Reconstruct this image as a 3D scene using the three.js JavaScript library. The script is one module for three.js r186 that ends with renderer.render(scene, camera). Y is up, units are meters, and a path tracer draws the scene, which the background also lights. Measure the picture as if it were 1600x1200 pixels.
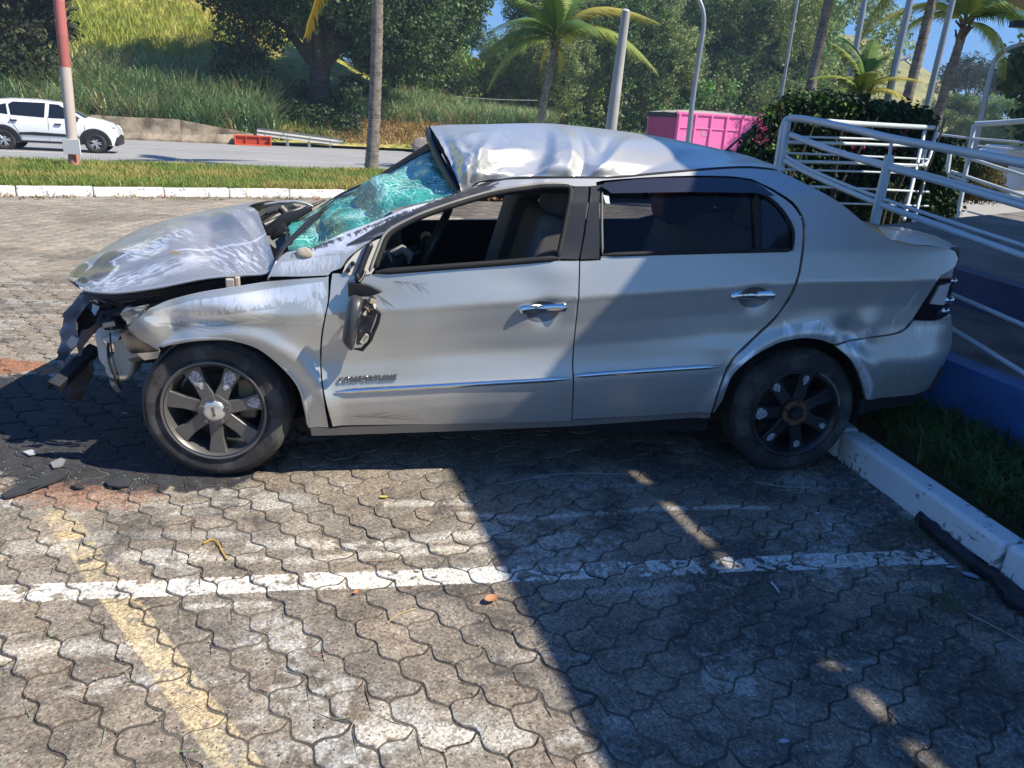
import * as THREE from 'three';
import { mergeGeometries, mergeVertices } from 'three/addons/utils/BufferGeometryUtils.js';
import { RoundedBoxGeometry } from 'three/addons/geometries/RoundedBoxGeometry.js';
import { TextGeometry } from 'three/addons/geometries/TextGeometry.js';
import { FontLoader } from 'three/addons/loaders/FontLoader.js';

// ---------- camera, sky, sun, exposure ----------
const V3 = (x, y, z) => new THREE.Vector3(x, y, z);
const rad = THREE.MathUtils.degToRad;
const FOCAL = 1199.5, PITCH = rad(19.2143), ROLL = rad(3.4967), EYE = V3(0, 1.4667, 0);
const scene = new THREE.Scene();
const camera = new THREE.PerspectiveCamera(2 * Math.atan(600 / FOCAL) * 180 / Math.PI, 4 / 3, 0.05, 3000);
camera.position.copy(EYE);
camera.rotation.set(-PITCH, 0, ROLL, 'YXZ');
const renderer = new THREE.WebGLRenderer({ antialias: true });
renderer.setSize(1024, 768);
renderer.toneMapping = THREE.LinearToneMapping;
renderer.toneMappingExposure = 1.62;
renderer.shadowMap.enabled = true;
const SUN = V3(0.86, 1, 0.20).normalize();
const sun = new THREE.DirectionalLight(new THREE.Color(1, 0.925, 0.79), 4.9);
sun.position.copy(SUN).multiplyScalar(40);
sun.castShadow = true; sun.shadow.radius = 1; sun.shadow.mapSize.set(4096, 4096);
Object.assign(sun.shadow.camera, { left: -60, right: 60, top: 60, bottom: -60, near: 1, far: 200 });
scene.add(sun, sun.target);
const clamp0 = (x) => Math.min(1, Math.max(0, x));
{ // clear tropical sky: pale at the horizon, deeper blue above
  const w = 256, h = 128, d = new Float32Array(w * h * 4);
  for (let j = 0; j < h; j++) for (let i = 0; i < w; i++) {
    const el = Math.max(0, ((j + 0.5) / h - 0.5) * Math.PI), az = (i + .5) / w * 2 * Math.PI;
    const t = Math.pow(clamp0(el / 0.75), 0.5);
    const o = (j * w + i) * 4;
    d[o] = 0.145 * (1 - t) + 0.022 * t; d[o + 1] = 0.40 * (1 - t) + 0.105 * t; d[o + 2] = 0.76 * (1 - t) + 0.37 * t; d[o + 3] = 1;
  }
  const t = new THREE.DataTexture(d, w, h, THREE.RGBAFormat, THREE.FloatType);
  t.mapping = THREE.EquirectangularReflectionMapping; t.magFilter = t.minFilter = THREE.LinearFilter; t.needsUpdate = true;
  scene.background = t; scene.environment = t;
  scene.backgroundIntensity = scene.environmentIntensity = 1.0;
}

// ---------- helpers ----------
let seed = 20240611;
const rnd = () => { seed = (seed + 0x6D2B79F5) | 0; let t = Math.imul(seed ^ (seed >>> 15), 1 | seed); t = (t + Math.imul(t ^ (t >>> 7), 61 | t)) ^ t; return ((t ^ (t >>> 14)) >>> 0) / 4294967296; };
const R = (a, b) => a + (b - a) * rnd();
const clamp = (x, a = 0, b = 1) => Math.min(b, Math.max(a, x));
const sst = (a, b, x) => { const t = clamp((x - a) / (b - a)); return t * t * (3 - 2 * t); };
const lerp = (a, b, t) => a + (b - a) * t;
function hash(x, y, z = 0) { let h = (x * 374761393 + y * 668265263 + z * 1274126177) | 0; h = Math.imul(h ^ (h >>> 13), 1274126177); return ((h ^ (h >>> 16)) >>> 0) / 4294967296; }
function noise(x, y, z = 0) { // value noise 0..1
  const xi = Math.floor(x), yi = Math.floor(y); let fx = x - xi, fy = y - yi; fx = fx * fx * (3 - 2 * fx); fy = fy * fy * (3 - 2 * fy);
  const a = hash(xi, yi, z), b = hash(xi + 1, yi, z), c = hash(xi, yi + 1, z), e = hash(xi + 1, yi + 1, z);
  return a + (b - a) * fx + (c - a) * fy + (a - b - c + e) * fx * fy;
}
const fbm = (x, y, o = 4, z = 0) => { let s = 0, a = .5, n = 0; for (let i = 0; i < o; i++) { s += a * noise(x, y, z + i * 7); n += a; a *= .5; x *= 2.03; y *= 2.03; } return s / n; };
const table = (t, xs, ys) => { if (t <= xs[0]) return ys[0]; for (let i = 1; i < xs.length; i++) if (t <= xs[i]) return lerp(ys[i - 1], ys[i], (t - xs[i - 1]) / (xs[i] - xs[i - 1])); return ys[ys.length - 1]; };
// a sight line through a point of the 1600 x 1200 survey photograph, used to take measurements of the place
const FW = V3(0, -Math.sin(PITCH), -Math.cos(PITCH)), UP0 = V3(0, Math.cos(PITCH), -Math.sin(PITCH)), RT0 = V3(1, 0, 0);
const RT = RT0.clone().multiplyScalar(Math.cos(ROLL)).addScaledVector(UP0, Math.sin(ROLL)), UP = UP0.clone().multiplyScalar(Math.cos(ROLL)).addScaledVector(RT0, -Math.sin(ROLL));
const sight = (x, y) => FW.clone().multiplyScalar(FOCAL).addScaledVector(RT, x - 800).addScaledVector(UP, 600 - y).normalize();
const toPx = (p) => { const d = p.clone().sub(EYE), z = d.dot(FW); return [800 + FOCAL * d.dot(RT) / z, 600 - FOCAL * d.dot(UP) / z, z]; };
const slope = (z) => -0.0155 * Math.max(0, -z - 6);
const onLevel = (x, y, h) => { const d = sight(x, y); return EYE.clone().addScaledVector(d, (h - EYE.y) / d.y); };
const onGround = (x, y, up = 0) => { let h = up, p; for (let i = 0; i < 30; i++) { p = onLevel(x, y, h); h = slope(p.z) + up; } return p; };
const atDepth = (x, y, dep) => { const d = sight(x, y); return EYE.clone().addScaledVector(d, dep / d.dot(FW)); };
const aboveAt = (x, y, b) => { const d = sight(x, y); return EYE.clone().addScaledVector(d, Math.hypot(b.x, b.z) / Math.hypot(d.x, d.z)); };

const used = {};
const numbered = (n) => { const k = used[n] = (used[n] ?? -1) + 1; return k ? n + '_' + String(k).padStart(3, '0') : n; };
function mesh(name, geo, mat, parent, label) {
  const m = new THREE.Mesh(Array.isArray(geo) ? mg(geo) : geo, mat); m.name = name; m.castShadow = m.receiveShadow = true;
  if (label) m.userData.label = label;
  if (parent) parent.add(m);
  return m;
}
function mg(list) {
  const l = list.map((g) => { let q = g.index ? g.toNonIndexed() : g; for (const k of Object.keys(q.attributes)) if (!['position', 'normal', 'uv'].includes(k)) q.deleteAttribute(k); if (!q.attributes.normal) q.computeVertexNormals(); if (!q.attributes.uv) q.setAttribute('uv', new THREE.BufferAttribute(new Float32Array(q.attributes.position.count * 2), 2)); return q; });
  return mergeGeometries(l);
}
function thing(name, label, category, pos, turn = 0, group) {
  const o = new THREE.Group(); o.name = numbered(name); if (pos) o.position.copy(pos); o.rotation.y = turn; scene.add(o);
  tag(o, label, category, group); return o;
}
function tag(o, label, category, group, kind) { o.userData.label = label; o.userData.category = category; if (group) o.userData.group = group; if (kind) o.userData.kind = kind; return o; }
function lone(name, geo, mat, label, category, group, kind) { return tag(mesh(numbered(name), geo, mat, scene), label, category, group, kind); }
function structure(name, geo, mat) { const m = mesh(name, geo, mat, scene); m.userData.kind = 'structure'; return m; }
const mat = (color, roughness = .8, metalness = 0, more = {}) => new THREE.MeshPhysicalMaterial({ color: new THREE.Color().setRGB(...color), roughness, metalness, ...more });
const DS = { side: THREE.DoubleSide };
const box = (w, h, d, x = 0, y = 0, z = 0, r = 0) => { const m = Math.min(w, h, d); const g = r > 0 ? new RoundedBoxGeometry(w, h, d, 2, Math.min(r, m * .49)) : new THREE.BoxGeometry(w, h, d); g.translate(x, y, z); return g; };
const curve = (pts, closed = false, tension = .5) => new THREE.CatmullRomCurve3(pts.map((p) => p.isVector3 ? p : V3(...p)), closed, 'catmullrom', tension);
const tube = (pts, r, n = 0, seg = 8) => { const c = pts.length === 2 ? new THREE.LineCurve3(...pts.map((p) => p.isVector3 ? p : V3(...p))) : curve(pts); return new THREE.TubeGeometry(c, n || Math.max(2, pts.length * 4), r, seg); };
function bar(a, b, r0, r1 = r0, seg = 8) { // capped, tapered
  const d = b.clone().sub(a), g = new THREE.CylinderGeometry(r1, r0, d.length(), seg, 1);
  g.applyQuaternion(new THREE.Quaternion().setFromUnitVectors(V3(0, 1, 0), d.clone().normalize())); g.translate(...a.clone().add(b).multiplyScalar(.5).toArray()); return g;
}
function taper(pts, radii, seg = 8, bump = 0) { // tapered, bent limb
  const P = [], N = [], I = [], U = []; let L = 0;
  pts.forEach((p, i) => {
    const t = (pts[i + 1] ?? p).clone().sub(pts[i - 1] ?? p).normalize(), a = Math.abs(t.y) > .9 ? V3(1, 0, 0) : V3(0, 1, 0), u = a.cross(t).normalize(), v = t.clone().cross(u);
    if (i) L += p.distanceTo(pts[i - 1]);
    for (let k = 0; k <= seg; k++) { const an = k / seg * 2 * Math.PI, r = radii[i] * (1 + bump * (hash(i, k % seg, 5) - .5)), n = u.clone().multiplyScalar(Math.cos(an)).addScaledVector(v, Math.sin(an)); P.push(p.x + n.x * r, p.y + n.y * r, p.z + n.z * r); N.push(n.x, n.y, n.z); U.push(k / seg, L); }
  });
  for (let i = 0; i < pts.length - 1; i++) for (let k = 0; k < seg; k++) { const a = i * (seg + 1) + k, b = a + seg + 1; I.push(a, a + 1, b, a + 1, b + 1, b); }
  const g = new THREE.BufferGeometry(); g.setAttribute('position', new THREE.Float32BufferAttribute(P, 3)); g.setAttribute('normal', new THREE.Float32BufferAttribute(N, 3)); g.setAttribute('uv', new THREE.Float32BufferAttribute(U, 2)); g.setIndex(I); return g;
}
function tris(list) { // list of [a, b, c] points
  const g = new THREE.BufferGeometry(); g.setAttribute('position', new THREE.Float32BufferAttribute(list.flatMap((t) => t.flatMap((p) => [p.x, p.y, p.z])), 3)); g.computeVertexNormals();
  g.setAttribute('uv', new THREE.Float32BufferAttribute(list.flatMap((t) => t.flatMap((p) => [p.x, p.z])), 2)); return g;
}
function grid(nu, nv, f, uvf) { // smooth patch f(u, v) -> point
  const P = [], U = [], I = [];
  for (let i = 0; i <= nu; i++) for (let j = 0; j <= nv; j++) { const u = i / nu, v = j / nv, p = f(u, v); P.push(p.x, p.y, p.z); U.push(...(uvf ? uvf(u, v, p) : [u, v])); }
  for (let i = 0; i < nu; i++) for (let j = 0; j < nv; j++) { const a = i * (nv + 1) + j, b = a + nv + 1; I.push(a, b, a + 1, b, b + 1, a + 1); }
  const g = new THREE.BufferGeometry(); g.setAttribute('position', new THREE.Float32BufferAttribute(P, 3)); g.setAttribute('uv', new THREE.Float32BufferAttribute(U, 2)); g.setIndex(I); g.computeVertexNormals(); return g;
}
// sheet over a level polygon of [x, z] points, y from a function; uv in metres
function sheet(poly, yf, cell = 0) {
  let geo; const pts = poly.map((p) => new THREE.Vector2(p[0], p[1]));
  const P = [], I = [];
  if (!cell) { pts.forEach((p) => P.push(p.x, yf(p.x, p.y), p.y)); THREE.ShapeUtils.triangulateShape(pts, []).forEach((t) => I.push(...t)); }
  else { const c = cells(poly, cell); c.pts.forEach((p) => P.push(p[0], yf(p[0], p[1]), p[1])); I.push(...c.idx); }
  for (let i = 0; i < I.length; i += 3) { const [a, b, c] = [I[i], I[i + 1], I[i + 2]], cr = (P[b * 3] - P[a * 3]) * (P[c * 3 + 2] - P[a * 3 + 2]) - (P[b * 3 + 2] - P[a * 3 + 2]) * (P[c * 3] - P[a * 3]); if (cr > 0) { I[i + 1] = c; I[i + 2] = b; } }
  geo = new THREE.BufferGeometry(); geo.setAttribute('position', new THREE.Float32BufferAttribute(P, 3)); geo.setIndex(I); geo.computeVertexNormals();
  const U = []; for (let i = 0; i < P.length; i += 3) U.push(P[i], P[i + 2]); geo.setAttribute('uv', new THREE.Float32BufferAttribute(U, 2)); return geo;
}
// cuts a polygon into a regular grid of cells: {pts, idx, edge}
function inPoly(x, y, poly) { let c = false; for (let i = 0, j = poly.length - 1; i < poly.length; j = i++) { const [xi, yi] = poly[i], [xj, yj] = poly[j]; if ((yi > y) !== (yj > y) && x < (xj - xi) * (y - yi) / (yj - yi) + xi) c = !c; } return c; }
function cells(poly, cell) {
  let x0 = 1e9, x1 = -1e9, y0 = 1e9, y1 = -1e9; for (const [x, y] of poly) { x0 = Math.min(x0, x); x1 = Math.max(x1, x); y0 = Math.min(y0, y); y1 = Math.max(y1, y); }
  const X0 = Math.floor(x0 / cell), X1 = Math.ceil(x1 / cell), Y0 = Math.floor(y0 / cell), Y1 = Math.ceil(y1 / cell), touched = new Set();
  for (let i = 0; i < poly.length; i++) { const [ax, ay] = poly[i], [bx, by] = poly[(i + 1) % poly.length], n = Math.ceil(Math.hypot(bx - ax, by - ay) / cell * 6) + 1; for (let k = 0; k <= n; k++) { const x = lerp(ax, bx, k / n) / cell, y = lerp(ay, by, k / n) / cell; for (const ex of [-.01, .01]) for (const ey of [-.01, .01]) touched.add(Math.floor(x + ex) + ',' + Math.floor(y + ey)); } }
  const pts = [], idx = [], map = new Map();
  const id = (x, y) => { const k = Math.round(x * 2e5) + ',' + Math.round(y * 2e5); let i = map.get(k); if (i === undefined) { i = pts.length; pts.push([x, y]); map.set(k, i); } return i; };
  const cut = (P, ax, s, c) => { const out = []; for (let i = 0; i < P.length; i++) { const a = P[i], b = P[(i + 1) % P.length], da = s * (a[ax] - c), db = s * (b[ax] - c); if (da >= 0) out.push(a); if ((da > 0 && db < 0) || (da < 0 && db > 0)) { const t = da / (da - db); out.push([lerp(a[0], b[0], t), lerp(a[1], b[1], t)]); } } return out; };
  for (let i = X0; i < X1; i++) for (let j = Y0; j < Y1; j++) {
    const a = i * cell, b = a + cell, c = j * cell, d = c + cell;
    if (!touched.has(i + ',' + j)) { if (inPoly(a + cell / 2, c + cell / 2, poly)) { const q = [id(a, c), id(b, c), id(b, d), id(a, d)]; idx.push(q[0], q[1], q[2], q[0], q[2], q[3]); } continue; }
    let P = cut(cut(cut(cut(poly, 0, 1, a), 0, -1, b), 1, 1, c), 1, -1, d);
    P = P.filter((p, k) => { const q = P[(k + P.length - 1) % P.length]; return Math.hypot(p[0] - q[0], p[1] - q[1]) > 1e-6; });
    if (P.length < 3) continue;
    const tri = THREE.ShapeUtils.triangulateShape(P.map((p) => new THREE.Vector2(...p)), []);
    for (const t of tri) { const q = t.map((k) => id(...P[k])); if (new Set(q).size === 3) { const [A, B, C] = q.map((k) => pts[k]); const ar = (B[0] - A[0]) * (C[1] - A[1]) - (B[1] - A[1]) * (C[0] - A[0]); if (ar > 1e-10) idx.push(...q); else if (ar < -1e-10) idx.push(q[0], q[2], q[1]); } }
  }
  return { pts, idx };
}
const toS = (c) => c <= 0.0031308 ? c * 12.92 : 1.055 * Math.pow(c, 1 / 2.4) - .055;
function dataTex(w, h, f, srgb = true, wrap = true) { // f(i, j) -> linear [r, g, b]
  const d = new Uint8Array(w * h * 4);
  for (let j = 0; j < h; j++) for (let i = 0; i < w; i++) { const c = f(i, j), o = (j * w + i) * 4; for (let k = 0; k < 3; k++) d[o + k] = 255 * clamp(srgb ? toS(Math.max(0, c[k])) : c[k]); d[o + 3] = 255; }
  const t = new THREE.DataTexture(d, w, h); t.magFilter = THREE.LinearFilter; t.minFilter = THREE.LinearMipmapLinearFilter; t.generateMipmaps = true; if (wrap) t.wrapS = t.wrapT = THREE.RepeatWrapping; if (srgb) t.colorSpace = THREE.SRGBColorSpace; t.needsUpdate = true; return t;
}
// tileable fine noise for bump
const pnoise = (x, y, n, z) => { const xi = Math.floor(x), yi = Math.floor(y); let fx = x - xi, fy = y - yi; fx = fx * fx * (3 - 2 * fx); fy = fy * fy * (3 - 2 * fy); const m = (k) => ((k % n) + n) % n; const a = hash(m(xi), m(yi), z), b = hash(m(xi + 1), m(yi), z), c = hash(m(xi), m(yi + 1), z), e = hash(m(xi + 1), m(yi + 1), z); return a + (b - a) * fx + (c - a) * fy + (a - b - c + e) * fx * fy; };
const pf = (i, j, S, f0, o, z) => { let s = 0, a = .5, n = 0, f = f0; for (let k = 0; k < o; k++) { s += a * pnoise(i / S * f, j / S * f, f, z + k); n += a; a *= .6; f *= 2; } return s / n; };
const grainBump = dataTex(512, 512, (i, j) => { const g = pf(i, j, 512, 64, 3, 3); return [g, g, g]; }, false);
const patchTex = (c0, c1, f0 = 4, o = 6, z = 1, gamma = 1) => dataTex(512, 512, (i, j) => { const g = clamp((pf(i, j, 512, f0, o, z) - .25) * 2) ** gamma; return [0, 1, 2].map((k) => lerp(c0[k], c1[k], g)); });
const rep = (t, s) => { const c = t.clone(); c.repeat.set(s, s); c.needsUpdate = true; return c; };

// ---------- paved lot ----------
const line2 = (a, b) => { const A = onGround(...a), B = onGround(...b), d = B.clone().sub(A).normalize(); return (x, z) => (x - A.x) * d.z - (z - A.z) * d.x; };
const WT = line2([0, 915], [1480, 857]), WB = line2([0, 942], [1490, 880]), WE = line2([1468, 868], [1500, 893]);
const YL = line2([58, 795], [330, 1190]), YR = line2([112, 797], [410, 1190]);
const Y0 = onGround(80, 795);
const STR = (() => { const a = onGround(0, 942), b = onGround(1490, 880); return b.sub(a).normalize(); })();
const along = (x, z) => x * STR.x + z * STR.z, across = (x, z) => -x * STR.z + z * STR.x;
const blob = (x, z, p, rx, rz) => Math.hypot((x - p.x) / rx, (z - p.z) / rz);
const OIL = onGround(70, 655), OIL2 = onGround(180, 725), RED = onGround(20, 572), ORG = onGround(120, 775);
function paveColor(x, z) {
  const n1 = fbm(x * 1.3 + 9, z * 1.3, 4, 1), n2 = fbm(x * 7, z * 7 + 3, 4, 2), n3 = noise(x * 160, z * 160, 3), n4 = noise(x * 75, z * 75, 4), n5 = fbm(x * 28, z * 28, 3, 5);
  const s = along(x, z), t = across(x, z);
  let k = .195 + .07 * (n1 - .5) + .13 * (n2 - .5) + .12 * (n5 - .5);
  let c = [k * 1.16, k * .975, k * .77];
  // drag marks: pale streaks along the bay
  const str = fbm(s * 1.6, t * 13, 4, 8); if (str > .56) { const w = sst(.56, .74, str) * .55 * sst(.35, .6, n5 + n2 * .3); c = [lerp(c[0], .42, w), lerp(c[1], .40, w), lerp(c[2], .36, w)]; }
  const eff = fbm(x * 3.2 + 40, z * 3.2, 4, 11); if (eff > .60) { const w = sst(.60, .74, eff) * sst(.35, .62, n5) * .6; c = c.map((v, i) => lerp(v, [.44, .43, .40][i], w)); }
  // bands of pale scuffing between the white line and the car
  for (const [t0, wd, s0, s1] of SCUFF) { const q = Math.abs(t - t0 - .07 * (noise(s * 3.5, t0 * 9, 3) - .5)) / wd; if (q < 1 && s > s0 && s < s1) { const w = (1 - q * q) * sst(.3, .62, n5 * .6 + n4 * .25 + noise(s * 7, t * 20, 9) * .35) * .6; c = c.map((v, i) => lerp(v, [.56, .52, .45][i], w)); } }
  // dark mossy grime in blotches, cover raised on the right to deepen canopy shade
  const mossShade = fbm(x * 4.5 + 7, z * 4.5, 5, 21) + .22 * n5, mk = lerp(.74, .50, sst(-.1, 1.0, x + z * .12 + .25));
  if (mossShade > mk) { const w = sst(mk, mk + .16, mossShade) * sst(.25, .55, n4 * .5 + n3 * .5); c = c.map((v, i) => lerp(v, [.055, .052, .048][i], w * .85)); }
  // painted lines, worn through to the concrete in specks
  const wear = .55 * n5 + .35 * n4 + .35 * (n2 - .5);
  if (WB(x, z) * WT(x, z) < 0 && WE(x, z) * WE(0, -2) > 0) { const keep = sst(-.06, .06, (x < .05 ? .56 : .50) - wear); c = c.map((v, i) => lerp(v, [.70, .66, .58][i], keep)); }
  else if (YL(x, z) * YR(x, z) < 0 && z > Y0.z) { const keep = sst(-.11, .11, .53 - wear) * .8; c = c.map((v, i) => lerp(v, [.50, .40, .24][i], keep)); }
  // spilt oil and burnt rubber under the smashed front
  const oil = Math.min(blob(x, z, OIL, 1.2, .66), blob(x, z, OIL2, .6, .28)) + .5 * (n2 - .5) + .35 * (n5 - .5);
  if (oil < 1) { const w = sst(1, .86, oil); c = c.map((v, i) => lerp(v, [.03, .03, .033][i] * (.6 + n5), w)); }
  const red = blob(x, z, RED, .55, .14) + .8 * (n5 - .5); if (red < 1) c = c.map((v, i) => lerp(v, [.3, .12, .05][i], sst(1, .6, red) * .8));
  const org = blob(x, z, ORG, .35, .12) + .9 * (n5 - .5); if (org < 1) c = c.map((v, i) => lerp(v, [.38, .2, .13][i], sst(1, .5, org) * .5));
  // exposed aggregate
  const sp = hash(Math.round(x * 230), Math.round(z * 230), 13), g = sp > .90 ? 1.75 : sp < .10 ? .5 : n3 > .70 ? 1.28 : n3 < .26 ? .62 : 1; return c.map((v) => Math.min(.8, v * g * (.9 + .2 * n4)));
}
const SCUFF = [];
for (const [p, w, a, b] of [[[560, 848], .045, [380, 868], [770, 838]], [[640, 865], .03, [250, 880], [760, 850]], [[700, 790], .035, [600, 800], [740, 785]], [[960, 800], .02, [860, 815], [1190, 780]], [[600, 1160], .05, [560, 1160], [830, 1150]], [[420, 935], .02, [290, 945], [430, 915]], [[120, 1010], .05, [-20, 1020], [250, 1000]], [[90, 860], .06, [-30, 880], [170, 860]], [[250, 870], .05, [150, 880], [330, 850]], [[1040, 800], .02, [700, 840], [1190, 778]]]) {
  const P = onGround(...p), A = onGround(...a), B = onGround(...b); SCUFF.push([across(P.x, P.z), w, along(A.x, A.z), along(B.x, B.z)]);
}
const GX = -4.2, GZ = -6.6, GW = 6.6, GH = 6.2;
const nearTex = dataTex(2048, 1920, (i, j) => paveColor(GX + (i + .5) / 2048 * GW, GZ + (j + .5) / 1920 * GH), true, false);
const farTex = dataTex(1024, 1024, (i, j) => {
  const n = pf(i, j, 1024, 6, 6, 31), m = pf(i, j, 1024, 24, 4, 33), st = pf(i * 1, j * 1, 1024, 3, 4, 35); let k = .25 + .11 * (n - .5) + .16 * (m - .5);
  let c = [k * 1.12, k * .97, k * .78]; if (st > .58) c = c.map((v) => v * lerp(1, .62, sst(.58, .7, st) * sst(.35, .6, m))); return c;
});
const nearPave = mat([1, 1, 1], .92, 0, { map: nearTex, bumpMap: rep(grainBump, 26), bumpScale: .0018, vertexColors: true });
const farPave = mat([1, 1, 1], .95, 0, { map: farTex, bumpMap: rep(grainBump, 10), bumpScale: .002, vertexColors: true });
const pavement = new THREE.Group(); pavement.name = 'parking_pavement'; pavement.userData.kind = 'structure'; scene.add(pavement);
{
  const U_ = .112, c45 = Math.SQRT1_2, amp = .0115;
  const tri = (t) => { const u = t - Math.floor(t); return u < .25 ? u * 4 : u < .75 ? 2 - u * 4 : u * 4 - 4; };
  const zig = (t) => clamp(tri(t) * 1.45, -1, 1);
  const toW = (s, t) => { const S = s + amp * .85 * zig(t / U_ + .25) , T = t + amp * zig(s / U_ + .25); return [S * c45 + T * c45 + .013, S * c45 - T * c45]; };
  const KA = onGround(0, 306), KB = onGround(550, 309), kd = KB.clone().sub(KA).normalize();
  const beforeKerb = (x, z) => (x - KA.x) * kd.z - (z - KA.z) * kd.x;
  const inside = beforeKerb(0, 0);
  const list = [];
  const slabs = []; // blocks laid lengthwise one way on the left and the other way on the right of one long joint
  for (let b = -60; b < 13; b++) for (let a = -130 + (b & 1); a < 40; a += 2) slabs.push([a, b, 2, 1]);
  for (let a = -130; a < 40; a++) { let b = 13; if (a & 1) slabs.push([a, b++, 1, 1]); for (; b < 70; b += 2) slabs.push([a, b, 1, 2]); }
  for (const [i, j, na, nb] of slabs) {
    const s = i * U_, t = j * U_ + .035, LA = na * U_, LB = nb * U_, [x, z] = toW(s + LA / 2, t + LB / 2);
    if (z > -.75 || z < -17 || x < -13 || x > (z > -6.45 ? 1.7 + (z + 3.4) * .188 - .05 : 7)) continue;
    if (beforeKerb(x, z) * inside < 0) continue;
    const q = toPx(V3(x, slope(z), z)); if (q[2] < .3 || q[0] < -120 || q[0] > 1720 || q[1] > 1330) continue;
    if (q[0] > 1120 && q[1] < 420 || q[0] > 700 && q[1] < 285) continue;
    list.push({ s, t, x, z, LA, LB, size: q[2] + (q[0] < -10 || q[0] > 1610 || q[1] > 1215 ? 50 : 0), i, j });
  }
  list.sort((a, b) => a.size - b.size);
  const side = (a, b, n) => Array.from({ length: n }, (_, k) => [lerp(a[0], b[0], k / n), lerp(a[1], b[1], k / n)]);
  function paver({ s, t, x, z, i, j, LA, LB }, near) {
    const per = near ? 8 : 4, nl = Math.round(LB / U_) * per, ns = Math.round(LA / U_) * per, h = (hash(i, j, 1) - .5) * .0045, tx = (hash(i, j, 2) - .5) * .025, tz = (hash(i, j, 3) - .5) * .025;
    const ring = (ins) => { const a = [s + ins, t + ins], b = [s + ins, t + LB - ins], c = [s + LA - ins, t + LB - ins], d = [s + LA - ins, t + ins]; return [...side(a, b, nl), ...side(b, c, ns), ...side(c, d, nl), ...side(d, a, ns)].map((p) => toW(...p)); };
    const y = (px, pz) => slope(pz) + h + (px - x) * tx + (pz - z) * tz;
    const P = [], I = [], rings = near ? [[.0022, -.03], [.0028, -.0035], [.0062 + .004 * hash(i, j, 7), 0]] : [[.0032, -.02], [.007, 0]];
    rings.forEach(([ins, dy]) => ring(ins).forEach(([px, pz], k) => P.push(px, y(px, pz) + dy - (dy === 0 && near ? .0012 * hash(k, i, j) : 0), pz)));
    P.push(x, y(x, z), z); const n = 2 * (nl + ns), m = rings.length;
    for (let r = 0; r < m - 1; r++) for (let k = 0; k < n; k++) { const a = r * n + k, b = r * n + (k + 1) % n; I.push(a, b, a + n, b, b + n, a + n); }
    for (let k = 0; k < n; k++) I.push((m - 1) * n + k, (m - 1) * n + (k + 1) % n, m * n);
    // upward winding
    const e = (P[I[I.length - 2] * 3] - P[I[I.length - 3] * 3]) * (P[I[I.length - 1] * 3 + 2] - P[I[I.length - 3] * 3 + 2]) - (P[I[I.length - 2] * 3 + 2] - P[I[I.length - 3] * 3 + 2]) * (P[I[I.length - 1] * 3] - P[I[I.length - 3] * 3]);
    if (e > 0) for (let k = 0; k < I.length; k += 3) [I[k + 1], I[k + 2]] = [I[k + 2], I[k + 1]];
    const tone = .86 + .24 * hash(i, j, 4), wr = .97 + .07 * hash(i, j, 5), C = [], U = [];
    const nearMap = x > GX + .2 && z > GZ + .2 && x < GX + GW - .1;
    for (let k = 0; k < P.length; k += 3) { C.push(tone * wr, tone, tone * (2 - wr) * .985); if (nearMap) U.push((P[k] - GX) / GW, (P[k + 2] - GZ) / GH); else U.push(P[k] / 3.1, P[k + 2] / 3.1); }
    const geo = new THREE.BufferGeometry(); geo.setAttribute('position', new THREE.Float32BufferAttribute(P, 3)); geo.setAttribute('uv', new THREE.Float32BufferAttribute(U, 2)); geo.setAttribute('color', new THREE.Float32BufferAttribute(C, 3)); geo.setIndex(I);
    geo.computeVertexNormals(); return [geo, nearMap];
  }
  const rest = [[], []];
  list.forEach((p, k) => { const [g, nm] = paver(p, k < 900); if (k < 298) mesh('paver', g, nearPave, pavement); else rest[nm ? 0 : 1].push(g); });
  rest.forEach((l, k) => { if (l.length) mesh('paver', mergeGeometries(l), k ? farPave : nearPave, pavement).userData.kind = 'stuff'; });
  // sand bed in the joints
  const bed = mat([1, 1, 1], 1, 0, { map: rep(patchTex([.06, .05, .04], [.22, .19, .15], 5, 6, 41), .9), bumpMap: rep(grainBump, 12), bumpScale: .004 });
  const far = [[-30, -30], [12, -30]];
  mesh('joint_sand', sheet([[-16, 1.5], [2.6, 1.5], [1.14, -6.4], [7, -6.4], [7, -20], [-.4, -15.6], [-3.3, -14.4], [-7.9, -11.4], [-16, -6.2]], (x, z) => slope(z) - .0048, .5), bed, pavement);
}
// ground out to the horizon, under everything
structure('ground', (() => { const g = new THREE.PlaneGeometry(3000, 3000); g.rotateX(-Math.PI / 2); g.translate(0, -.9, 0); return g; })(), mat([.10, .11, .05], 1));

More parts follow.
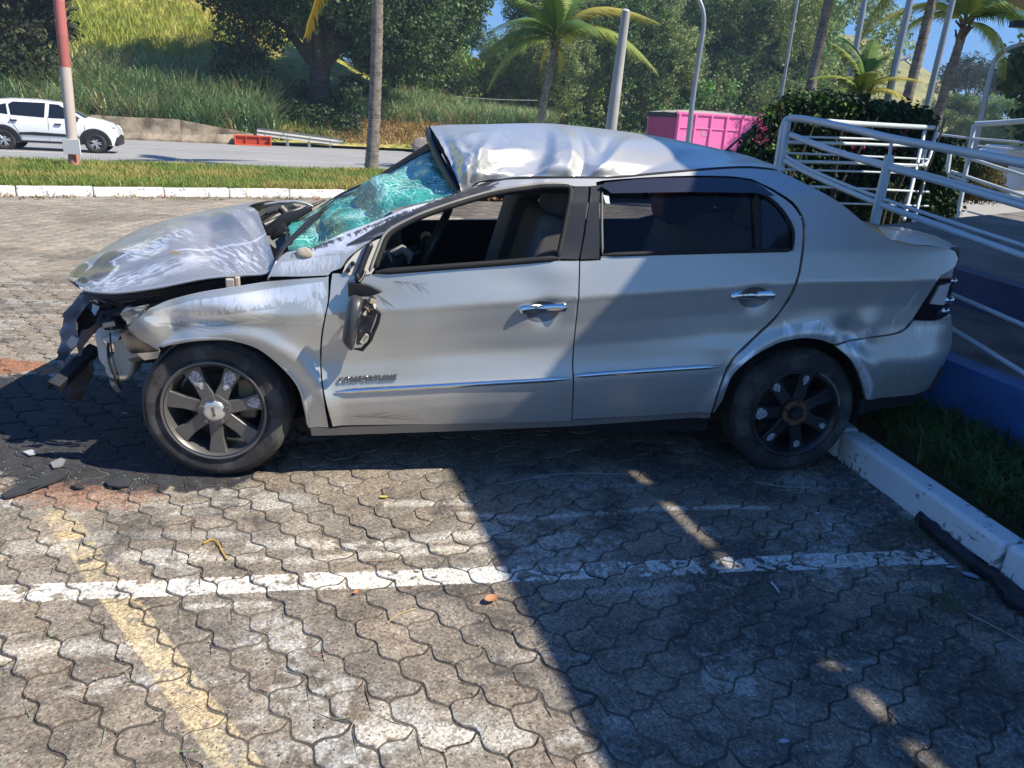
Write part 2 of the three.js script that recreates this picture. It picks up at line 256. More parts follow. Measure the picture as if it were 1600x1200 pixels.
// ---------- painted kerb, grass bed, blue ramp wall ----------
const kerbPaint = (z) => mat([1, 1, 1], .85, 0, { map: dataTex(512, 512, (i, j) => { const n = pf(i, j, 512, 8, 6, z), m = pf(i, j, 512, 48, 3, z + 9); const w = sst(.60, .70, n * .6 + m * .45); return [0, 1, 2].map((k) => lerp([.80, .80, .78][k], [.12, .11, .10][k], w * .8)); }), bumpMap: rep(grainBump, 2), bumpScale: .003 });
const kp = kerbPaint(51);
function kerbRun(name, a, b, w, h, y0, len, label, group) { // stones end to end with open joints
  const d = b.clone().sub(a); const L = Math.hypot(d.x, d.z), n = Math.max(1, Math.round(L / len)); d.divideScalar(n);
  const t = thing(name, label, 'kerb', V3(0, 0, 0)); t.userData.kind = 'structure'; delete t.userData.category;
  for (let i = 0; i < n; i++) {
    const p = a.clone().addScaledVector(d, i + .5), g = box(Math.hypot(d.x, d.z) - .012, h + .12, w, 0, (h - .12) / 2, -w / 2, .022);
    const pos = g.attributes.position; for (let k = 0; k < pos.count; k++) { const e = .006 * (noise(pos.getX(k) * 9 + i * 7, pos.getY(k) * 20, i) - .5); pos.setZ(k, pos.getZ(k) + e); }
    const uv = []; for (let k = 0; k < pos.count; k++) uv.push(pos.getX(k) * .9 + i * .37, pos.getY(k) * .9 - pos.getZ(k) * .9); g.setAttribute('uv', new THREE.Float32BufferAttribute(uv, 2));
    const m = mesh('kerb_stone', g, kp, t); m.position.set(p.x, y0(p.z) + (hash(i, 3) - .5) * .012, p.z); m.rotation.set(0, -Math.atan2(d.z, d.x) + (hash(i, 9) - .5) * .01, 0);
  }
  return t;
}
const KF0 = V3(1.13, 0, -6.5), KF1 = V3(2.46, 0, .6);
kerbRun('kerb', KF1, KF0, .115, .14, () => 0, 1.0).userData.label = 'white painted kerb behind the rear wheel of the wrecked car';
const WD = V3(.352, 0, .936), WP = V3(2.234, 0, -3.819);
const onWall = (x, y, off = 0) => { const n = V3(WD.z, 0, -WD.x), d = sight(x, y), p0 = WP.clone().addScaledVector(n, off); return EYE.clone().addScaledVector(d, p0.sub(EYE).dot(n) / d.dot(n)); };
const wallAt = (z, off = 0) => { const k = (z - WP.z) / WD.z; return V3(WP.x + WD.x * k + WD.z * off, 0, z - WD.x * off); };
const soil = structure('flower_bed', sheet([[1.2, -6.6], [2.5, .6], [4.2, .9], [1.55, -5.7]], () => .118, .3), mat([.06, .05, .03], 1));
function bladeGeo(n, h, w, spread, lean) { // a tuft of curved blades, leaf-sized faces
  const P = [], I = []; for (let k = 0; k < n; k++) { const a = R(0, 6.28), x = R(-spread, spread), z = R(-spread, spread), hh = h * R(.55, 1.1), L = lean * R(.3, 1.2), c = Math.cos(a), s = Math.sin(a), b = P.length / 3; const pts = [[0, 0], [.5, .35], [.85, 1]]; pts.forEach(([u, l], q) => { const ww = w * [1, .8, .12][q], X = x + c * L * l * hh, Z = z + s * L * l * hh; P.push(X - s * ww, u * hh, Z + c * ww, X + s * ww, u * hh, Z - c * ww); }); for (let q = 0; q < 2; q++) { const o = b + q * 2; I.push(o, o + 1, o + 2, o + 1, o + 3, o + 2); } }
  const g = new THREE.BufferGeometry(); g.setAttribute('position', new THREE.Float32BufferAttribute(P, 3)); g.setAttribute('uv', new THREE.Float32BufferAttribute(new Float32Array(P.length / 3 * 2), 2)); g.setIndex(I); g.computeVertexNormals(); return g;
}
const leafMat = (c, tr = .25, r = .75) => mat(c, r, 0, { ...DS, transmission: tr, thickness: 0, specularIntensity: .3 });
function scatter(name, geo, m, spots, parent) { // spots: [pos, scale, turn, tilt, tint]
  const im = new THREE.InstancedMesh(geo, m, spots.length), o = new THREE.Object3D(), c = new THREE.Color(); im.name = name; im.castShadow = im.receiveShadow = true;
  spots.forEach(([p, s, t = 0, tl = 0, col, tl2 = 0], i) => { o.position.copy(p); o.rotation.set(tl, t, tl2, 'YXZ'); if (Array.isArray(s)) o.scale.set(...s); else o.scale.setScalar(s); o.updateMatrix(); im.setMatrixAt(i, o.matrix); const k = col ?? [1, 1, 1]; im.setColorAt(i, c.setRGB(...k)); });
  (parent ?? scene).add(im); return im;
}
const grassTuft = bladeGeo(9, .12, .0035, .035, .8), grassM = leafMat([1, 1, 1], .3);
{
  const sp = []; for (let i = 0; i < 4600; i++) { const z = R(-5.8, .3), x0 = 1.13 + (z + 6.5) * .187 + .10, x1 = wallAt(z).x - .05; const x = x0 + (x1 - x0) * Math.pow(rnd(), 1.35), d = R(.7, 1.2), y = rnd() < .2; if (x1 < x0) continue; sp.push([V3(x, .115, z), R(.55, 1.25), R(0, 6.28), R(-.2, .2), y ? [.16 * d, .17 * d, .05 * d] : [.055 * d, .11 * d, .025 * d]]); }
  tag(scatter(numbered('bed_grass'), grassTuft, grassM, sp), 'long shaded grass between the white kerb and the blue wall', 'grass', null, 'stuff');
  const bl = bladeGeo(5, .11, .011, .03, 1.1), sq = []; for (let i = 0; i < 420; i++) { const z = R(-4.4, -.6), x0 = 1.15 + (z + 6.5) * .187 + .1; sq.push([V3(R(x0 - .03, Math.min(x0 + .30, wallAt(z).x - .05)), .118, z), R(.7, 1.3), R(0, 6.28), 0, [.06, .14, .03].map((v) => v * R(.7, 1.2))]); }
  tag(scatter(numbered('bed_weeds'), bl, grassM, sq), 'broad leaved weeds hanging over the white kerb edge', 'weeds', null, 'stuff');
  [[1468, 945, 'green grass tuft growing between dark pavers near the black strip'], [1440, 835, 'small grass tuft beside the upper end of the black strip'], [1588, 905, 'tall grass tuft at the foot of the white kerb'], [1330, 728, 'dry grass tuft between rear tyre and kerb'], [1392, 756, 'thin grass tuft at the foot of the kerb behind the rear tyre'], [1185, 838, 'tiny grass tuft in a joint below the rear wheel']].forEach(([x, y, l], i) => {
    const p = onGround(x, y); const g = bladeGeo(i === 2 ? 60 : i === 5 ? 14 : 34, i === 2 ? .16 : .075, .0022, i === 2 ? .07 : .06, 1.2); g.translate(p.x, -.004, p.z); lone('grass_tuft', g, leafMat([[.10, .15, .05], [.10, .13, .05], [.13, .16, .05], [.11, .11, .05], [.09, .11, .05], [.1, .1, .05]][i], .2), l, 'grass tuft', 'grass tufts on the paving');
  });
}
const blueM = mat([.05, .14, .36], .6, 0, { bumpMap: rep(grainBump, 3), bumpScale: .003, map: patchTex([.45, .47, .5], [1.15, 1.15, 1.15], 4, 6, 71) });
const slabWall = (z0, z1, off, h0, h1, th, y0) => { const g = new THREE.BufferGeometry(), P = [], A = wallAt(z0, off), B = wallAt(z1, off), n = V3(WD.z, 0, -WD.x).multiplyScalar(th), v = (p, y, o) => { const q = o ? p.clone().add(n) : p.clone(); q.y = y; return q; };
  const q = [v(A, y0, 0), v(B, y0, 0), v(B, h1, 0), v(A, h0, 0), v(A, y0, 1), v(B, y0, 1), v(B, h1, 1), v(A, h0, 1)], F = [[0, 1, 2, 3], [5, 4, 7, 6], [3, 2, 6, 7], [4, 0, 3, 7], [1, 5, 6, 2]]; F.forEach(([a, b, c, d]) => { for (const k of [a, b, c, a, c, d]) P.push(q[k].x, q[k].y, q[k].z); }); g.setAttribute('position', new THREE.Float32BufferAttribute(P, 3)); g.computeVertexNormals(); const U = []; for (let k = 0; k < P.length; k += 3) U.push(P[k + 2] * .7, P[k + 1] * .7 + P[k] * .3); g.setAttribute('uv', new THREE.Float32BufferAttribute(U, 2)); return g; };
const rampY = (z) => .30 - (z + 3.6) * .085 * .6;
{
  const t = thing('ramp_wall', 'low blue painted wall along the edge of the access ramp', 'wall', V3(0, 0, 0)); mesh('wall', slabWall(-6.6, .6, 0, .52, .24, .14, -.05), blueM, t);
  const t2 = thing('ramp_kerb', 'dark blue kerb along the far side of the access ramp', 'kerb', V3(0, 0, 0)); mesh('kerb', slabWall(-6.0, .6, 1.15, .72, .42, .16, 0), mat([.022, .055, .16], .6, 0, { bumpMap: rep(grainBump, 3), bumpScale: .003, map: patchTex([.5, .5, .5], [1.2, 1.2, 1.2], 4, 6, 73) }), t2);
  structure('ramp', (() => { const A = wallAt(-6.6, .14), B = wallAt(.6, .14), Cc = wallAt(.6, 1.15), D = wallAt(-6.2, 1.15); return sheet([[A.x, A.z], [B.x, B.z], [Cc.x, Cc.z], [D.x, D.z]], (x, z) => .38 + (z + 3.6) * -.036, .3); })(), mat([1, 1, 1], .95, 0, { map: rep(patchTex([.10, .09, .085], [.24, .22, .2], 6, 6, 77), .6), bumpMap: rep(grainBump, 4), bumpScale: .004 }));
  const A = wallAt(-6.2, 1.31), B = wallAt(.6, 1.31); structure('upper_ramp', sheet([[A.x, A.z], [B.x, B.z], [B.x + 3.2, B.z - 1.2], [A.x + 3.4, A.z - 2.6]], (x, z) => .62 - (z + 4) * .03, .4), mat([1, 1, 1], .95, 0, { map: rep(patchTex([.13, .12, .11], [.25, .23, .21], 5, 6, 78), .5) }));
}

// ---------- the wrecked car ----------
const CP = V3(-1.17599, 0, -2.82470), YAW = rad(8.8997), EX = V3(Math.cos(YAW), 0, -Math.sin(YAW)), EZ = V3(Math.sin(YAW), 0, Math.cos(YAW));
const car = thing('wrecked_sedan', 'wrecked silver sedan with crushed roof, shattered teal windscreen and torn-off front', 'car', CP, YAW);
const carLocal = (p) => { const q = p.clone().sub(CP); return V3(q.dot(EX), q.y, q.dot(EZ)); };
const camL = carLocal(EYE);
const atZ = (x, y, z) => { const d = sight(x, y), dl = V3(d.dot(EX), d.y, d.dot(EZ)); return camL.clone().addScaledVector(dl, (z - camL.z) / dl.z); };
const CX = [.3, .46, .67, 1.04, 1.42, 1.68, 2.05, 2.33, 2.6, 2.87, 3.2], CY = [.70, .709, .724, .764, .799, .822, .856, .885, .898, .909, .915];
const belt = (x) => table(x, [.4, 1.4, 2.2, 3.2], [.85, .946, 1.012, 1.04]);
const DENTS = [ // x, y, rx, ry, depth
  [.70, .74, .14, .10, -.016], [.78, .66, .10, .12, .010], [1.33, .90, .10, .07, .012], [1.22, .86, .16, .05, -.006], [1.10, .56, .40, .06, -.006], [1.30, .74, .055, .042, -.022], [2.185, .815, .05, .042, -.02],
  [2.62, .66, .07, .06, -.030], [2.70, .70, .05, .07, .020], [2.50, .70, .12, .06, .008], [2.95, .80, .12, .14, -.010],
  [.02, .68, .16, .05, -.011], [.10, .74, .12, .06, .014], [-.12, .66, .05, .09, -.02], [-.22, .62, .05, .05, .018], [.30, .62, .10, .12, .008], [-.02, .78, .25, .03, -.010], [.24, .80, .12, .05, -.012],
  [2.12, .49, .05, .04, -.02], [2.05, .60, .10, .05, .006], [3.0, .55, .15, .10, .008],
];
function S(x, y) {
  const yb = belt(x), yc = table(x, CX, CY); let z;
  if (y > yb) z = .016 - (y - yb) * .42 - Math.max(0, y - yb - .22) * .5;
  else if (y > yc) z = .016 + .034 * (yb - y) / (yb - yc);
  else z = table(yc - y, [0, .012, .04, .11, .2, .28, .335, .36, .42, .5, .58, .7], [.05, .046, .043, .034, .032, .042, .053, .054, .042, .018, -.012, -.05]);
  if (x < .15) z -= (.15 - x) ** 2 * .34;
  if (x > 2.75) z -= (x - 2.75) ** 2 * .40; if (x > 3.02) z -= Math.min(.3, (x - 3.02) ** 2 * 1.5);
  const fr = Math.hypot(x - .085, y - .25), rr = Math.hypot(x - 2.44, y - .30);
  if (y > .2) { z += .016 * Math.exp(-(((fr - .37) / .03) ** 2)) + .018 * Math.exp(-(((rr - .375) / .035) ** 2)); }
  for (const [dx, dy, rx, ry, a] of DENTS) { const q = ((x - dx) / rx) ** 2 + ((y - dy) / ry) ** 2; if (q < 6) z += a * Math.exp(-q); }
  z += .006 * (noise(x * 3.1 + 5, y * 4 + 1, 2) - .5) + (x < .5 ? .012 * (noise(x * 8 + 5, y * 9, 4) - .5) : 0) + (y > 1.05 && x < 1.3 ? .012 * (noise(x * 16, y * 16, 6) - .5) : 0);
  return z;
}
const onS = (x, y, out = 0) => { // where the sight line meets the body side (or passes nearest to it)
  let za = .16, best = 9, zb = .16; const f = (z) => { const p = atZ(x, y, z); return z - S(p.x, p.y) - out; };
  for (let z = .16; z > -.34; z -= .02) { const d = f(z); if (d <= 0) { let a = z, b = z + .02; for (let k = 0; k < 12; k++) { const m = (a + b) / 2; if (f(m) <= 0) a = m; else b = m; } return atZ(x, y, (a + b) / 2); } if (d < best) { best = d; zb = z; } }
  return atZ(x, y, zb);
};
const sp = (pts, n = 6) => { const c = curve(pts.map(([x, y]) => V3(x, y, 0))); return c.getPoints((pts.length - 1) * n).map((p) => [p.x, p.y]); };
const toL = (px) => px.map(([x, y]) => { const p = onS(x, y); return [p.x, p.y]; });
const TX0 = -.75, TXW = 4.2, TYH = 1.575;
const sideUV = (x, y) => [(x - TX0) / TXW, y / TYH];
// a body panel: outline measured in the survey, filled with a fine mesh following the body side, edges turned in
function panelGeo(poly, cell = .014, zf = S, lip = .016, off = 0) {
  const c = cells(poly, cell), P = [], U = [];
  c.pts.forEach(([x, y]) => { P.push(x, y, zf(x, y) + off); U.push(...sideUV(x, y)); });
  const g = new THREE.BufferGeometry(); g.setAttribute('position', new THREE.Float32BufferAttribute(P, 3)); g.setAttribute('uv', new THREE.Float32BufferAttribute(U, 2)); g.setIndex(c.idx); g.computeVertexNormals();
  const e = [], E = [], I = [], EU = []; for (let i = 0; i < poly.length; i++) { const a = poly[i], b = poly[(i + 1) % poly.length], n = Math.max(1, Math.ceil(Math.hypot(b[0] - a[0], b[1] - a[1]) / cell)); for (let k = 0; k < n; k++) e.push([lerp(a[0], b[0], k / n), lerp(a[1], b[1], k / n)]); }
  e.forEach(([x, y]) => { const z = zf(x, y) + off; E.push(x, y, z, x, y, z - lip); EU.push(...sideUV(x, y), ...sideUV(x, y)); });
  for (let i = 0; i < e.length; i++) { const a = i * 2, b = (i + 1) % e.length * 2; I.push(a, a + 1, b, b, a + 1, b + 1); }
  const l = new THREE.BufferGeometry(); l.setAttribute('position', new THREE.Float32BufferAttribute(E, 3)); l.setAttribute('uv', new THREE.Float32BufferAttribute(EU, 2)); l.setIndex(I); l.computeVertexNormals();
  return mg([g, l]);
}
const panel = (name, px, m, label, o = {}) => mesh(name, panelGeo(toL(px), o.cell, o.zf, o.lip, o.off), m, o.parent ?? car, label);
// strip of oval section along points
function bead(pts, w, d, seg = 8, closed = false) {
  const P = [], U = [], I = []; const n = pts.length;
  pts.forEach((p, i) => { const t = (closed ? pts[(i + 1) % n] : pts[i + 1] ?? p).clone().sub(closed ? pts[(i + n - 1) % n] : pts[i - 1] ?? p).normalize(), nz = V3(0, .1, 1), b = nz.clone().cross(t).normalize(), q = t.clone().cross(b).normalize(); const end = !closed && (i === 0 || i === n - 1) ? .35 : 1; for (let k = 0; k < seg; k++) { const a = k / seg * 2 * Math.PI; const v = p.clone().addScaledVector(b, Math.cos(a) * w * end).addScaledVector(q, Math.sin(a) * d * end); P.push(v.x, v.y, v.z); U.push(k / seg, i / n); } });
  const m = closed ? n : n - 1; for (let i = 0; i < m; i++) for (let k = 0; k < seg; k++) { const a = i * seg + k, b = i * seg + (k + 1) % seg, c = ((i + 1) % n) * seg; I.push(a, b, c + k, b, c + (k + 1) % seg, c + k); }
  if (!closed) for (const [o, f] of [[0, 1], [(n - 1) * seg, 0]]) for (let k = 1; k < seg - 1; k++) I.push(...(f ? [o, o + k + 1, o + k] : [o, o + k, o + k + 1]));
  const g = new THREE.BufferGeometry(); g.setAttribute('position', new THREE.Float32BufferAttribute(P, 3)); g.setAttribute('uv', new THREE.Float32BufferAttribute(U, 2)); g.setIndex(I); g.computeVertexNormals(); return g;
}
const pathS = (px, out = 0, n = 6) => sp(px, n).map(([x, y]) => onS(x, y, out));

// paint with its scrapes: the colours of bare filler, primer and road dust rubbed into the lacquer
const SILVER = [.56, .56, .53];
function sideCanvas() {
  const W = 2048, H = 768, c = document.createElement('canvas'); c.width = W; c.height = H; const g = c.getContext('2d');
  const css = (r, gg, b, a = 1) => `rgba(${Math.round(toS(r) * 255)},${Math.round(toS(gg) * 255)},${Math.round(toS(b) * 255)},${a})`;
  g.fillStyle = css(...SILVER); g.fillRect(0, 0, W, H);
  const X = (p) => (p.x - TX0) / TXW * W, Y = (p) => H - p.y / TYH * H, at = (x, y) => { const p = onS(x, y); return [X(p), Y(p)]; };
  for (let i = 0; i < 900; i++) { const y = H - (.2 + rnd() * .35) / TYH * H; g.fillStyle = css(.33, .29, .23, R(.03, .10)); g.fillRect(rnd() * W, y, R(2, 30), R(1, 4)); } // dried splashes
  const strokes = (px, n, ang, len, w, col, a, jit = .3) => { for (let k = 0; k < n; k++) { const i = Math.floor(rnd() * (px.length - 1)), t = rnd(), [x, y] = at(lerp(px[i][0], px[i + 1][0], t), lerp(px[i][1], px[i + 1][1], t)); const an = ang + R(-jit, jit), L = R(.3, 1) * len; g.strokeStyle = css(...col, a * R(.4, 1)); g.lineWidth = R(.4, 1) * w; g.beginPath(); g.moveTo(x, y); g.quadraticCurveTo(x + Math.cos(an) * L * .5 + R(-3, 3), y + Math.sin(an) * L * .5, x + Math.cos(an) * L, y + Math.sin(an) * L); g.stroke(); } };
  const WH = [.86, .86, .85], D = Math.PI / 2;
  // fender top: broad scuffs
  strokes([[240, 487], [300, 470], [370, 460], [430, 450], [505, 440]], 420, D, 34, 5, [.95, .95, .94], .75, .5);
  strokes([[225, 498], [255, 500]], 120, .2, 26, 7, [.96, .96, .95], .9, .6);
  strokes([[270, 497], [330, 494], [400, 489]], 130, .05, 50, 4, WH, .5, .25);
  strokes([[300, 480], [345, 478]], 70, D + .3, 44, 2, WH, .6, .3);
  strokes([[240, 505], [300, 510], [420, 505]], 50, .02, 90, 1.4, [.3, .29, .28], .5, .1);
  strokes([[470, 455], [500, 470], [508, 500]], 80, D + .3, 24, 2.5, WH, .6, .4);
  // windscreen pillar: ground down to filler
  strokes([[460, 400], [540, 372], [630, 335], [720, 305]], 700, -.35, 46, 6, [.95, .95, .94], .75, .6);
  strokes([[540, 385], [600, 352], [680, 322], [740, 300]], 500, -.38, 60, 3, [.07, .07, .07], .8, .2); strokes([[455, 398], [540, 368], [630, 332], [735, 300]], 260, .6, 9, 3, [.10, .095, .09], .9, 1.2);
  strokes([[440, 410], [480, 404], [530, 398]], 130, D, 26, 3, WH, .6, .5);
  // rear arch, quarter, bumper
  strokes([[1130, 600], [1150, 570], [1180, 545]], 150, D + .5, 48, 2.4, [.93, .95, .97], .55, .25);
  strokes([[1180, 530], [1200, 510], [1240, 470]], 60, D + .9, 26, 2, [.93, .95, .97], .5, .25);
  strokes([[1225, 500], [1240, 515]], 40, D, 34, 2.6, [.93, .95, .97], .5, .1);
  strokes([[1255, 505], [1280, 500], [1305, 520]], 120, D + .3, 30, 3, [.93, .95, .97], .55, .35);
  strokes([[1300, 535], [1335, 520], [1360, 510]], 70, D - .4, 30, 2.4, [.93, .95, .97], .5, .4);
  strokes([[1330, 540], [1350, 570], [1365, 600]], 110, D - .2, 40, 2.2, [.93, .95, .97], .6, .2);
  strokes([[1395, 500], [1420, 470], [1440, 450]], 40, D + .2, 34, 2, [.93, .95, .97], .5, .15);
  strokes([[1428, 505], [1475, 500]], 40, D, 30, 2, [.93, .95, .97], .5, .2);
  strokes([[1432, 510], [1485, 505]], 70, D, 30, 2, [.93, .95, .97], .45, .15); strokes([[1380, 560], [1480, 545]], 60, D, 70, 1.4, [.9, .92, .94], .3, .06); strokes([[1290, 470], [1440, 470]], 40, D + .3, 40, 1.2, [.9, .92, .94], .25, .3);
  strokes([[1440, 598], [1478, 590]], 30, .1, 40, 1.6, WH, .6, .15);
  strokes([[1350, 600], [1475, 560]], 60, D, 40, 1.2, [.3, .3, .3], .3, .2);
  // doors: light scribbles
  strokes([[612, 440], [640, 442], [660, 447]], 26, .3, 26, 1.2, [.16, .15, .14], .8, .6);
  strokes([[585, 455], [600, 470]], 20, .8, 30, 1.4, [.2, .18, .16], .7, .3);
  strokes([[540, 650], [630, 655]], 24, -.1, 60, 1.6, [.2, .17, .14], .5, .2);
  strokes([[870, 390], [930, 300]], 40, 1.5, 16, 1.5, WH, .6, 1);
  strokes([[900, 470], [896, 560]], 26, D, 26, 2, [.8, .8, .78], .5, .15);
  strokes([[560, 500], [880, 500], [1100, 480]], 60, 0, 10, 1, [.75, .75, .75], .5, 2);
  const t = new THREE.CanvasTexture(c); t.colorSpace = THREE.SRGBColorSpace; t.anisotropy = 8; return t;
}
const sideMap = sideCanvas();
const PAINT = { metalness: .62, roughness: .36, clearcoat: .55, clearcoatRoughness: .16, ...DS };
const paint = mat([1, 1, 1], .36, .54, { map: sideMap, clearcoat: .5, clearcoatRoughness: .16, ...DS });
const plainPaint = mat(SILVER, .36, .54, { clearcoat: .5, clearcoatRoughness: .16, ...DS });
const blackTrim = mat([.012, .012, .013], .42, 0, { ...DS, clearcoat: .3 }), rubber = mat([.012, .012, .012], .75, 0, DS), darkIn = mat([.010, .010, .011], .9, 0, DS), plastic = mat([.022, .023, .026], .6, 0, DS);
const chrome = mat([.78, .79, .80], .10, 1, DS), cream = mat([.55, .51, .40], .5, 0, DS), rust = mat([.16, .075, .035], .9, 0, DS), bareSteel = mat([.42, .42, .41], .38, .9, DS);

// --- side panels
const archF = sp([[243, 545], [258, 538], [280, 533.5], [307, 529.5], [340, 528], [366, 530], [404, 542], [439, 569], [467, 602], [478, 638], [483, 668]], 4);
const fender = panel('front_fender', [...sp([[416, 441], [372, 448], [310, 458], [263, 470], [246, 477]], 3), [232, 483], [206, 505], [199, 512], [217, 528], ...archF, [513, 668], ...sp([[506, 627], [501, 590], [500, 545], [504, 509], [512, 470], [513, 433]], 3), [470, 436]], paint, 'scraped and buckled front fender');
mesh('arch_edge', bead(archF.slice(2).map(([x, y]) => onS(x, y, -.004)), .009, .006), plainPaint, fender);
const fdoor = panel('front_door', [[519.5, 428], ...sp([[517.5, 440], [514.5, 470], [506.6, 509], [502.8, 545], [503.6, 590], [509.5, 627], [520, 666.5]], 4), [700, 662.5], [892, 657.5], [893.6, 572], [900.6, 490], [904.6, 408], [872, 408], [760, 415.5], [584, 430], [556, 430]], paint, 'dented front door without glass');
const rdoor = panel('rear_door', [[906.8, 408.5], [902.8, 490], [895.8, 572], [894.2, 655], [1000, 650], [1111, 645], ...sp([[1118, 622], [1127, 594], [1142, 562], [1170, 533], [1211, 494], [1233, 462], [1243.5, 437], [1249, 415], [1254, 372], [1252, 344], [1236, 319], [1204, 297.5], [1183, 286]], 3), ...sp([[1192, 300], [1212, 316], [1229, 336], [1241, 360]], 3), [1240, 392], [1190, 394.5], [940, 401.5], [938, 407]], paint, 'rear door with a closed chrome handle');
const cant = panel('roof_side_frame', [[420, 432], ...sp([[430, 412], [447, 395], [485, 388.5], [537, 364], [592, 344], [630, 327], [680, 314], [722, 300]], 3), ...sp([[750, 285.5], [800, 280.5], [880, 279], [930, 279], [970, 278], [1080, 268], [1162, 263], [1217, 267]], 4), [1206, 294], ...sp([[1176, 280], [1135, 275], [1052, 275], [942, 282], [932, 290]], 3), [920, 291], [897, 291], ...sp([[885, 288], [835, 290], [760, 302], [680, 326.5], [605, 362], [574, 380], [545, 402], [533, 419]], 4), [518, 424], [513, 430], [470, 432]], paint, 'ground-down windscreen pillar and roof side frame', { cell: .012 });
const quarter = panel('rear_quarter', [[1217, 267], ...sp([[1262, 289], [1311, 316], [1355, 352], [1391, 374], [1424, 383], [1455, 385], [1481, 388]], 3), [1492, 393], [1497, 404], [1493, 416], ...sp([[1470, 430], [1459, 447], [1426, 498]], 3), ...sp([[1413, 513], [1396, 520.5], [1360, 526], [1327, 531], [1305, 538]], 3), [1300, 537], ...sp([[1283, 531], [1259, 528], [1235, 531], [1209, 539], [1171, 561], [1143, 589], [1129, 625]], 4), [1115, 646], ...sp([[1122, 622], [1131, 596], [1146, 564], [1174, 536], [1215, 496], [1237, 464], [1247.5, 438], [1253, 415], [1258.5, 372], [1256.5, 343], [1240, 316], [1206, 294]], 3)], paint, 'scraped rear quarter panel');
const bumper = panel('rear_bumper', [[1306, 541], ...sp([[1327, 534], [1360, 529], [1396, 523.5], [1415, 516], [1428, 501]], 3), [1455, 502], [1472, 500], [1486, 492], [1488, 517], [1492, 536], [1490, 558], [1482, 584], [1476, 602], [1472, 607], [1424, 617], [1354, 624], ...sp([[1352, 618], [1345, 590], [1330, 562], [1306, 541]], 3).slice(1, -1)], paint, 'scuffed rear bumper');
const bumperLip = panel('bumper_skirt', [[1354, 627], [1424, 620], [1466, 611], [1455, 630], [1400, 640], [1345, 652]], plastic, 'black plastic lower edge of the rear bumper', { off: -.03 });
// tail: rear faces closing the car toward the far side
{
  const rear = grid(18, 16, (u, v) => { const y = lerp(.34, 1.03, v), z0 = S(3.17, y), x0 = 3.17; const a = u * Math.PI; const z = lerp(z0, -1.58 - .07, u), bulge = Math.pow(Math.sin(Math.min(a, Math.PI - 1e-4)), .45); return V3(x0 + .13 * bulge - .03 * sst(.6, 1, v) + (v < .25 ? .02 : 0) - (v > .45 && v < .93 ? .025 : 0), y, z); });
  mesh('tail_panel', rear, plainPaint, car);
  const deck = grid(16, 10, (u, v) => { const a = atZ(lerp(1388, 1486, u), table(u, [0, .35, .7, 1], [373, 381, 384.5, 389]), S(2.9 + .2 * u, 1.03)); const b = atZ(table(u, [0, .4, .75, 1], [1362, 1412, 1459, 1486]), table(u, [0, .4, .75, 1], [352, 355, 367, 382]), -1.38); const q = a.clone().lerp(b, v); q.y += .012 * Math.sin(v * Math.PI) + .004 * (noise(u * 6, v * 6, 3) - .5); return q; });
  const lid = mesh('boot_lid', deck, plainPaint, car, 'boot lid, dusty and slightly sprung'); 
}
mesh('bead_fuel_seam', bead(pathS([[1250, 441.5], [1340, 440.5], [1428, 439.5]], -.0005), .0035, .002), plainPaint, car).name = 'body_crease';
// black window pillars and seals
const bpF = panel('door_pillar', [[892, 300], ...sp([[887, 330], [880, 366], [873, 404]], 3), [904, 405], ...sp([[910, 372], [916, 330], [920, 292]], 3), [898, 292]], blackTrim, 'black window pillar of the front door', { off: .004 });
const bpR = panel('door_pillar', [[923, 292], ...sp([[919, 330], [913, 372], [907, 405]], 3), [936, 404], ...sp([[937, 370], [936, 330], [937, 302]], 3), [940, 288], [932, 290]], blackTrim, 'black window pillar of the rear door', { off: .003 });
mesh('window_seal', bead(pathS([[586, 425.5], [700, 417], [800, 409.5], [873, 403.5]], .004), .0125, .008), rubber, fdoor);
mesh('window_seal', bead(pathS([[586, 420], [596, 392], [608, 367], [640, 347], [680, 330.5], [760, 306], [835, 293.5], [876, 291.5], [890, 294], [892, 304], [886, 335], [879, 370], [872, 402]], .002), .011, .010), rubber, fdoor);
mesh('door_frame', bead(pathS([[578, 424], [590, 392], [604, 363.5], [640, 343], [680, 326.5], [760, 302], [835, 289], [884, 287.5]], .003), .0075, .008), mat([.30, .28, .24], .6, .2, DS), fdoor, 'bent window frame with the beige primer showing');
mesh('window_seal', bead(pathS([[941, 398.5], [1060, 394.5], [1190, 391.5], [1238, 390.5]], .004), .009, .007), rubber, rdoor);
mesh('window_seal', bead(pathS([[1192, 303], [1212, 318], [1228, 337], [1239, 360], [1238.5, 388]], .003), .007, .006), rubber, rdoor);
mesh('window_divider', bead(pathS([[1182, 304], [1184, 345], [1185, 390]], .003), .016, .006), rubber, rdoor);
mesh('window_seal', bead(pathS([[941, 300], [940, 340], [941, 397]], .002), .006, .007), mat([.16, .16, .14], .6, .2), rdoor);
{ const px = [[936, 290], ...sp([[944, 284.5], [1000, 279], [1052, 277], [1135, 277.5], [1176, 284], [1207, 305]], 3), [1196, 305], [1176, 300.5], [1080, 299], [953, 301], [947, 296]]; panel('rain_deflector', px, mat([.025, .028, .045], .25, 0, { ...DS, clearcoat: .6 }), 'smoked plastic rain deflector', { parent: rdoor, off: .022, lip: .003, zf: (x, y) => S(x, y) + .0 }); }
mesh('rear_glass', panelGeo(toL([[943, 303], [1178, 303], [1181, 389], [943, 396]]), .03, S, .003, -.012), mat([.46, .47, .49], .03, 0, { transmission: 1, thickness: 0, ...DS, specularIntensity: .6 }), rdoor, 'smoked rear door glass');
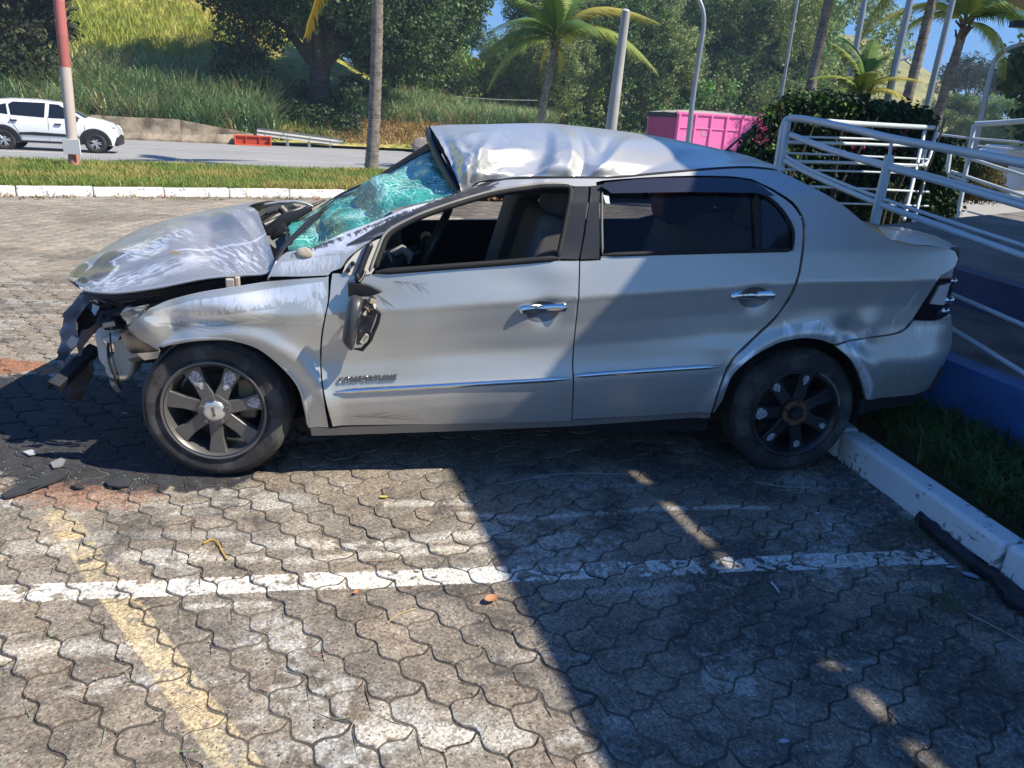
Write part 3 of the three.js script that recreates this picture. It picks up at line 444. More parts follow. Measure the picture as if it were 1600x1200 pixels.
mesh('quarter_glass', panelGeo(toL([[1191, 306], ...sp([[1210, 319], [1226, 338], [1236, 361]], 3), [1235, 388], [1191, 389]]), .03, S, .003, -.006), mat([.010, .012, .016], .04, 0, { ...DS }), rdoor, 'dark quarter glass');
mesh('sun_screen_tag', panelGeo(toL([[941, 304], [950, 306], [952, 318], [945, 317]]), .02, S, .002, .012), mat([.6, .66, .72], .5), rdoor, 'pale blue paper tag in the window corner');
// drip rail between roof and side frame
mesh('drip_rail', bead(pathS([[742, 292], [800, 279], [880, 277.5], [930, 278], [970, 276.5], [1080, 266.5], [1162, 261.5], [1215, 266]], -.004), .006, .006), mat([.03, .03, .032], .5, .3), car);
// sills
panel('sill', [[484, 671], [700, 665], [891, 660], [1000, 653], [1113, 648], [1112, 655], [891, 669], [700, 677], [486, 684]], mat([.30, .29, .27], .5, .4, DS), 'dusty grey door sill', { off: -.02, lip: .2 });
// trim, lettering, handles
mesh('chrome_strip', bead(pathS([[524, 612.5], [700, 602.5], [890, 592]], .008), .011, .007), chrome, fdoor); mesh('chrome_strip', bead(pathS([[897, 588], [1000, 580.5], [1126, 572.5]], .008), .010, .007), chrome, rdoor);
for (const [px, door] of [[[[812, 487], [822, 482.5], [848, 481.5], [868, 481], [886, 480.5]], fdoor], [[[1143, 465.5], [1152, 462], [1176, 461.5], [1196, 461], [1211, 461]], rdoor]]) {
  const h = mesh('handle', bead(pathS(px, .009), .0165, .0075, 12), chrome, door, 'chrome pull handle'); 
  const e = px[0], f = px[3]; mesh('handle_cup', (() => { const a = onS((e[0] + f[0]) / 2 + 6, e[1] - 2), l = []; for (let k = 0; k < 28; k++) { const t = k / 28 * 6.283; l.push([a.x + .068 * Math.cos(t), a.y + .045 * Math.sin(t)]); } return panelGeo(l, .012, S, .002, .0015); })(), mat([.2, .2, .2], .4, .6, DS), door);
  for (const q of [e, px[4]]) mesh('handle_foot', bar(onS(q[0] + (q === e ? 8 : -8), q[1] - (q === e ? 3 : 0), -.01), onS(q[0] + (q === e ? 8 : -8), q[1] - (q === e ? 3 : 0), .010), .010), chrome, door);
}
{
  const font = await new FontLoader().loadAsync('fonts/droid/droid_sans_bold.typeface.json');
  const g = new TextGeometry('COMFORTLINE', { font, size: .0215, depth: .005, curveSegments: 3, bevelEnabled: true, bevelSize: .0006, bevelThickness: .0006, bevelSegments: 1 }); g.computeBoundingBox(); const w = g.boundingBox.max.x, a = onS(528, 597.5), b = onS(619, 592.5); g.scale((b.x - a.x) / w, 1, 1);
  const pos = g.attributes.position, ang = Math.atan2(b.y - a.y, b.x - a.x); for (let i = 0; i < pos.count; i++) { const x = pos.getX(i), y = pos.getY(i) + x * Math.tan(ang) + a.y, X = a.x + x + (pos.getY(i)) * .12; pos.setXYZ(i, X, y, S(X, y) + pos.getZ(i) + .003); } g.computeVertexNormals(); mesh('badge_lettering', g, mat([.30, .30, .30], .22, .9), fdoor, 'chrome COMFORTLINE lettering');
  car.userData.font = 0; delete car.userData.font; globalThis.__font = font;
}
// --- tail lamp
{
  const t = panel('tail_lamp', [[1494, 419], [1482, 424], [1471, 432], [1460, 449], [1429, 498], [1470, 500], [1476, 478], [1487, 443]], mat([.012, .004, .006], .15, 0, { ...DS, clearcoat: 1 }), 'broken tail lamp with bulbs showing', { off: -.012, lip: .09 });
  panel('reversing_lens', [[1470, 447], [1486, 443], [1476, 477], [1455, 475]], mat([.62, .60, .58], .3, 0, DS), 'white reversing lamp', { parent: t, off: -.004, lip: .03 });
  for (const [x, y, r] of [[1491, 440, .014], [1483, 470, .02], [1477, 487, .017]]) { const b = onS(x - 4, y, -.03), g = new THREE.SphereGeometry(r, 12, 10); g.scale(1.5, 1, 1); g.translate(b.x + .02, b.y, b.z - .02); mesh('lamp_bulb', g, chrome, t); }
}
// --- roof, crushed down on the near side and torn up in front
const roofN = (u) => { const pts = [[722, 298], [750, 284], [800, 278], [880, 276.5], [930, 277], [970, 275.5], [1080, 265.5], [1162, 260.5], [1219, 266]], f = curve(pts.map(([x, y]) => V3(x, y, 0))).getPoint(u); return onS(f.x, f.y, -.002); };
const RN = curve(Array.from({ length: 25 }, (_, i) => roofN(i / 24)));
const RM = curve([[671.5, 197], [700, 195], [760, 194], [845, 192.5], [900, 196.5], [960, 203.5], [1040, 215], [1135, 235], [1180, 247], [1221, 266]].map(([x, y], i, l) => atZ(x, y, lerp(-.92, -.62, sst(.5, 1, i / (l.length - 1))))));
{
  const fold = (x, w) => Math.max(0, 1 - Math.abs(x) / w);
  const g = grid(170, 90, (u, v) => {
    const n = RN.getPoint(u), m = RM.getPoint(u), nv = clamp(v / .62), w = nv;
    let p; if (v <= .62) { p = n.clone().lerp(m, w); p.z = lerp(n.z, m.z, Math.pow(w, lerp(2.0, 1.25, sst(.6, .95, u)))); p.y += .012 * Math.sin(w * Math.PI); }
    else { const k = (v - .62) / .38; p = m.clone(); p.z = lerp(m.z, -1.42, k); p.y -= .09 * k * k * sst(0, .3, 1 - Math.abs(u - .5)); }
    // folds hammered into the near edge
    const e = sst(-.02, .10, w) * sst(1, .42, w), uu = u - .13 * w * sst(.43, .5, u) - .05 * w * sst(.42, .3, u);
    let d = e * table(uu, [0, .05, .12, .30, .325, .38, .43, .475, .62, .85, 1], [.0, .030, .034, -.026, .012, .022, -.020, .018, -.040, -.004, 0]);
    const q = w - .30 - .9 * (u - .12); d += .026 * fold(q, .13) * sst(.36, .25, u) * sst(0, .04, u) - .022 * fold(q + .2, .10) * sst(.30, .15, u);
    d += .020 * fold(u - .10 - .16 * w, .03) * e - .016 * fold(w - .62 + u, .12) * sst(.3, .1, u) * sst(0, .05, u);
    d += .020 * (.3 - Math.abs(noise(u * 9 + w * 2, w * 4 - u * 3, 71) - .5) * 2) * sst(.8, .3, u) * e + .009 * (.3 - Math.abs(noise(u * 20 - w * 5, w * 9 + u * 6, 73) - .5) * 2) * sst(.45, .15, u) * e;
    d += .006 * (noise(u * 18, w * 7, 61) - .5) * sst(.75, .3, u) * sst(0, .1, w) * sst(1, .8, w) + .006 * (noise(u * 44, w * 22, 62) - .5) * sst(.36, .1, u) * e;
    if (v <= .62) { p.y += d * .7; p.z += d * .8; }
    return p;
  });
  const roofTex = (() => { const c = document.createElement('canvas'); c.width = c.height = 1024; const q = c.getContext('2d'); const s = (v) => Math.round(toS(v) * 255); q.fillStyle = `rgb(${s(.57)},${s(.57)},${s(.56)})`; q.fillRect(0, 0, 1024, 1024); for (let k = 0; k < 420; k++) { const u = Math.pow(rnd(), 1.6) * .5, v = R(.03, .55), a = R(-.6, .6) + (rnd() < .5 ? 1.6 : .4); q.strokeStyle = `rgba(240,240,238,${R(.15, .7)})`; q.lineWidth = R(.6, 3); q.beginPath(); q.moveTo(u * 1024, 1024 - v * 1024); q.lineTo(u * 1024 + Math.cos(a) * R(5, 40), 1024 - v * 1024 + Math.sin(a) * R(5, 40)); q.stroke(); } for (let k = 0; k < 120; k++) { q.fillStyle = `rgba(90,84,74,${R(.1, .5)})`; q.fillRect(R(0, 500), 1024 - R(10, 560), R(1, 5), R(1, 4)); } const t = new THREE.CanvasTexture(c); t.colorSpace = THREE.SRGBColorSpace; return t; })();
  const roof = mesh('roof', g, mat([1, 1, 1], .40, .55, { map: roofTex, clearcoat: .5, clearcoatRoughness: .14, ...DS }), car, 'crushed roof with deep folds');
  // inner header rail torn up with the roof's front edge
  const hp = Array.from({ length: 12 }, (_, i) => { const w = i / 11; return RN.getPoint(0).lerp(RM.getPoint(0), w).add(V3(-.012 - .012 * Math.sin(w * 3), -.012, -.004)); });
  mesh('header_rail', bead(hp, .018, .02), mat([.035, .037, .04], .5, .2, DS), roof, 'dark torn front rail of the roof');
  mesh('roof_lining', grid(20, 10, (u, v) => { const n = RN.getPoint(.03 + u * .95), m = RM.getPoint(.03 + u * .95); const p = v < .6 ? n.clone().lerp(m, v / .6) : m.clone().setZ(lerp(m.z, -1.4, (v - .6) / .4)); p.y -= .05 + (v < .15 ? .02 : 0); p.z -= .04 * (1 - v); return p; }), mat([.10, .10, .10], .95, 0, DS), roof);
  mesh('antenna', [bar(atZ(1133, 236, -.75), atZ(1194, 184, -.80), .006, .003), box(.06, .025, .04, atZ(1133, 238, -.75).x, atZ(1133, 238, -.75).y, -.75, .01)], blackTrim, car, 'short black roof antenna');
}
// rear window, far side
mesh('rear_window', grid(6, 8, (u, v) => { const a = atZ(lerp(1222, 1388, u), table(u, [0, .5, 1], [268, 318, 373]), -.2), z = lerp(-.2, -1.4, v); return V3(a.x + .05 * Math.sin(v * Math.PI), a.y - .01, z); }), mat([.02, .024, .03], .05, 0, DS), car, 'rear window');
// --- bonnet, bent up at the back, ground bare in front
const HN = curve([[127, 453], [150, 456.5], [185, 457.5], [247, 449.5], [319, 435.5], [372, 430.5], [416, 427], [429, 407]].map(([x, y], i) => atZ(x, y, [-.30, -.24, -.19, -.15, -.13, -.125, -.12, -.15][i])));
const HM = curve([[107, 437], [116, 420], [140, 403], [169, 383.5], [216, 358.5], [279, 339], [341, 327.5], [387, 322.5]].map(([x, y], i) => atZ(x, y, [-.62, -.66, -.70, -.72, -.74, -.75, -.75, -.74][i])));
{
  const t = dataTex(1024, 1024, (i, j) => { // sanded to primer in front, white torn lacquer round it, long drag scratches
    const u = i / 1024, v = j / 1024, wu = u + .05 * (fbm(u * 6, v * 6, 3, 301) - .5), wv = v + .09 * (fbm(u * 6 + 9, v * 5, 3, 303) - .5);
    const hf = noise(u * 300, v * 210, 305), mf = fbm(u * 42, v * 30, 3, 307), st = noise(wu * 26 + wv * 5, wv * 190 - wu * 60, 309), st2 = noise(wu * 190 + wv * 70, wv * 22, 311);
    let c = [.42, .42, .415].map((k) => k * (.92 + .16 * fbm(u * 5, v * 5, 3, 313)));
    const mix = (col, w) => { w = clamp(w); c = c.map((k, q) => lerp(k, col[q], w)); };
    const hump = (cu, cv, ru, rv) => Math.max(0, 1 - ((wu - cu) / ru) ** 2 - ((wv - cv) / rv) ** 2);
    // brown-grey sanded field
    const f = Math.max(hump(.17, .36, .19, .24), .9 * hump(.10, .68, .14, .22), .8 * hump(.33, .52, .14, .12)) + .55 * (fbm(u * 7, v * 6, 4, 315) - .5);
    mix([.19, .175, .145], sst(.30, .42, f) * (.62 + .4 * mf)); mix([.93, .93, .92], sst(.12, .24, f) * sst(.36, .26, f) * sst(.25, .6, mf * .6 + st * .5));
    // bright bruise in the middle, scuffed band along the near edge, torn rear corner
    mix([.95, .95, .94], sst(.10, .75, hump(.47, .46, .12, .22) + .5 * (mf - .5)) * sst(.46, .66, st2 * .5 + mf * .5 + .10)); mix([.94, .94, .93], hump(.30, .12, .34, .10) * sst(.46, .64, st * .6 + mf * .45 + .03)); mix([.94, .94, .93], hump(.78, .16, .22, .20) * sst(.48, .66, st2 * .55 + mf * .45)); mix([.93, .93, .92], hump(.60, .52, .08, .22) * sst(.54, .7, st2 * .7 + mf * .3));
    mix([.93, .93, .93], sst(.82, .95, noise(wu * 9 + 3, wv * 150, 317)) * .35 * sst(.02, .2, v)); mix([.92, .92, .92], hump(.90, .70, .10, .34) * sst(.62, .8, noise(wu * 160, wv * 7, 319)) * .8);
    mix([.93, .93, .92], sst(.012, .003, Math.abs(wv - .26 - .02 * Math.sin(u * 9))) * sst(.45, .6, u) * .8); mix([.5, .33, .14], hump(.53, .22, .025, .03) * .9);
    mix([.90, .90, .89], sst(.05, .0, u) * sst(.3, .6, mf + .15)); const d = hf > .9 ? .55 : 1; return c.map((k) => k * d * (.95 + .1 * hf));
  }, true, false);
  const fold = (x, w) => Math.max(0, 1 - Math.abs(x) / w);
  const hood = mesh('bonnet', grid(90, 60, (u, v) => {
    const n = HN.getPoint(u), m = HM.getPoint(u); let p;
    if (v <= .6) { const w = v / .6; p = n.clone().lerp(m, w); const up = .045 * Math.sin(w * Math.PI) * sst(0, .25, u) + .02 * Math.sin(w * Math.PI); p.y += up;
      let d = -.018 * Math.exp(-(((u - .22) / .12) ** 2) - (((w - .5) / .22) ** 2)) + .014 * fold(w - .28 + .1 * u, .12) * sst(.9, .5, u) - .022 * fold(u - .62 - .22 * w, .09) * Math.sin(w * Math.PI) + .014 * fold(u - .48 - .2 * w, .08) * Math.sin(w * Math.PI) + .02 * fold(u - .9 + .1 * w, .1) * sst(0, .5, w) * sst(1, .7, w) + .010 * (noise(u * 10, w * 7, 41) - .5) * Math.sin(w * Math.PI) + .022 * (.3 - Math.abs(noise(u * 7 + w * 3, w * 3 - u * 2, 45) - .5) * 2) * Math.sin(w * Math.PI);
      p.y += d; p.z += d * .5; }
    else { const k = (v - .6) / .4; p = m.clone(); p.z = lerp(m.z, -1.42, k); p.y -= .10 * k * k - .03 * k * sst(.7, 1, u); p.x += .10 * k * sst(.5, 1, u); }
    return p;
  }, (u, v) => [u, v <= .6 ? v / .6 : 1]), mat([1, 1, 1], .42, .5, { map: t, clearcoat: .25, clearcoatRoughness: .3, ...DS }), car, 'buckled bonnet scraped to bare metal');
  // folded lip under the leading edge
  mesh('bonnet_lip', grid(20, 4, (u, v) => { const a = HN.getPoint(.0).lerp(HM.getPoint(0), u), b = a.clone(); a.x += -.004; a.y -= .03 * v * (1 - .5 * u); a.x += .045 * v; return a; }), mat([.72, .72, .71], .5, .3, DS), hood, 'torn pale leading edge');
  mesh('bonnet_hem', bead(Array.from({ length: 30 }, (_, i) => HN.getPoint(i / 29)), .006, .007), plainPaint, hood);
  // inner frame of the bonnet, seen behind the buckled rear edge
  const fr = mat([.24, .24, .22], .6, .3, DS);
  mesh('bonnet_frame', grid(14, 6, (u, v) => { const a = atZ(lerp(391, 452, u), table(u, [0, .3, .7, 1], [347, 326, 316.5, 317]), -1.0), b = atZ(lerp(404, 470, u), table(u, [0, .4, 1], [356, 336, 327]), -.95); const p = a.lerp(b, v); p.y += .01 * Math.sin(v * 9) * (1 - v); p.z -= .06 * v; return p; }), fr, car, 'bent inner frame of the bonnet');
  mesh('bonnet_edge', bead([[387, 323], [410, 320], [445, 315.5], [461, 315], [478, 318], [489, 322.5]].map(([x, y]) => atZ(x, y, -1.02)), .008, .008), plainPaint, car);
  mesh('hinge', [bar(atZ(404, 346, -.9), atZ(426, 330, -.9), .012), bar(atZ(418, 332, -.9), atZ(432, 328, -.9), .016, .010), bar(atZ(412, 352, -.85), atZ(470, 326, -1.0), .014), bar(atZ(438, 324, -1), atZ(446, 332, -1), .022)], mat([.10, .10, .095], .5, .6), car);
  mesh('cowl', [grid(10, 8, (u, v) => { const a = atZ(lerp(398, 446, u), lerp(352, 390, u), -.55), b = atZ(lerp(405, 486, u), lerp(352, 332, u), -1.25); const p = a.lerp(b, v); p.y -= .03; return p; })], mat([.16, .155, .14], .8, 0, DS), car, 'exposed cowl below the windscreen');
  mesh('cowl_trim', bead([[414, 364], [430, 356], [446, 343], [487, 326]].map(([x, y]) => atZ(x, y, -.75)), .03, .012), plastic, car); mesh('cowl_trim', bead([[424, 374], [436, 362], [446, 350]].map(([x, y]) => atZ(x, y, -.5)), .022, .012), plastic, car);
}
// --- shattered windscreen
const WN = curve([[450, 393], [485, 388], [537, 363], [592, 343], [630, 326], [680, 313], [724, 299]].map(([x, y], i) => { const p = onS(x, y, -.012); p.z -= .02; return p; }));
const WF = curve([[443, 362], [462, 350], [487, 335.5], [530, 307.5], [567, 290], [605, 272.5], [645, 250], [683, 230]].map(([x, y], i, l) => atZ(x, y, lerp(-1.15, -1.22, i / 7))));
{
  const N = 1024, bits = []; for (let k = 0; k < 26; k++) bits.push([rnd(), rnd(), R(.06, .25)]);
  const pts = []; for (let k = 0; k < 2600; k++) pts.push([rnd(), rnd()]);
  const G = 40, bin = new Map(); pts.forEach((p, i) => { const k = Math.floor(p[0] * G) + ',' + Math.floor(p[1] * G); if (!bin.has(k)) bin.set(k, []); bin.get(k).push(p); });
  const t = dataTex(N, N, (i, j) => { // crazed safety glass: small crumbs between white fracture lines
    let u = i / N, v = j / N; u += .012 * (noise(u * 22, v * 22, 5) - .5); v += .012 * (noise(u * 22, v * 22, 6) - .5); let d1 = 9, d2 = 9; const bx = Math.floor(u * G), by = Math.floor(v * G);
    for (let a = -1; a <= 1; a++) for (let b = -1; b <= 1; b++) for (const p of bin.get((bx + a) + ',' + (by + b)) ?? []) { const d = Math.hypot(p[0] - u, (p[1] - v) * 1.3); if (d < d1) { d2 = d1; d1 = d; } else if (d < d2) d2 = d; }
    const dens = fbm(u * 5, v * 5, 3, 9), lw = .0008 + .0032 * sst(.45, .7, dens), crack = sst(lw, lw * .35, d2 - d1); let long = 0;
    for (const [x, y, r] of bits) { const d = Math.abs(Math.hypot(u - x, v - y) - r); if (d < .0035) long = Math.max(long, sst(.0035, .001, d) * sst(.4, .6, noise(u * 30, v * 30, 12))); }
    const k = fbm(u * 9, v * 9, 4, 15), f = noise(u * 260, v * 260, 18), g = .35 + .9 * k + .5 * (f - .5); let c = [.05 * g, .38 * g, .31 * g]; for (const [a, b, n, rr] of [[.62, .36, 15, .34], [.24, .30, 13, .26], [.84, .62, 11, .3]]) { const dx = u - a, dy = (v - b) * .8, rad = Math.hypot(dx, dy), an = Math.atan2(dy, dx) / 6.2832 * n, k2 = Math.abs(((an + .25 * noise(rad * 14, n, 41)) % 1 + 1) % 1 - .5) * rad * 6.28 / n; if (rad < rr) long = Math.max(long, sst(.0034, .0012, k2) * sst(rr, rr * .5, rad)); }
    const dk = sst(.52, .72, fbm(u * 3 + 3, v * 3, 3, 25)); c = c.map((x, q) => lerp(x, [.012, .09, .11][q], dk * .6));
    const crush = sst(.60, .72, fbm(u * 7 + 20, v * 5, 4, 45)) * sst(.3, .6, noise(u * 200, v * 200, 46)) * .8; const w = Math.max(crack * (.35 + .65 * dens), long * .8, crush); return c.map((x, q) => lerp(x, [.55, .85, .78][q], w));
  }, true, false);
  const bmp = dataTex(512, 512, (i, j) => { const n = fbm(i / 512 * 60, j / 512 * 60, 3, 4); return [n, n, n]; }, false);
  const glassM = mat([1, 1, 1], .26, 0, { map: t, bumpMap: bmp, bumpScale: .004, ...DS, transmission: .12, thickness: 0, specularIntensity: .6 });
  const f = (dn) => (u, v) => { const n = WN.getPoint(u), m = WF.getPoint(u), p = n.lerp(m, v); const e = Math.sin(v * Math.PI) * sst(0, .1, u) * sst(1, .9, u); const d = .05 * e - .06 * Math.exp(-(((u - .22) / .1) ** 2) - (((v - .25) / .22) ** 2)) + .05 * Math.exp(-(((u - .62) / .12) ** 2) - (((v - .35) / .25) ** 2)) - .035 * Math.exp(-(((u - .46) / .06) ** 2) - (((v - .2) / .2) ** 2)) + .045 * e * (noise(u * 8, v * 6, 31) - .5) + .03 * e * (noise(u * 20, v * 14, 33) - .5) + .03 * e * (.3 - Math.abs(noise(u * 6 + v * 3, v * 5, 35) - .5) * 2); p.y += d * .7 - dn; p.x -= d * .5; return p; };
  const ws = mesh('windscreen', grid(80, 50, f(0)), glassM, car, 'shattered teal windscreen sagging inward');
  mesh('windscreen_frame', bead(Array.from({ length: 30 }, (_, i) => WF.getPoint(i / 29)), .012, .012), blackTrim, ws);
  // crumbs along the torn near edge
  const sp2 = []; for (let k = 0; k < 90; k++) { const u = R(0, 1), p = f(0)(u, R(0, .1)); p.y += .012; sp2.push([p, R(.5, 1.4), R(0, 6), R(0, 3)]); }
  scatter('glass_crumb', new THREE.OctahedronGeometry(.0035, 0), mat([.3, .6, .52], .2, 0, { transmission: .3, thickness: 0 }), sp2, ws).userData.kind = 'stuff';
  // wipers
  const wiper = (a, l) => { const w = mesh('wiper', bead(a.map(([x, y, z]) => atZ(x, y, z)), .012, .010), blackTrim, car, l); return w; };
  const w1 = wiper([[417, 440, -.08], [432, 408, -.14], [445, 385, -.25], [480, 350, -.45], [530, 311, -.78], [556, 300, -.9]], 'wiper lying across the broken glass');
  mesh('wiper_blade', bead([[478, 343, -.5], [520, 322, -.62], [560, 297, -.85], [600, 278, -.98]].map(([x, y, z]) => atZ(x, y, z)), .007, .011), rubber, w1);
  mesh('wiper_spring', bead([[418, 437, -.07], [430, 412, -.12], [436, 400, -.17]].map(([x, y, z]) => atZ(x, y, z)), .006, .006), bareSteel, w1);
  wiper([[413, 366, -.75], [440, 354, -.85], [480, 325, -1.05], [508, 312, -1.1]], 'second wiper folded up by the far side');
  mesh('filler_lump', (() => { const g = new THREE.SphereGeometry(.026, 20, 14), p = g.attributes.position, c = onS(476, 399, .0); for (let i = 0; i < p.count; i++) { const k = .65 + .7 * noise(p.getX(i) * 60 + 9, p.getY(i) * 60 + p.getZ(i) * 40, 5); p.setXYZ(i, p.getX(i) * k * 1.25, p.getY(i) * k, p.getZ(i) * k * .35); } g.computeVertexNormals(); g.translate(c.x, c.y, c.z); return g; })(), mat([.40, .36, .28], .8), car, 'torn filler lump at the pillar foot');
}
// --- engine bay and torn front
{
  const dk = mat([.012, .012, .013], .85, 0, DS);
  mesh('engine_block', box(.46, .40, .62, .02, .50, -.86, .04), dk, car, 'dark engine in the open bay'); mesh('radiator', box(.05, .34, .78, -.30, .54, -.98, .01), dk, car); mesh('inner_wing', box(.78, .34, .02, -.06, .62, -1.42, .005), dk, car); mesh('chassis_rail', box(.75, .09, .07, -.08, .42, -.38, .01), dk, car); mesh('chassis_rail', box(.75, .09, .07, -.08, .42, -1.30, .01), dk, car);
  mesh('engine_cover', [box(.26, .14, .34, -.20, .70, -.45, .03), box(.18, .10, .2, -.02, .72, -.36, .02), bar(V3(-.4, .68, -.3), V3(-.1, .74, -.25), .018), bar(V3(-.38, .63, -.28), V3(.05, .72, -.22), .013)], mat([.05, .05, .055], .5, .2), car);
  mesh('inner_wing', [grid(12, 3, (u, v) => { const a = atZ(lerp(250, 420, u), table(u, [0, .5, 1], [463, 446, 436]), -.16); a.y += .02 - .09 * v; a.z -= .09 * v; return a; })], mat([.05, .052, .055], .5, .3, DS), car);
  mesh('loose_connector', [box(.035, .04, .02, ...atZ(360, 443, -.11).toArray(), .006), box(.02, .045, .02, ...atZ(371, 441, -.11).toArray(), .006), bar(atZ(352, 441, -.11), atZ(362, 442, -.11), .004)], mat([.5, .42, .33], .6), car, 'beige broken clips on the wing edge');
  mesh('headlamp_rail', bead([[127, 458], [170, 462], [215, 463], [245, 459], [300, 450]].map(([x, y]) => atZ(x, y, -.28)), .016, .012), mat([.06, .065, .075], .5, .3), car);
  const rag = (px, z, m, name, label, o = {}) => { // torn sheet with thickness and crumple
    const loc = px.map(([x, y, dz = 0]) => atZ(x, y, z + dz)); const poly = loc.map((p) => [p.x, p.y]); const zc = (x, y) => { let s = 0, w = 0; for (const p of loc) { const k = 1 / ((p.x - x) ** 2 + (p.y - y) ** 2 + 1e-5); s += k * p.z; w += k; } return s / w + (o.crump ?? .03) * (noise(x * 22, y * 22, px.length) - .5); };
    return mesh(name, panelGeo(poly, .012, zc, o.th ?? .006), m, car, label);
  };
  const bumpPl = mat([.26, .29, .35], .38, .1, { clearcoat: .3, ...DS, map: patchTex([.5, .5, .5], [1.6, 1.6, 1.6], 6, 6, 91) });
  rag([[127, 457, .02], [112, 476, .05], [97, 491, .1], [99, 497, .1], [92, 520, .1], [87, 552, .12], [86, 563, .12], [95, 562], [97, 574], [103, 588], [101, 570], [109, 553, .03], [121, 540, .04], [124, 532, .05], [121, 519, .06], [119, 504, .05], [128, 488, .02], [150, 463, -.02]], -.52, bumpPl, 'bumper_cover', 'torn grey-blue half of the front bumper cover', { crump: .02 });
  rag([[130, 461], [190, 464], [250, 458], [248, 498], [205, 512], [160, 514], [128, 533], [120, 512], [116, 500]], -.66, dk, 'hollow_shade', 'dark sheet standing in for the shaded hollow behind the torn bumper', { crump: .05 });  // black backing sheet, added as the shade inside the open nose
  rag([[104, 525], [112, 522], [124, 530], [126, 535], [118, 541], [112, 545], [104, 538]], -.46, mat([.55, .56, .57], .45, .2, DS), 'bumper_bracket', 'bare bent bracket', { crump: .02 });
  rag([[128, 516], [141, 512], [165, 494], [190, 487], [193, 492], [170, 505], [150, 517], [132, 540], [127, 556], [120, 558], [121, 540]], -.36, mat([.13, .09, .075], .7, .1, DS), 'torn_liner', 'rusty torn edge of the splash liner', { crump: .04 });
  rag([[152, 515], [166, 507], [184, 508], [192, 512], [180, 524], [160, 531], [148, 527]], -.30, cream, 'lamp_bracket', 'cream plastic lamp bracket', { crump: .03 });
  rag([[150, 530], [158, 525], [166, 540], [170, 560], [171, 592], [164, 575], [154, 560]], -.30, mat([.6, .6, .58], .35, .3, DS), 'torn_bracket', undefined, { crump: .03 });
  const tank = mesh('washer_tank', (() => { const prof = [[176, 530], [196, 531], [214, 549], [211, 556], [203, 564], [200, 580], [192, 592], [178, 592], [168, 585], [169, 572], [180, 562], [181, 546]]; const loc = prof.map(([x, y]) => atZ(x, y, -.26)); const sh = new THREE.Shape(curve(loc.map((p) => V3(p.x, p.y, 0)), true).getPoints(60).map((p) => new THREE.Vector2(p.x, p.y))); const g = new THREE.ExtrudeGeometry(sh, { depth: .10, bevelEnabled: true, bevelSize: .018, bevelThickness: .025, bevelSegments: 4 }); g.translate(0, 0, -.40); return g; })(), cream, car, 'cream washer bottle hanging in the wheel arch');
  mesh('washer_pipe', tube([atZ(169, 536, -.25), atZ(170, 560, -.24), atZ(176, 580, -.24), atZ(190, 612, -.25)], .006), rubber, tank);
  rag([[186, 517], [198, 516], [250, 549], [246, 555], [206, 552], [190, 530]], -.17, mat([.075, .062, .05], .8, 0, DS), 'splash_liner', 'dirty brown splash liner ahead of the wheel', { crump: .03 });
  rag([[247, 544], [250, 549], [238, 560], [205, 566], [200, 560]], -.22, mat([.2, .18, .14], .7, 0, DS), 'splash_liner', undefined, { crump: .03 });
  rag([[188, 490], [206, 481], [232, 476], [226, 487], [212, 499], [199, 508], [196, 500]], -.10, mat([.30, .30, .29], .12, .2, { clearcoat: 1, ...DS }), 'headlamp_lens', 'cracked sliver of the headlamp lens', { crump: .02 });
  mesh('headlamp_rim', bead([[190, 490], [206, 482], [231, 477], [213, 498], [199, 508]].map(([x, y]) => atZ(x, y, -.092)), .004, .004), bareSteel, car);
  for (let k = 0; k < 11; k++) { const a = atZ(R(158, 192), R(498, 515), R(-.36, -.24)); mesh('lamp_shard', box(R(.02, .06), R(.012, .03), R(.006, .02), 0, 0, 0, .003).rotateZ(R(-1.2, 1.2)).rotateY(R(-1, 1)).translate(a.x, a.y, a.z), [dk, plastic, bareSteel, mat([.12, .09, .08], .7)][k % 4], car); }
  for (const [x0, y0, x1, y1, z, r] of [[140, 463, 205, 470, -.42, .012], [165, 470, 246, 462, -.36, .008], [205, 462, 232, 474, -.30, .010], [150, 470, 185, 485, -.5, .009], [128, 470, 116, 500, -.55, .012]]) mesh('bracket_bar', bar(atZ(x0, y0, z), atZ(x1, y1, z - .05), r, r * .8, 6), mat([.14, .145, .15], .45, .6), car);
  { const slam = mat([.20, .20, .20], .45, .5); mesh('slam_panel', bead([[146, 463], [165, 470], [190, 472], [212, 468], [236, 466]].map(([x, y]) => atZ(x, y, -.44)), .010, .03), slam, car, 'bent steel panel above the missing radiator grille');
    for (let k = 0; k < 5; k++) mesh('grille_bar', bead([[128 + k * 4, 472 + k * 9], [146 + k * 3, 476 + k * 8], [170 + k, 477 + k * 7]].map(([x, y]) => atZ(x, y, -.58 - .01 * k)), .004, .010), plastic, car);
    mesh('lamp_bowl', (() => { const g = new THREE.SphereGeometry(.036, 16, 10, 0, 6.3, 0, 1.7); g.rotateX(1.2); g.rotateZ(.9); const p = atZ(205, 492, -.19); g.translate(p.x, p.y, p.z); return g; })(), mat([.4, .4, .4], .25, .8, DS), car, 'broken reflector bowl of the headlamp');
    mesh('hose', tube([[136, 468, -.6], [150, 486, -.5], [172, 489, -.44], [196, 480, -.4]].map(([x, y, z]) => atZ(x, y, z)), .014, 30, 8), rubber, car); mesh('hose', tube([[182, 470, -.5], [172, 483, -.47], [158, 495, -.44], [150, 512, -.42]].map(([x, y, z]) => atZ(x, y, z)), .009, 24, 8), mat([.03, .035, .05], .4), car);
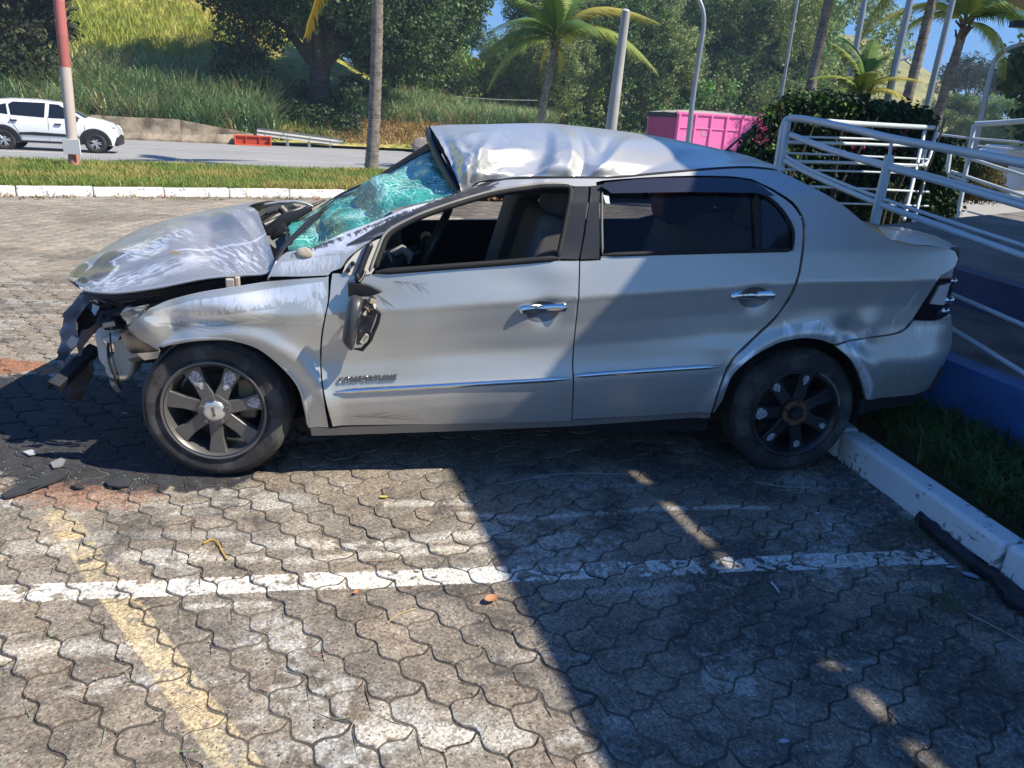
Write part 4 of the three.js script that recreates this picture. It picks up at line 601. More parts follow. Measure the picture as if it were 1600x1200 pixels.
    rag([[143, 470], [151, 466], [155, 480], [149, 493], [143, 486]], -.47, mat([.5, .5, .5], .4, .5, DS), 'bent_bracket', undefined, { crump: .02 }); rag([[160, 531], [172, 524], [188, 527], [182, 533], [170, 538]], -.27, mat([.62, .6, .55], .5, 0, DS), 'lamp_bracket', undefined, { crump: .02 }); rag([[171, 592], [184, 596], [191, 612], [184, 613], [175, 604]], -.25, mat([.16, .15, .14], .6, .2, DS), 'torn_bracket', undefined, { crump: .02 }); rag([[214, 552], [236, 552], [250, 549], [246, 560], [226, 563]], -.16, mat([.3, .27, .22], .6, .1, DS), 'wing_edge', undefined, { crump: .015 }); }
  mesh('lamp_debris', [box(.06, .045, .05, ...atZ(172, 503, -.33).toArray(), .01), bar(atZ(160, 506, -.33), atZ(186, 497, -.3), .012), bar(atZ(168, 512, -.32), atZ(178, 500, -.28), .016)], dk, car);
  // crash bar hanging down
  const b0 = atZ(147, 546, -.52), b1 = atZ(83, 607, -.26); const dir = b1.clone().sub(b0); const L = dir.length(); const cb = new THREE.Group(); cb.name = 'crash_bar'; cb.userData.label = 'black crash bar hanging to the ground'; car.add(cb); cb.position.copy(b0.clone().add(b1).multiplyScalar(.5)); cb.quaternion.setFromUnitVectors(V3(1, 0, 0), dir.normalize());
  mesh('bar_channel', [box(L, .016, .046, 0, .02, 0, .005), box(L, .045, .010, 0, 0, .022, .004), box(L, .045, .010, 0, 0, -.020, .004)], mat([.026, .028, .033], .5, .2), cb);
  rag([[97, 618], [125, 628], [150, 575], [146, 560], [110, 600]], -.42, mat([.05, .035, .03], .8, 0, DS), 'torn_undertray', 'brown torn undertray', { crump: .05 });
  const rsM = mat([.05, .055, .065], .5, .2); mesh('radiator_support', bead([[128, 458], [120, 478], [106, 500], [99, 520]].map(([x, y]) => atZ(x, y, -.62)), .016, .03), rsM, car); mesh('lamp_crossbar', bead([[140, 460], [170, 470], [205, 468]].map(([x, y]) => atZ(x, y, -.5)), .014, .02), rsM, car);
  for (const [px, r] of [[[[172, 520], [174, 545], [180, 572], [190, 606]], .0035], [[[205, 505], [196, 520], [186, 530]], .004], [[[230, 470], [200, 478], [165, 470]], .007], [[[140, 470], [160, 478], [175, 474], [195, 482]], .005]]) mesh('loose_cable', tube(px.map(([x, y]) => atZ(x, y, -.24)), r), rubber, car);
}
// --- wheel houses, floor, far side
{
  const arch = (cx, cy, r, z0, z1) => grid(24, 3, (u, v) => { const a = lerp(-.15, Math.PI + .15, u); return V3(cx + r * Math.cos(a), cy + r * Math.sin(a), lerp(z0, z1, v)); });
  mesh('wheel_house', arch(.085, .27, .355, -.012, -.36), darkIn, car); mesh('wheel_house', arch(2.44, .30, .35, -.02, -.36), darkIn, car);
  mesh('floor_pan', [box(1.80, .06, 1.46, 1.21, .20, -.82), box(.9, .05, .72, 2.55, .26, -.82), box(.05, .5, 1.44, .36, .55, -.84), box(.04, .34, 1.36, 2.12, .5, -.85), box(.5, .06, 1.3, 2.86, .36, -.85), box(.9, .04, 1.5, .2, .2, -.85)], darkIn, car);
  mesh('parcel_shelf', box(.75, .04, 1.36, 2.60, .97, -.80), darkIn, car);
  // far side body with its window openings
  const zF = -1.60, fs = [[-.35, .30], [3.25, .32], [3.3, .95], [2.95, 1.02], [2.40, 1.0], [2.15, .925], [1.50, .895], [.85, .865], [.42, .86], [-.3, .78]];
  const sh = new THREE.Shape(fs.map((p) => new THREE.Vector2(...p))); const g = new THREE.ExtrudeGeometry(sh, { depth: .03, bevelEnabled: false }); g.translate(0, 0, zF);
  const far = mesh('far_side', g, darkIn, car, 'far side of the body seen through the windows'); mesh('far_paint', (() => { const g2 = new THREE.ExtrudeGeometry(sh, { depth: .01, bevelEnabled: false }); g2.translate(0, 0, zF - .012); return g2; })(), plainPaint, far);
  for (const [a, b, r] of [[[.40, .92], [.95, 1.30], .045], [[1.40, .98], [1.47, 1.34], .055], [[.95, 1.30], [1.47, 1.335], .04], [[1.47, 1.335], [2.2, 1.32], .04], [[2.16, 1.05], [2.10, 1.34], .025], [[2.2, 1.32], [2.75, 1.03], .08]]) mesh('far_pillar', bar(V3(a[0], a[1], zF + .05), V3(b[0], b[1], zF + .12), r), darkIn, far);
}
// --- cabin
{
  const seatM = mat([.13, .125, .12], .9, 0, DS), pad = (w, h, d, x, y, z, rz, r = .05) => { const g = box(w, h, d, 0, 0, 0, r); g.rotateZ(rz); g.translate(x, y, z); return g; };
  for (const [z, l] of [[-.45, 'driver seat with headrest'], [-1.15, undefined]]) { const s = mesh('seat', [pad(.5, .16, .48, 1.0, .48, z, .08), pad(.15, .62, .46, 1.30, .78, z, -.26)], seatM, car, l); mesh('headrest', pad(.11, .20, .27, 1.41, 1.15, z, -.2, .05), seatM, s); for (const o of [-.06, .06]) mesh('headrest_post', bar(V3(1.38, 1.0, z + o), V3(1.41, 1.12, z + o), .007), chrome, s); }
  const rs = mesh('rear_bench', [pad(.46, .16, 1.3, 1.95, .46, -.82, .06), pad(.14, .56, 1.3, 2.22, .78, -.82, -.3)], seatM, car); for (const z of [-.5, -1.15]) mesh('headrest', pad(.09, .15, .25, 2.36, 1.10, z, -.3, .04), seatM, rs);
  mesh('red_bag', pad(.22, .16, .3, 2.20, 1.06, -1.1, .2, .06), mat([.16, .02, .015], .7), car, 'red bundle on the rear seat');
  const dash = mesh('dashboard', [pad(.34, .22, 1.36, .56, .80, -.83, .12, .06), pad(.2, .3, .24, .64, .66, -.83, 0, .04)], mat([.035, .037, .04], .8), car, 'dashboard pushed back toward the wheel');
  mesh('air_vent', new THREE.CylinderGeometry(.05, .05, .02, 20).rotateZ(Math.PI / 2).translate(.73, .88, -.26), plastic, dash);
  const tearM = mat([.22, .22, .21], .7, 0, DS); mesh('dash_tear', bead([[604, 410], [612, 396], [628, 388], [640, 398], [638, 412]].map(([x, y]) => atZ(x, y, -.22)), .02, .03), tearM, dash, 'torn grey trim beside the wheel'); mesh('dash_tear', bead([[597, 404], [606, 392], [612, 410]].map(([x, y]) => atZ(x, y, -.14)), .014, .01), tearM, dash);
  const st = new THREE.TorusGeometry(.185, .017, 12, 40); st.rotateY(Math.PI / 2 - .1); st.rotateZ(-.42); st.translate(.86, .90, -.44); const wheel = mesh('steering_wheel', st, mat([.02, .02, .022], .4), car); mesh('steering_column', [bar(V3(.55, .76, -.44), V3(.85, .895, -.44), .035), box(.05, .14, .16, .84, .89, -.44, .03), bar(V3(.85, .9, -.61), V3(.85, .9, -.27), .014)], blackTrim, wheel);
  // mirror sail, bare plate and broken stalk
  mesh('mirror_plate', panelGeo(toL([[534, 429], ...sp([[540, 414], [555, 396], [577, 381], [586, 376]], 3), [602, 369], [594, 390], [586, 419], [580, 428], [560, 430]]), .012, S, .01, .004), mat([.58, .54, .47], .6, 0, DS), fdoor, 'bare cream plate where the mirror tore off');
  for (const [x, y] of [[544, 422], [551, 412], [566, 424]]) { const p = onS(x, y, .01); mesh('plate_bolt', new THREE.CylinderGeometry(.009, .009, .012, 10).rotateX(Math.PI / 2).translate(p.x, p.y, p.z), rubber, fdoor); }
  mesh('pillar_trim', bead(pathS([[580, 379], [570, 402], [562, 424], [556, 434]], .018), .014, .012), blackTrim, fdoor);
  const mr = new THREE.Group(); mr.name = 'door_mirror'; mr.userData.label = 'smashed door mirror hanging by its cable'; car.add(mr);
  const mz = .11, loc = (x, y, z = mz) => atZ(x, y, z);
  mesh('mirror_stalk', [bead([[558, 428], [559, 436], [562, 446]].map(([x, y]) => loc(x, y, .05)), .014, .014), tube([loc(570, 424, .03), loc(566, 434, .05), loc(560, 441, .07)], .006)], blackTrim, mr);
  mesh('mirror_base', (() => { const l = [[545, 441], [571, 445], [578, 447], [596, 455], [578, 461], [546, 461]].map(([x, y]) => loc(x, y, .06)); const s = new THREE.Shape(l.map((p) => new THREE.Vector2(p.x, p.y))), g = new THREE.ExtrudeGeometry(s, { depth: .02, bevelEnabled: true, bevelSize: .003, bevelThickness: .003, bevelSegments: 2 }); g.translate(0, 0, .055); return g; })(), blackTrim, mr);
  const shell = grid(20, 20, (u, v) => { const a = u * Math.PI * 2; const w = [[535, 523], [546, 466], [560, 462], [568, 470], [561, 500], [553, 543], [546, 545], [538, 536]]; const c = curve(w.map(([x, y]) => loc(x, y)), true).getPoint(u); const m = loc(550, 510); const k = Math.cos(v * Math.PI / 2); const p = m.clone().lerp(c, k); p.z = mz + .075 * Math.sin(v * Math.PI / 2); return p; });
  mesh('mirror_shell', shell, mat([.045, .045, .046], .4, 0, { ...DS, clearcoat: .2 }), mr, 'scuffed black mirror shell');
  mesh('mirror_rim', bead([[565, 476], [583, 480], [593, 490], [590, 504], [578, 532], [566, 546], [553, 545]].map(([x, y]) => loc(x, y, .10)), .008, .02), blackTrim, mr);
  mesh('mirror_chrome', bead([[565, 487], [558, 500], [551, 522], [549, 540]].map(([x, y]) => loc(x, y, .155)), .010, .006), chrome, mr, 'chrome strip of the mirror shell');
  mesh('mirror_inside', [panelGeo([[562, 480], [583, 482], [588, 492], [580, 516], [566, 540], [556, 540], [558, 515]].map(([x, y]) => { const p = loc(x, y, .10); return [p.x, p.y]; }), .01, (x, y) => .085 + .03 * (noise(x * 60, y * 60, 3) - .5), .01)], mat([.25, .21, .17], .7, 0, DS), mr, 'torn works of the mirror');
  for (let k = 0; k < 9; k++) { const a = loc(R(566, 588), R(466, 488), .11); mesh('mirror_shard', box(R(.02, .045), R(.012, .03), .008, 0, 0, 0, .002).rotateZ(R(-1, 1)).rotateY(R(-.8, .8)).translate(a.x, a.y, a.z), [cream, rust, plastic, mat([.3, .24, .18], .7)][k % 4], mr); }
  for (let k = 0; k < 4; k++) { const a = loc(R(568, 582), R(500, 530), .125); mesh('mirror_shard', box(R(.012, .02), R(.03, .05), .006, 0, 0, 0, .002).rotateZ(R(-.6, 0)).translate(a.x, a.y, a.z), k % 2 ? cream : blackTrim, mr); }
}
// --- wheels
{
  const rubT = dataTex(512, 256, (i, j) => { const n = pf(i, j, 512, 10, 5, 111), m = pf(i, j, 512, 60, 2, 113); const k = .022 + .045 * sst(.42, .7, n) + .014 * m; return [k * 1.06, k, k * .93]; });
  const tyreM = mat([1, 1, 1], .82, 0, { map: rep(rubT, 2), bumpMap: rep(grainBump, 6), bumpScale: .0012, ...DS }), alloy = (c) => mat(c, .38, .35, { clearcoat: .3, ...DS }), scraped = mat([.9, .9, .9], .55, .4, { ...DS, map: rep(patchTex([.16, .16, .16], [.85, .85, .85], 24, 4, 121), 9), bumpMap: rep(grainBump, 5), bumpScale: .003 });
  function wheel(name, x, y, z, steer, label, front, sag) {
    const w = new THREE.Group(); w.name = name; w.userData.label = label; car.add(w); w.position.set(x, y, z); w.rotation.set(front ? -.02 : 0, steer, 0);
    const Rt = .292, Rr = .203, B = .19;
    const prof = [[Rr - .012, .012], [Rr + .004, .001], [Rr + .02, .004], [Rr + .045, .010], [Rr + .064, .006], [Rt - .018, -.004], [Rt - .006, -.016], [Rt, -.030]];
    for (let k = 0; k < 4; k++) { const g0 = -.048 - k * .031; prof.push([Rt + .001, g0], [Rt - .007, g0 - .002], [Rt - .007, g0 - .008], [Rt + .001, g0 - .010]); }
    prof.push([Rt, -B + .022], [Rt - .02, -B + .004], [Rr + .03, -B], [Rr - .012, -B + .01]);
    const tg = new THREE.LatheGeometry(prof.map(([r, a]) => new THREE.Vector2(r, a)), 120); tg.rotateX(Math.PI / 2); // axis to z
    const p = tg.attributes.position; for (let i = 0; i < p.count; i++) { let X = p.getX(i), Y = p.getY(i), Z = p.getZ(i); const r = Math.hypot(X, Y), a = Math.atan2(Y, X), s = Math.floor(a / (2 * Math.PI) * 60); if (r > Rt - .004 && Z < -.03 && hash(s, 3) > .0 && ((a / (2 * Math.PI) * 60) % 1 + 1) % 1 < .18) { X *= (Rt - .004) / r; Y *= (Rt - .004) / r; }
      if (Y < -(y - .004)) { const over = -(y - .004) - Y; Y = -(y - .004); Z += (Z > -B / 2 ? .5 : -.5) * over; } if (sag) { const q = Math.exp(-(((a + .35) / .5) ** 2)); if (r > Rr + .02) Z += (.012 * q * Math.sin(a * 9)) * (r - Rr) * 10; } p.setXYZ(i, X, Y, Z); }
    tg.computeVertexNormals(); const tyre = mesh('tyre', tg, tyreM, w, front ? 'dusty half-flat tyre' : 'dark dusty tyre');
    const rg = new THREE.LatheGeometry([[.196, .004], [.207, .009], [.207, .013], [.200, .014], [.190, .004], [.178, -.02], [.172, -.10], [.19, -.18]].map(([r, a]) => new THREE.Vector2(r, a)), 72); rg.rotateX(Math.PI / 2);
    const rim = mesh('rim', rg, alloy(front ? [.135, .128, .12] : [.025, .025, .027]), w, front ? 'dark seven-spoke alloy rim with scraped spokes' : 'black seven-spoke alloy rim with paint knocked off');
    const off = front ? Math.PI / 2 + Math.PI : -1.3;
    for (let k = 0; k < 7; k++) { const a = off + k / 7 * 2 * Math.PI; const s = new THREE.Shape(); s.moveTo(.05, -.024); s.lineTo(.12, -.022); s.lineTo(.188, -.033); s.lineTo(.188, .033); s.lineTo(.12, .022); s.lineTo(.05, .024); const g = new THREE.ExtrudeGeometry(s, { depth: .022, bevelEnabled: true, bevelSize: .004, bevelThickness: .006, bevelSegments: 3 }); g.translate(0, 0, -.034); g.rotateZ(a); mesh('spoke', g, rim.material, rim);
      const deg = ((a * 180 / Math.PI) % 360 + 360) % 360;
      const sc = front ? [[116, .10, .175], [64, .10, .178], [13, .13, .183]] : [[deg, .115 + .035 * hash(k, 8), .165 + .02 * hash(k, 9)]];
      for (const [d, r0, r1] of sc) if (Math.abs(((deg - d + 540) % 360) - 180) < 20 && (front || k !== 2)) { const hw = front ? .022 : .012 + .014 * hash(k, 5), l = [], n = 26; for (let q = 0; q < n; q++) { const t = q / n * 6.283, e = 1 + .28 * (hash(q, k, 3) - .5); l.push([(r0 + r1) / 2 + (r1 - r0) / 2 * Math.cos(t) * e, hw * Math.sin(t) * e * (1 + .3 * Math.cos(t))]); } const sg = new THREE.ShapeGeometry(new THREE.Shape(l.map((v) => new THREE.Vector2(...v)))); sg.translate(0, 0, -.0045); sg.rotateZ(a); mesh('scrape', sg, scraped, rim, 'patch of bare scraped metal'); } }
    mesh('hub', new THREE.CylinderGeometry(.068, .075, .05, 7).rotateX(Math.PI / 2).rotateZ(.2).translate(0, 0, -.02), rim.material, rim);
    if (front) { const cap = new THREE.LatheGeometry([[0, .016], [.030, .015], [.040, .012], [.046, .002], [.047, -.01]].map(([r, a]) => new THREE.Vector2(r, a)), 40); cap.rotateX(Math.PI / 2); const cp = mesh('hub_cap', cap, mat([.72, .71, .68], .22, .7, DS), w, 'silver hub cap with worn lettering'); const tg2 = new TextGeometry('VOXA', { font: globalThis.__font, size: .011, depth: .002, curveSegments: 2 }); tg2.computeBoundingBox(); tg2.translate(-tg2.boundingBox.max.x / 2, -.005, .0155); tg2.rotateZ(-Math.PI / 2 + .15); mesh('cap_lettering', tg2, blackTrim, cp); }
    else { mesh('hub_ring', new THREE.TorusGeometry(.048, .012, 10, 30).translate(0, 0, .004), rust, w, 'rusty bare hub'); mesh('hub_nut', new THREE.CylinderGeometry(.024, .028, .03, 12).rotateX(Math.PI / 2).translate(0, 0, .008), mat([.03, .026, .024], .6, .4), w);
      mesh('rim_scrape', new THREE.TorusGeometry(.2035, .003, 8, 30, 1.0).rotateZ(.18).translate(0, 0, .014), scraped, rim); }
    for (let k = 0; k < 5; k++) { const a = k / 5 * 6.283 + .3; mesh('wheel_bolt', new THREE.CylinderGeometry(.008, .008, .02, 8).rotateX(Math.PI / 2).translate(.052 * Math.cos(a), .052 * Math.sin(a), .006), rim.material, rim); }
    mesh('brake_disc', new THREE.CylinderGeometry(.125, .125, .02, 32).rotateX(Math.PI / 2).translate(0, 0, -.10), mat([.06, .05, .045], .6, .5), w); if (front) mesh('brake_caliper', box(.07, .17, .05, .11, .03, -.09, .012), mat([.3, .23, .12], .7), w);
    return w;
  }
  wheel('front_wheel', .0, .292, -.005, -.07, 'front wheel with chrome hub cap', true, true); wheel('rear_wheel', 2.472, .292, -.01, 0, 'rear wheel with rusty bare hub', false, false);
  for (const x of [.02, 2.465]) mesh('far_wheel', (() => { const g = new THREE.CylinderGeometry(.285, .285, .19, 32); g.rotateX(Math.PI / 2); g.translate(x, .285, -1.5); return g; })(), rubber, car);
  mesh('axle', [bar(V3(2.465, .28, -.15), V3(2.465, .28, -1.45), .04), bar(V3(.0, .27, -.15), V3(0, .27, -1.45), .03)], darkIn, car);
}

// ---------- canopy of the station that throws the shade (behind and above the camera, out of frame) ----------
const CE = V3(.335, 0, 1).normalize(), CN = V3(CE.z, 0, -CE.x), CH = 3.6;
{
  const base = V3(.10 + SUN.x / SUN.y * CH, CH, -2.0 + SUN.z / SUN.y * CH);
  const conc = mat([.16, .16, .16], .85), at = (e, n, y = 0) => base.clone().addScaledVector(CE, e).addScaledVector(CN, n).add(V3(0, y, 0));
  const t = thing('service_canopy', 'large flat canopy over the shaded bays, with narrow slits between its sheets', 'canopy', V3(0, 0, 0));
  const slabG = (e0, e1, n0, n1, th, y) => { const g = box(n1 - n0, th, e1 - e0, (n0 + n1) / 2, y, (e0 + e1) / 2); g.rotateY(Math.atan2(CE.x, CE.z)); g.translate(base.x, base.y, base.z); return g; };
  mesh('roof_sheet', slabG(-5.6, 6, 0, .79, .012, .006), conc, t); mesh('roof_sheet', slabG(-5.6, 6, .828, 6.2, .012, .006), conc, t);
  const cov = []; for (const [a, b] of [[-5.6, -.91], [-.79, -.616], [-.258, -.216], [-.12, .39], [.42, .52], [.63, .71], [.85, 6]]) mesh('joint_cover', slabG(a, b, .77, .85, .012, .02), conc, t);
  mesh('column', [bar(at(5, 3), at(5, 3, -CH), .2), bar(at(5, 6), at(5, 6, -CH), .2)], conc, t);
}
{ // corner of another eave reaching into the top right of the view
  const a = onLevel(1560, -4, 3.3), b = onLevel(1612, 23, 3.3), d = b.clone().sub(a).normalize(), n = V3(-d.z, 0, d.x); if (n.x < 0) n.negate();
  const t = thing('roof_eave', 'grey underside corner of a roof eave at the upper right', 'eave', V3(0, 0, 0)), A = a.clone().addScaledVector(d, -1.2), B = a.clone().addScaledVector(d, 3);
  const q = (y) => [A, B, B.clone().addScaledVector(n, 1.6), A.clone().addScaledVector(n, 1.6)].map((p) => p.clone().setY(3.3 + y)); const l = q(0), u = q(.14); const F = [[l[0], l[1], l[2]], [l[0], l[2], l[3]], [u[0], u[2], u[1]], [u[0], u[3], u[2]]]; for (let k = 0; k < 4; k++) { const m = (k + 1) % 4; F.push([l[k], u[k], u[m]], [l[k], u[m], l[m]]); }
  mesh('slab', tris(F), mat([.40, .36, .33], .8), t);
  const f = atDepth(1592, 38, 9.5); const fas = box(.30, .075, .12, f.x + .06, f.y, f.z, .01); lone('floodlight', [fas, bar(f.clone().add(V3(.12, .03, 0)), f.clone().add(V3(.3, .5, .1)), .012)], mat([.02, .025, .05], .5), 'dark blue floodlight under the roof eave at the right edge', 'floodlight');
}

// ---------- verge, road ----------
const RO = V3(-11.4, 0, -17), RD = V3(.883, 0, -.469).normalize(), RN2 = V3(-.469, 0, -.883).normalize();
const rd = (a, b) => [RO.x + RD.x * a + RN2.x * b, RO.z + RD.z * a + RN2.z * b];
const ab = (x, z) => { const dx = x - RO.x, dz = z - RO.z; return [dx * RD.x + dz * RD.z, dx * RN2.x + dz * RN2.z]; };
const roadY = (z) => Math.max(slope(z), -.62);
const hillW = (a) => sst(34, 10, a);
function landY(x, z) { const [a, b] = ab(x, z); if (b < 17) return roadY(z); const k = b - 17; return roadY(z) + Math.min(1.3, k * .28) + hillW(a + .15 * k) * (Math.max(0, k - 7) * .42 + Math.max(0, k - 20) * .18) + (1 - hillW(a)) * Math.max(0, k - 12) * .03; }
{
  const k0 = onGround(-260, 303), k1 = onGround(0, 306), k2 = onGround(550, 309), k3 = onGround(700, 311);
  const up = (p) => p.clone().setY(0);
  kerbRun('verge_kerb', up(k1.clone().add(k1.clone().sub(k2).multiplyScalar(.9))), up(k2.clone().add(k2.clone().sub(k1).multiplyScalar(.35))), .13, .14, (z) => slope(z), 1.0).userData.label = 'white painted kerb along the grass verge in front of the road';
  const kd = k2.clone().sub(k1).normalize(), L = (t, o) => { const n = V3(-kd.z, 0, kd.x); if (n.z > 0) n.negate(); const p = k1.clone().addScaledVector(kd, t).addScaledVector(n, o); return [p.x, p.z]; };
  const poly = [L(-9, .08), L(11, .08), rd(24, -.3), rd(-22, -.3)];
  const soilT = patchTex([.05, .06, .02], [.16, .17, .06], 8, 6, 81);
  structure('verge', sheet(poly, (x, z) => slope(z) + .10, .6), mat([1, 1, 1], 1, 0, { map: rep(soilT, .5) }));
  const spots = []; let n = 0; while (spots.length < 15000 && n++ < 90000) { const t = R(-7, 11), o = Math.pow(rnd(), 1.3) * 9 + .1, [x, z] = L(t, o); if (!inPoly(x, z, poly)) continue; const q = toPx(V3(x, 0, z)); if (q[0] < -40 || q[0] > 760) continue; const f = fbm(x * .7, z * .7, 3, 5), d = R(.75, 1.25), dry = f > .55 || rnd() < .15; spots.push([V3(x, slope(z) + .095, z), R(.6, 1.25) * (.8 + f * .5), R(0, 6.28), R(-.2, .2), dry ? [.40 * d, .36 * d, .11 * d] : [.20 * d, .28 * d, .06 * d]]); }
  tag(scatter(numbered('verge_grass'), bladeGeo(9, .15, .006, .06, .7), grassM, spots), 'sunlit grass strip between the lot kerb and the road', 'grass', null, 'stuff');
  const lit = []; for (let k = 0; k < 420; k++) { const [x, z] = L(R(-7, 10), -.1 - Math.pow(rnd(), 2) * .45); lit.push([V3(x, slope(z), z), R(.4, 1), R(0, 6.28), R(-.6, .6), [.30 * R(.6, 1.2), .2 * R(.6, 1.2), .08]]); }
  tag(scatter(numbered('dry_leaves'), bladeGeo(4, .05, .012, .06, 1.4), leafMat([1, 1, 1], .1), lit), 'dry leaves and straw gathered along the verge kerb', 'leaf litter', null, 'stuff');
  lone('cover_slab', (() => { const p = onGround(172, 283, .1); return box(1.1, .06, .5, p.x, p.y + .03, p.z, .01); })(), mat([.34, .33, .30], .9), 'small concrete cover slab lying in the grass verge', 'slab');
  const asphalt = mat([1, 1, 1], .9, 0, { map: rep(dataTex(512, 512, (i, j) => { const m = pf(i, j, 512, 4, 5, 141), f = pf(i, j, 512, 96, 2, 143); const k = .30 + .10 * (m - .5) + .08 * (f - .5); return [k, k * .985, k * .95]; }), .12), bumpMap: rep(grainBump, 2), bumpScale: .003 });
  const ry = (x, z) => roadY(z) + .02; const road = structure('road', sheet([rd(-60, -.6), rd(160, -.6), rd(160, 17.6), rd(-60, 17.6)], ry, 4), asphalt);
  const strip = (b, w, segs, name) => { const g = segs.map(([a0, a1]) => sheet([rd(a0, b - w / 2), rd(a1, b - w / 2), rd(a1, b + w / 2), rd(a0, b + w / 2)], (x, z) => roadY(z) + .028, 2)); const m = mesh(name, g, mat([.72, .72, .70], .8), scene); m.userData.kind = 'structure'; };
  const dash = []; for (let a = -30.6; a < 120; a += 9.2) dash.push([a, a + 4.4]);
  strip(4.9, .16, dash, 'lane_marking'); strip(10.6, .18, [[-60, 160]], 'edge_marking'); strip(.25, .15, [[-60, 160]], 'edge_marking_001');
  // tyre-darkened lanes are wear of the asphalt
  strip.call;
}
// ---------- land beyond the road ----------
{
  const hillT = dataTex(1024, 1024, (i, j) => { const n = pf(i, j, 1024, 5, 6, 151), m = pf(i, j, 1024, 40, 4, 153), s = pf(i, j * .35, 1024, 80, 3, 155); const g = sst(.35, .65, n); const k = .75 + .7 * (m - .5) + .5 * (s - .5); return [lerp(.34, .55, g) * k, lerp(.38, .48, g) * k, lerp(.07, .15, g) * k]; });
  const land = (() => { const P = [], U = [], I = [], na = 90, nb = 46; for (let i = 0; i <= na; i++) for (let j = 0; j <= nb; j++) { const a = -70 + 260 * i / na, b = 17.55 + 110 * Math.pow(j / nb, 1.5), [x, z] = rd(a, b); P.push(x, landY(x, z) + .5 * (fbm(x * .12, z * .12, 3, 5) - .5) * sst(18, 24, b), z); U.push(x / 14, z / 14); } for (let i = 0; i < na; i++) for (let j = 0; j < nb; j++) { const a = i * (nb + 1) + j, b = a + nb + 1; I.push(a, b, a + 1, b, b + 1, a + 1); } const g = new THREE.BufferGeometry(); g.setAttribute('position', new THREE.Float32BufferAttribute(P, 3)); g.setAttribute('uv', new THREE.Float32BufferAttribute(U, 2)); g.setIndex(I); g.computeVertexNormals(); return g; })();
  structure('hillside', land, mat([1, 1, 1], 1, 0, { map: hillT, ...DS }));
  const sp = []; for (let k = 0; k < 26000; k++) { const a = R(-14, 26), b = 21 + 50 * Math.pow(rnd(), 1.1), [x, z] = rd(a, b); if (hillW(a + .15 * (b - 17)) < .15 && rnd() < .8) continue; const q = toPx(V3(x, landY(x, z), z)); if (q[0] < -30 || q[0] > 420 || q[1] < -60) continue; const y = fbm(x * .16, z * .16, 3, 44), d = R(.8, 1.2), g = sst(.4, .62, y); sp.push([V3(x, landY(x, z) - .05, z), [R(.8, 1.6), R(.7, 1.5), R(.8, 1.6)], R(0, 6.28), 0, [lerp(.40, .62, g) * d, lerp(.44, .54, g) * d, lerp(.08, .17, g) * d]]); }
  tag(scatter(numbered('hill_grass'), bladeGeo(14, .55, .018, .45, .8), grassM, sp), 'yellow green tall grass covering the hill at the upper left', 'grass', null, 'stuff');
  // reeds along the foot of the hill
  const reed = bladeGeo(13, 1.9, .045, .35, .75), rs = [];
  for (let k = 0; k < 9000; k++) { const a = R(-12, 60), left = a < 12, b = left ? R(18.2, 26) : R(21.5, 29), [x, z] = rd(a, b); const q = toPx(V3(x, landY(x, z), z)); if (q[0] < -40 || q[0] > 860 || (q[0] > 425 && q[0] < 545)) continue; const d = R(.7, 1.25), dry = rnd() < .22; rs.push([V3(x, landY(x, z) - .1, z), R(.55, 1.1) * (left ? 1 + .3 * sst(19, 25, b) : .8), R(0, 6.28), R(-.15, .15), dry ? [.52 * d, .45 * d, .24 * d] : [.24 * d, .36 * d, .16 * d]]); }
  tag(scatter(numbered('reed_bank'), reed, grassM, rs), 'tall green reeds along the bank behind the road', 'reeds', null, 'stuff');
  const low = bladeGeo(16, .4, .03, .5, 1), ls = []; for (let k = 0; k < 6000; k++) { const a = R(-12, 70), b = R(18.1, 22.5), [x, z] = rd(a, b); const q = toPx(V3(x, landY(x, z), z)); if (q[0] < -40 || q[0] > 1260) continue; const brown = q[0] > 520 && q[0] < 700, d = R(.7, 1.3); ls.push([V3(x, landY(x, z) - .03, z), R(.5, 1.2), R(0, 6.28), 0, brown ? [.42 * d, .30 * d, .13 * d] : rnd() < .3 ? [.36 * d, .30 * d, .13 * d] : [.15 * d, .24 * d, .06 * d]]); }
  tag(scatter(numbered('bank_grass'), low, grassM, ls), 'dry and green low grass on the road bank', 'grass', null, 'stuff');
}
// far bare hill at the right
structure('far_hill', (() => { const c = atDepth(1405, 215, 190); return grid(40, 20, (u, v) => { const px = lerp(1150, 1640, u), top = table(px, [1150, 1300, 1345, 1390, 1440, 1480, 1530, 1640], [60, 52, 56, 74, 104, 132, 170, 215]); const d = lerp(150, 210, v), p = atDepth(px, lerp(232, top, Math.sin(v * Math.PI / 2)), d); return p; }, (u, v) => [u * 6, v * 5]); })(), mat([1, 1, 1], 1, 0, { map: patchTex([.15, .17, .05], [.34, .29, .11], 6, 6, 161), ...DS }));

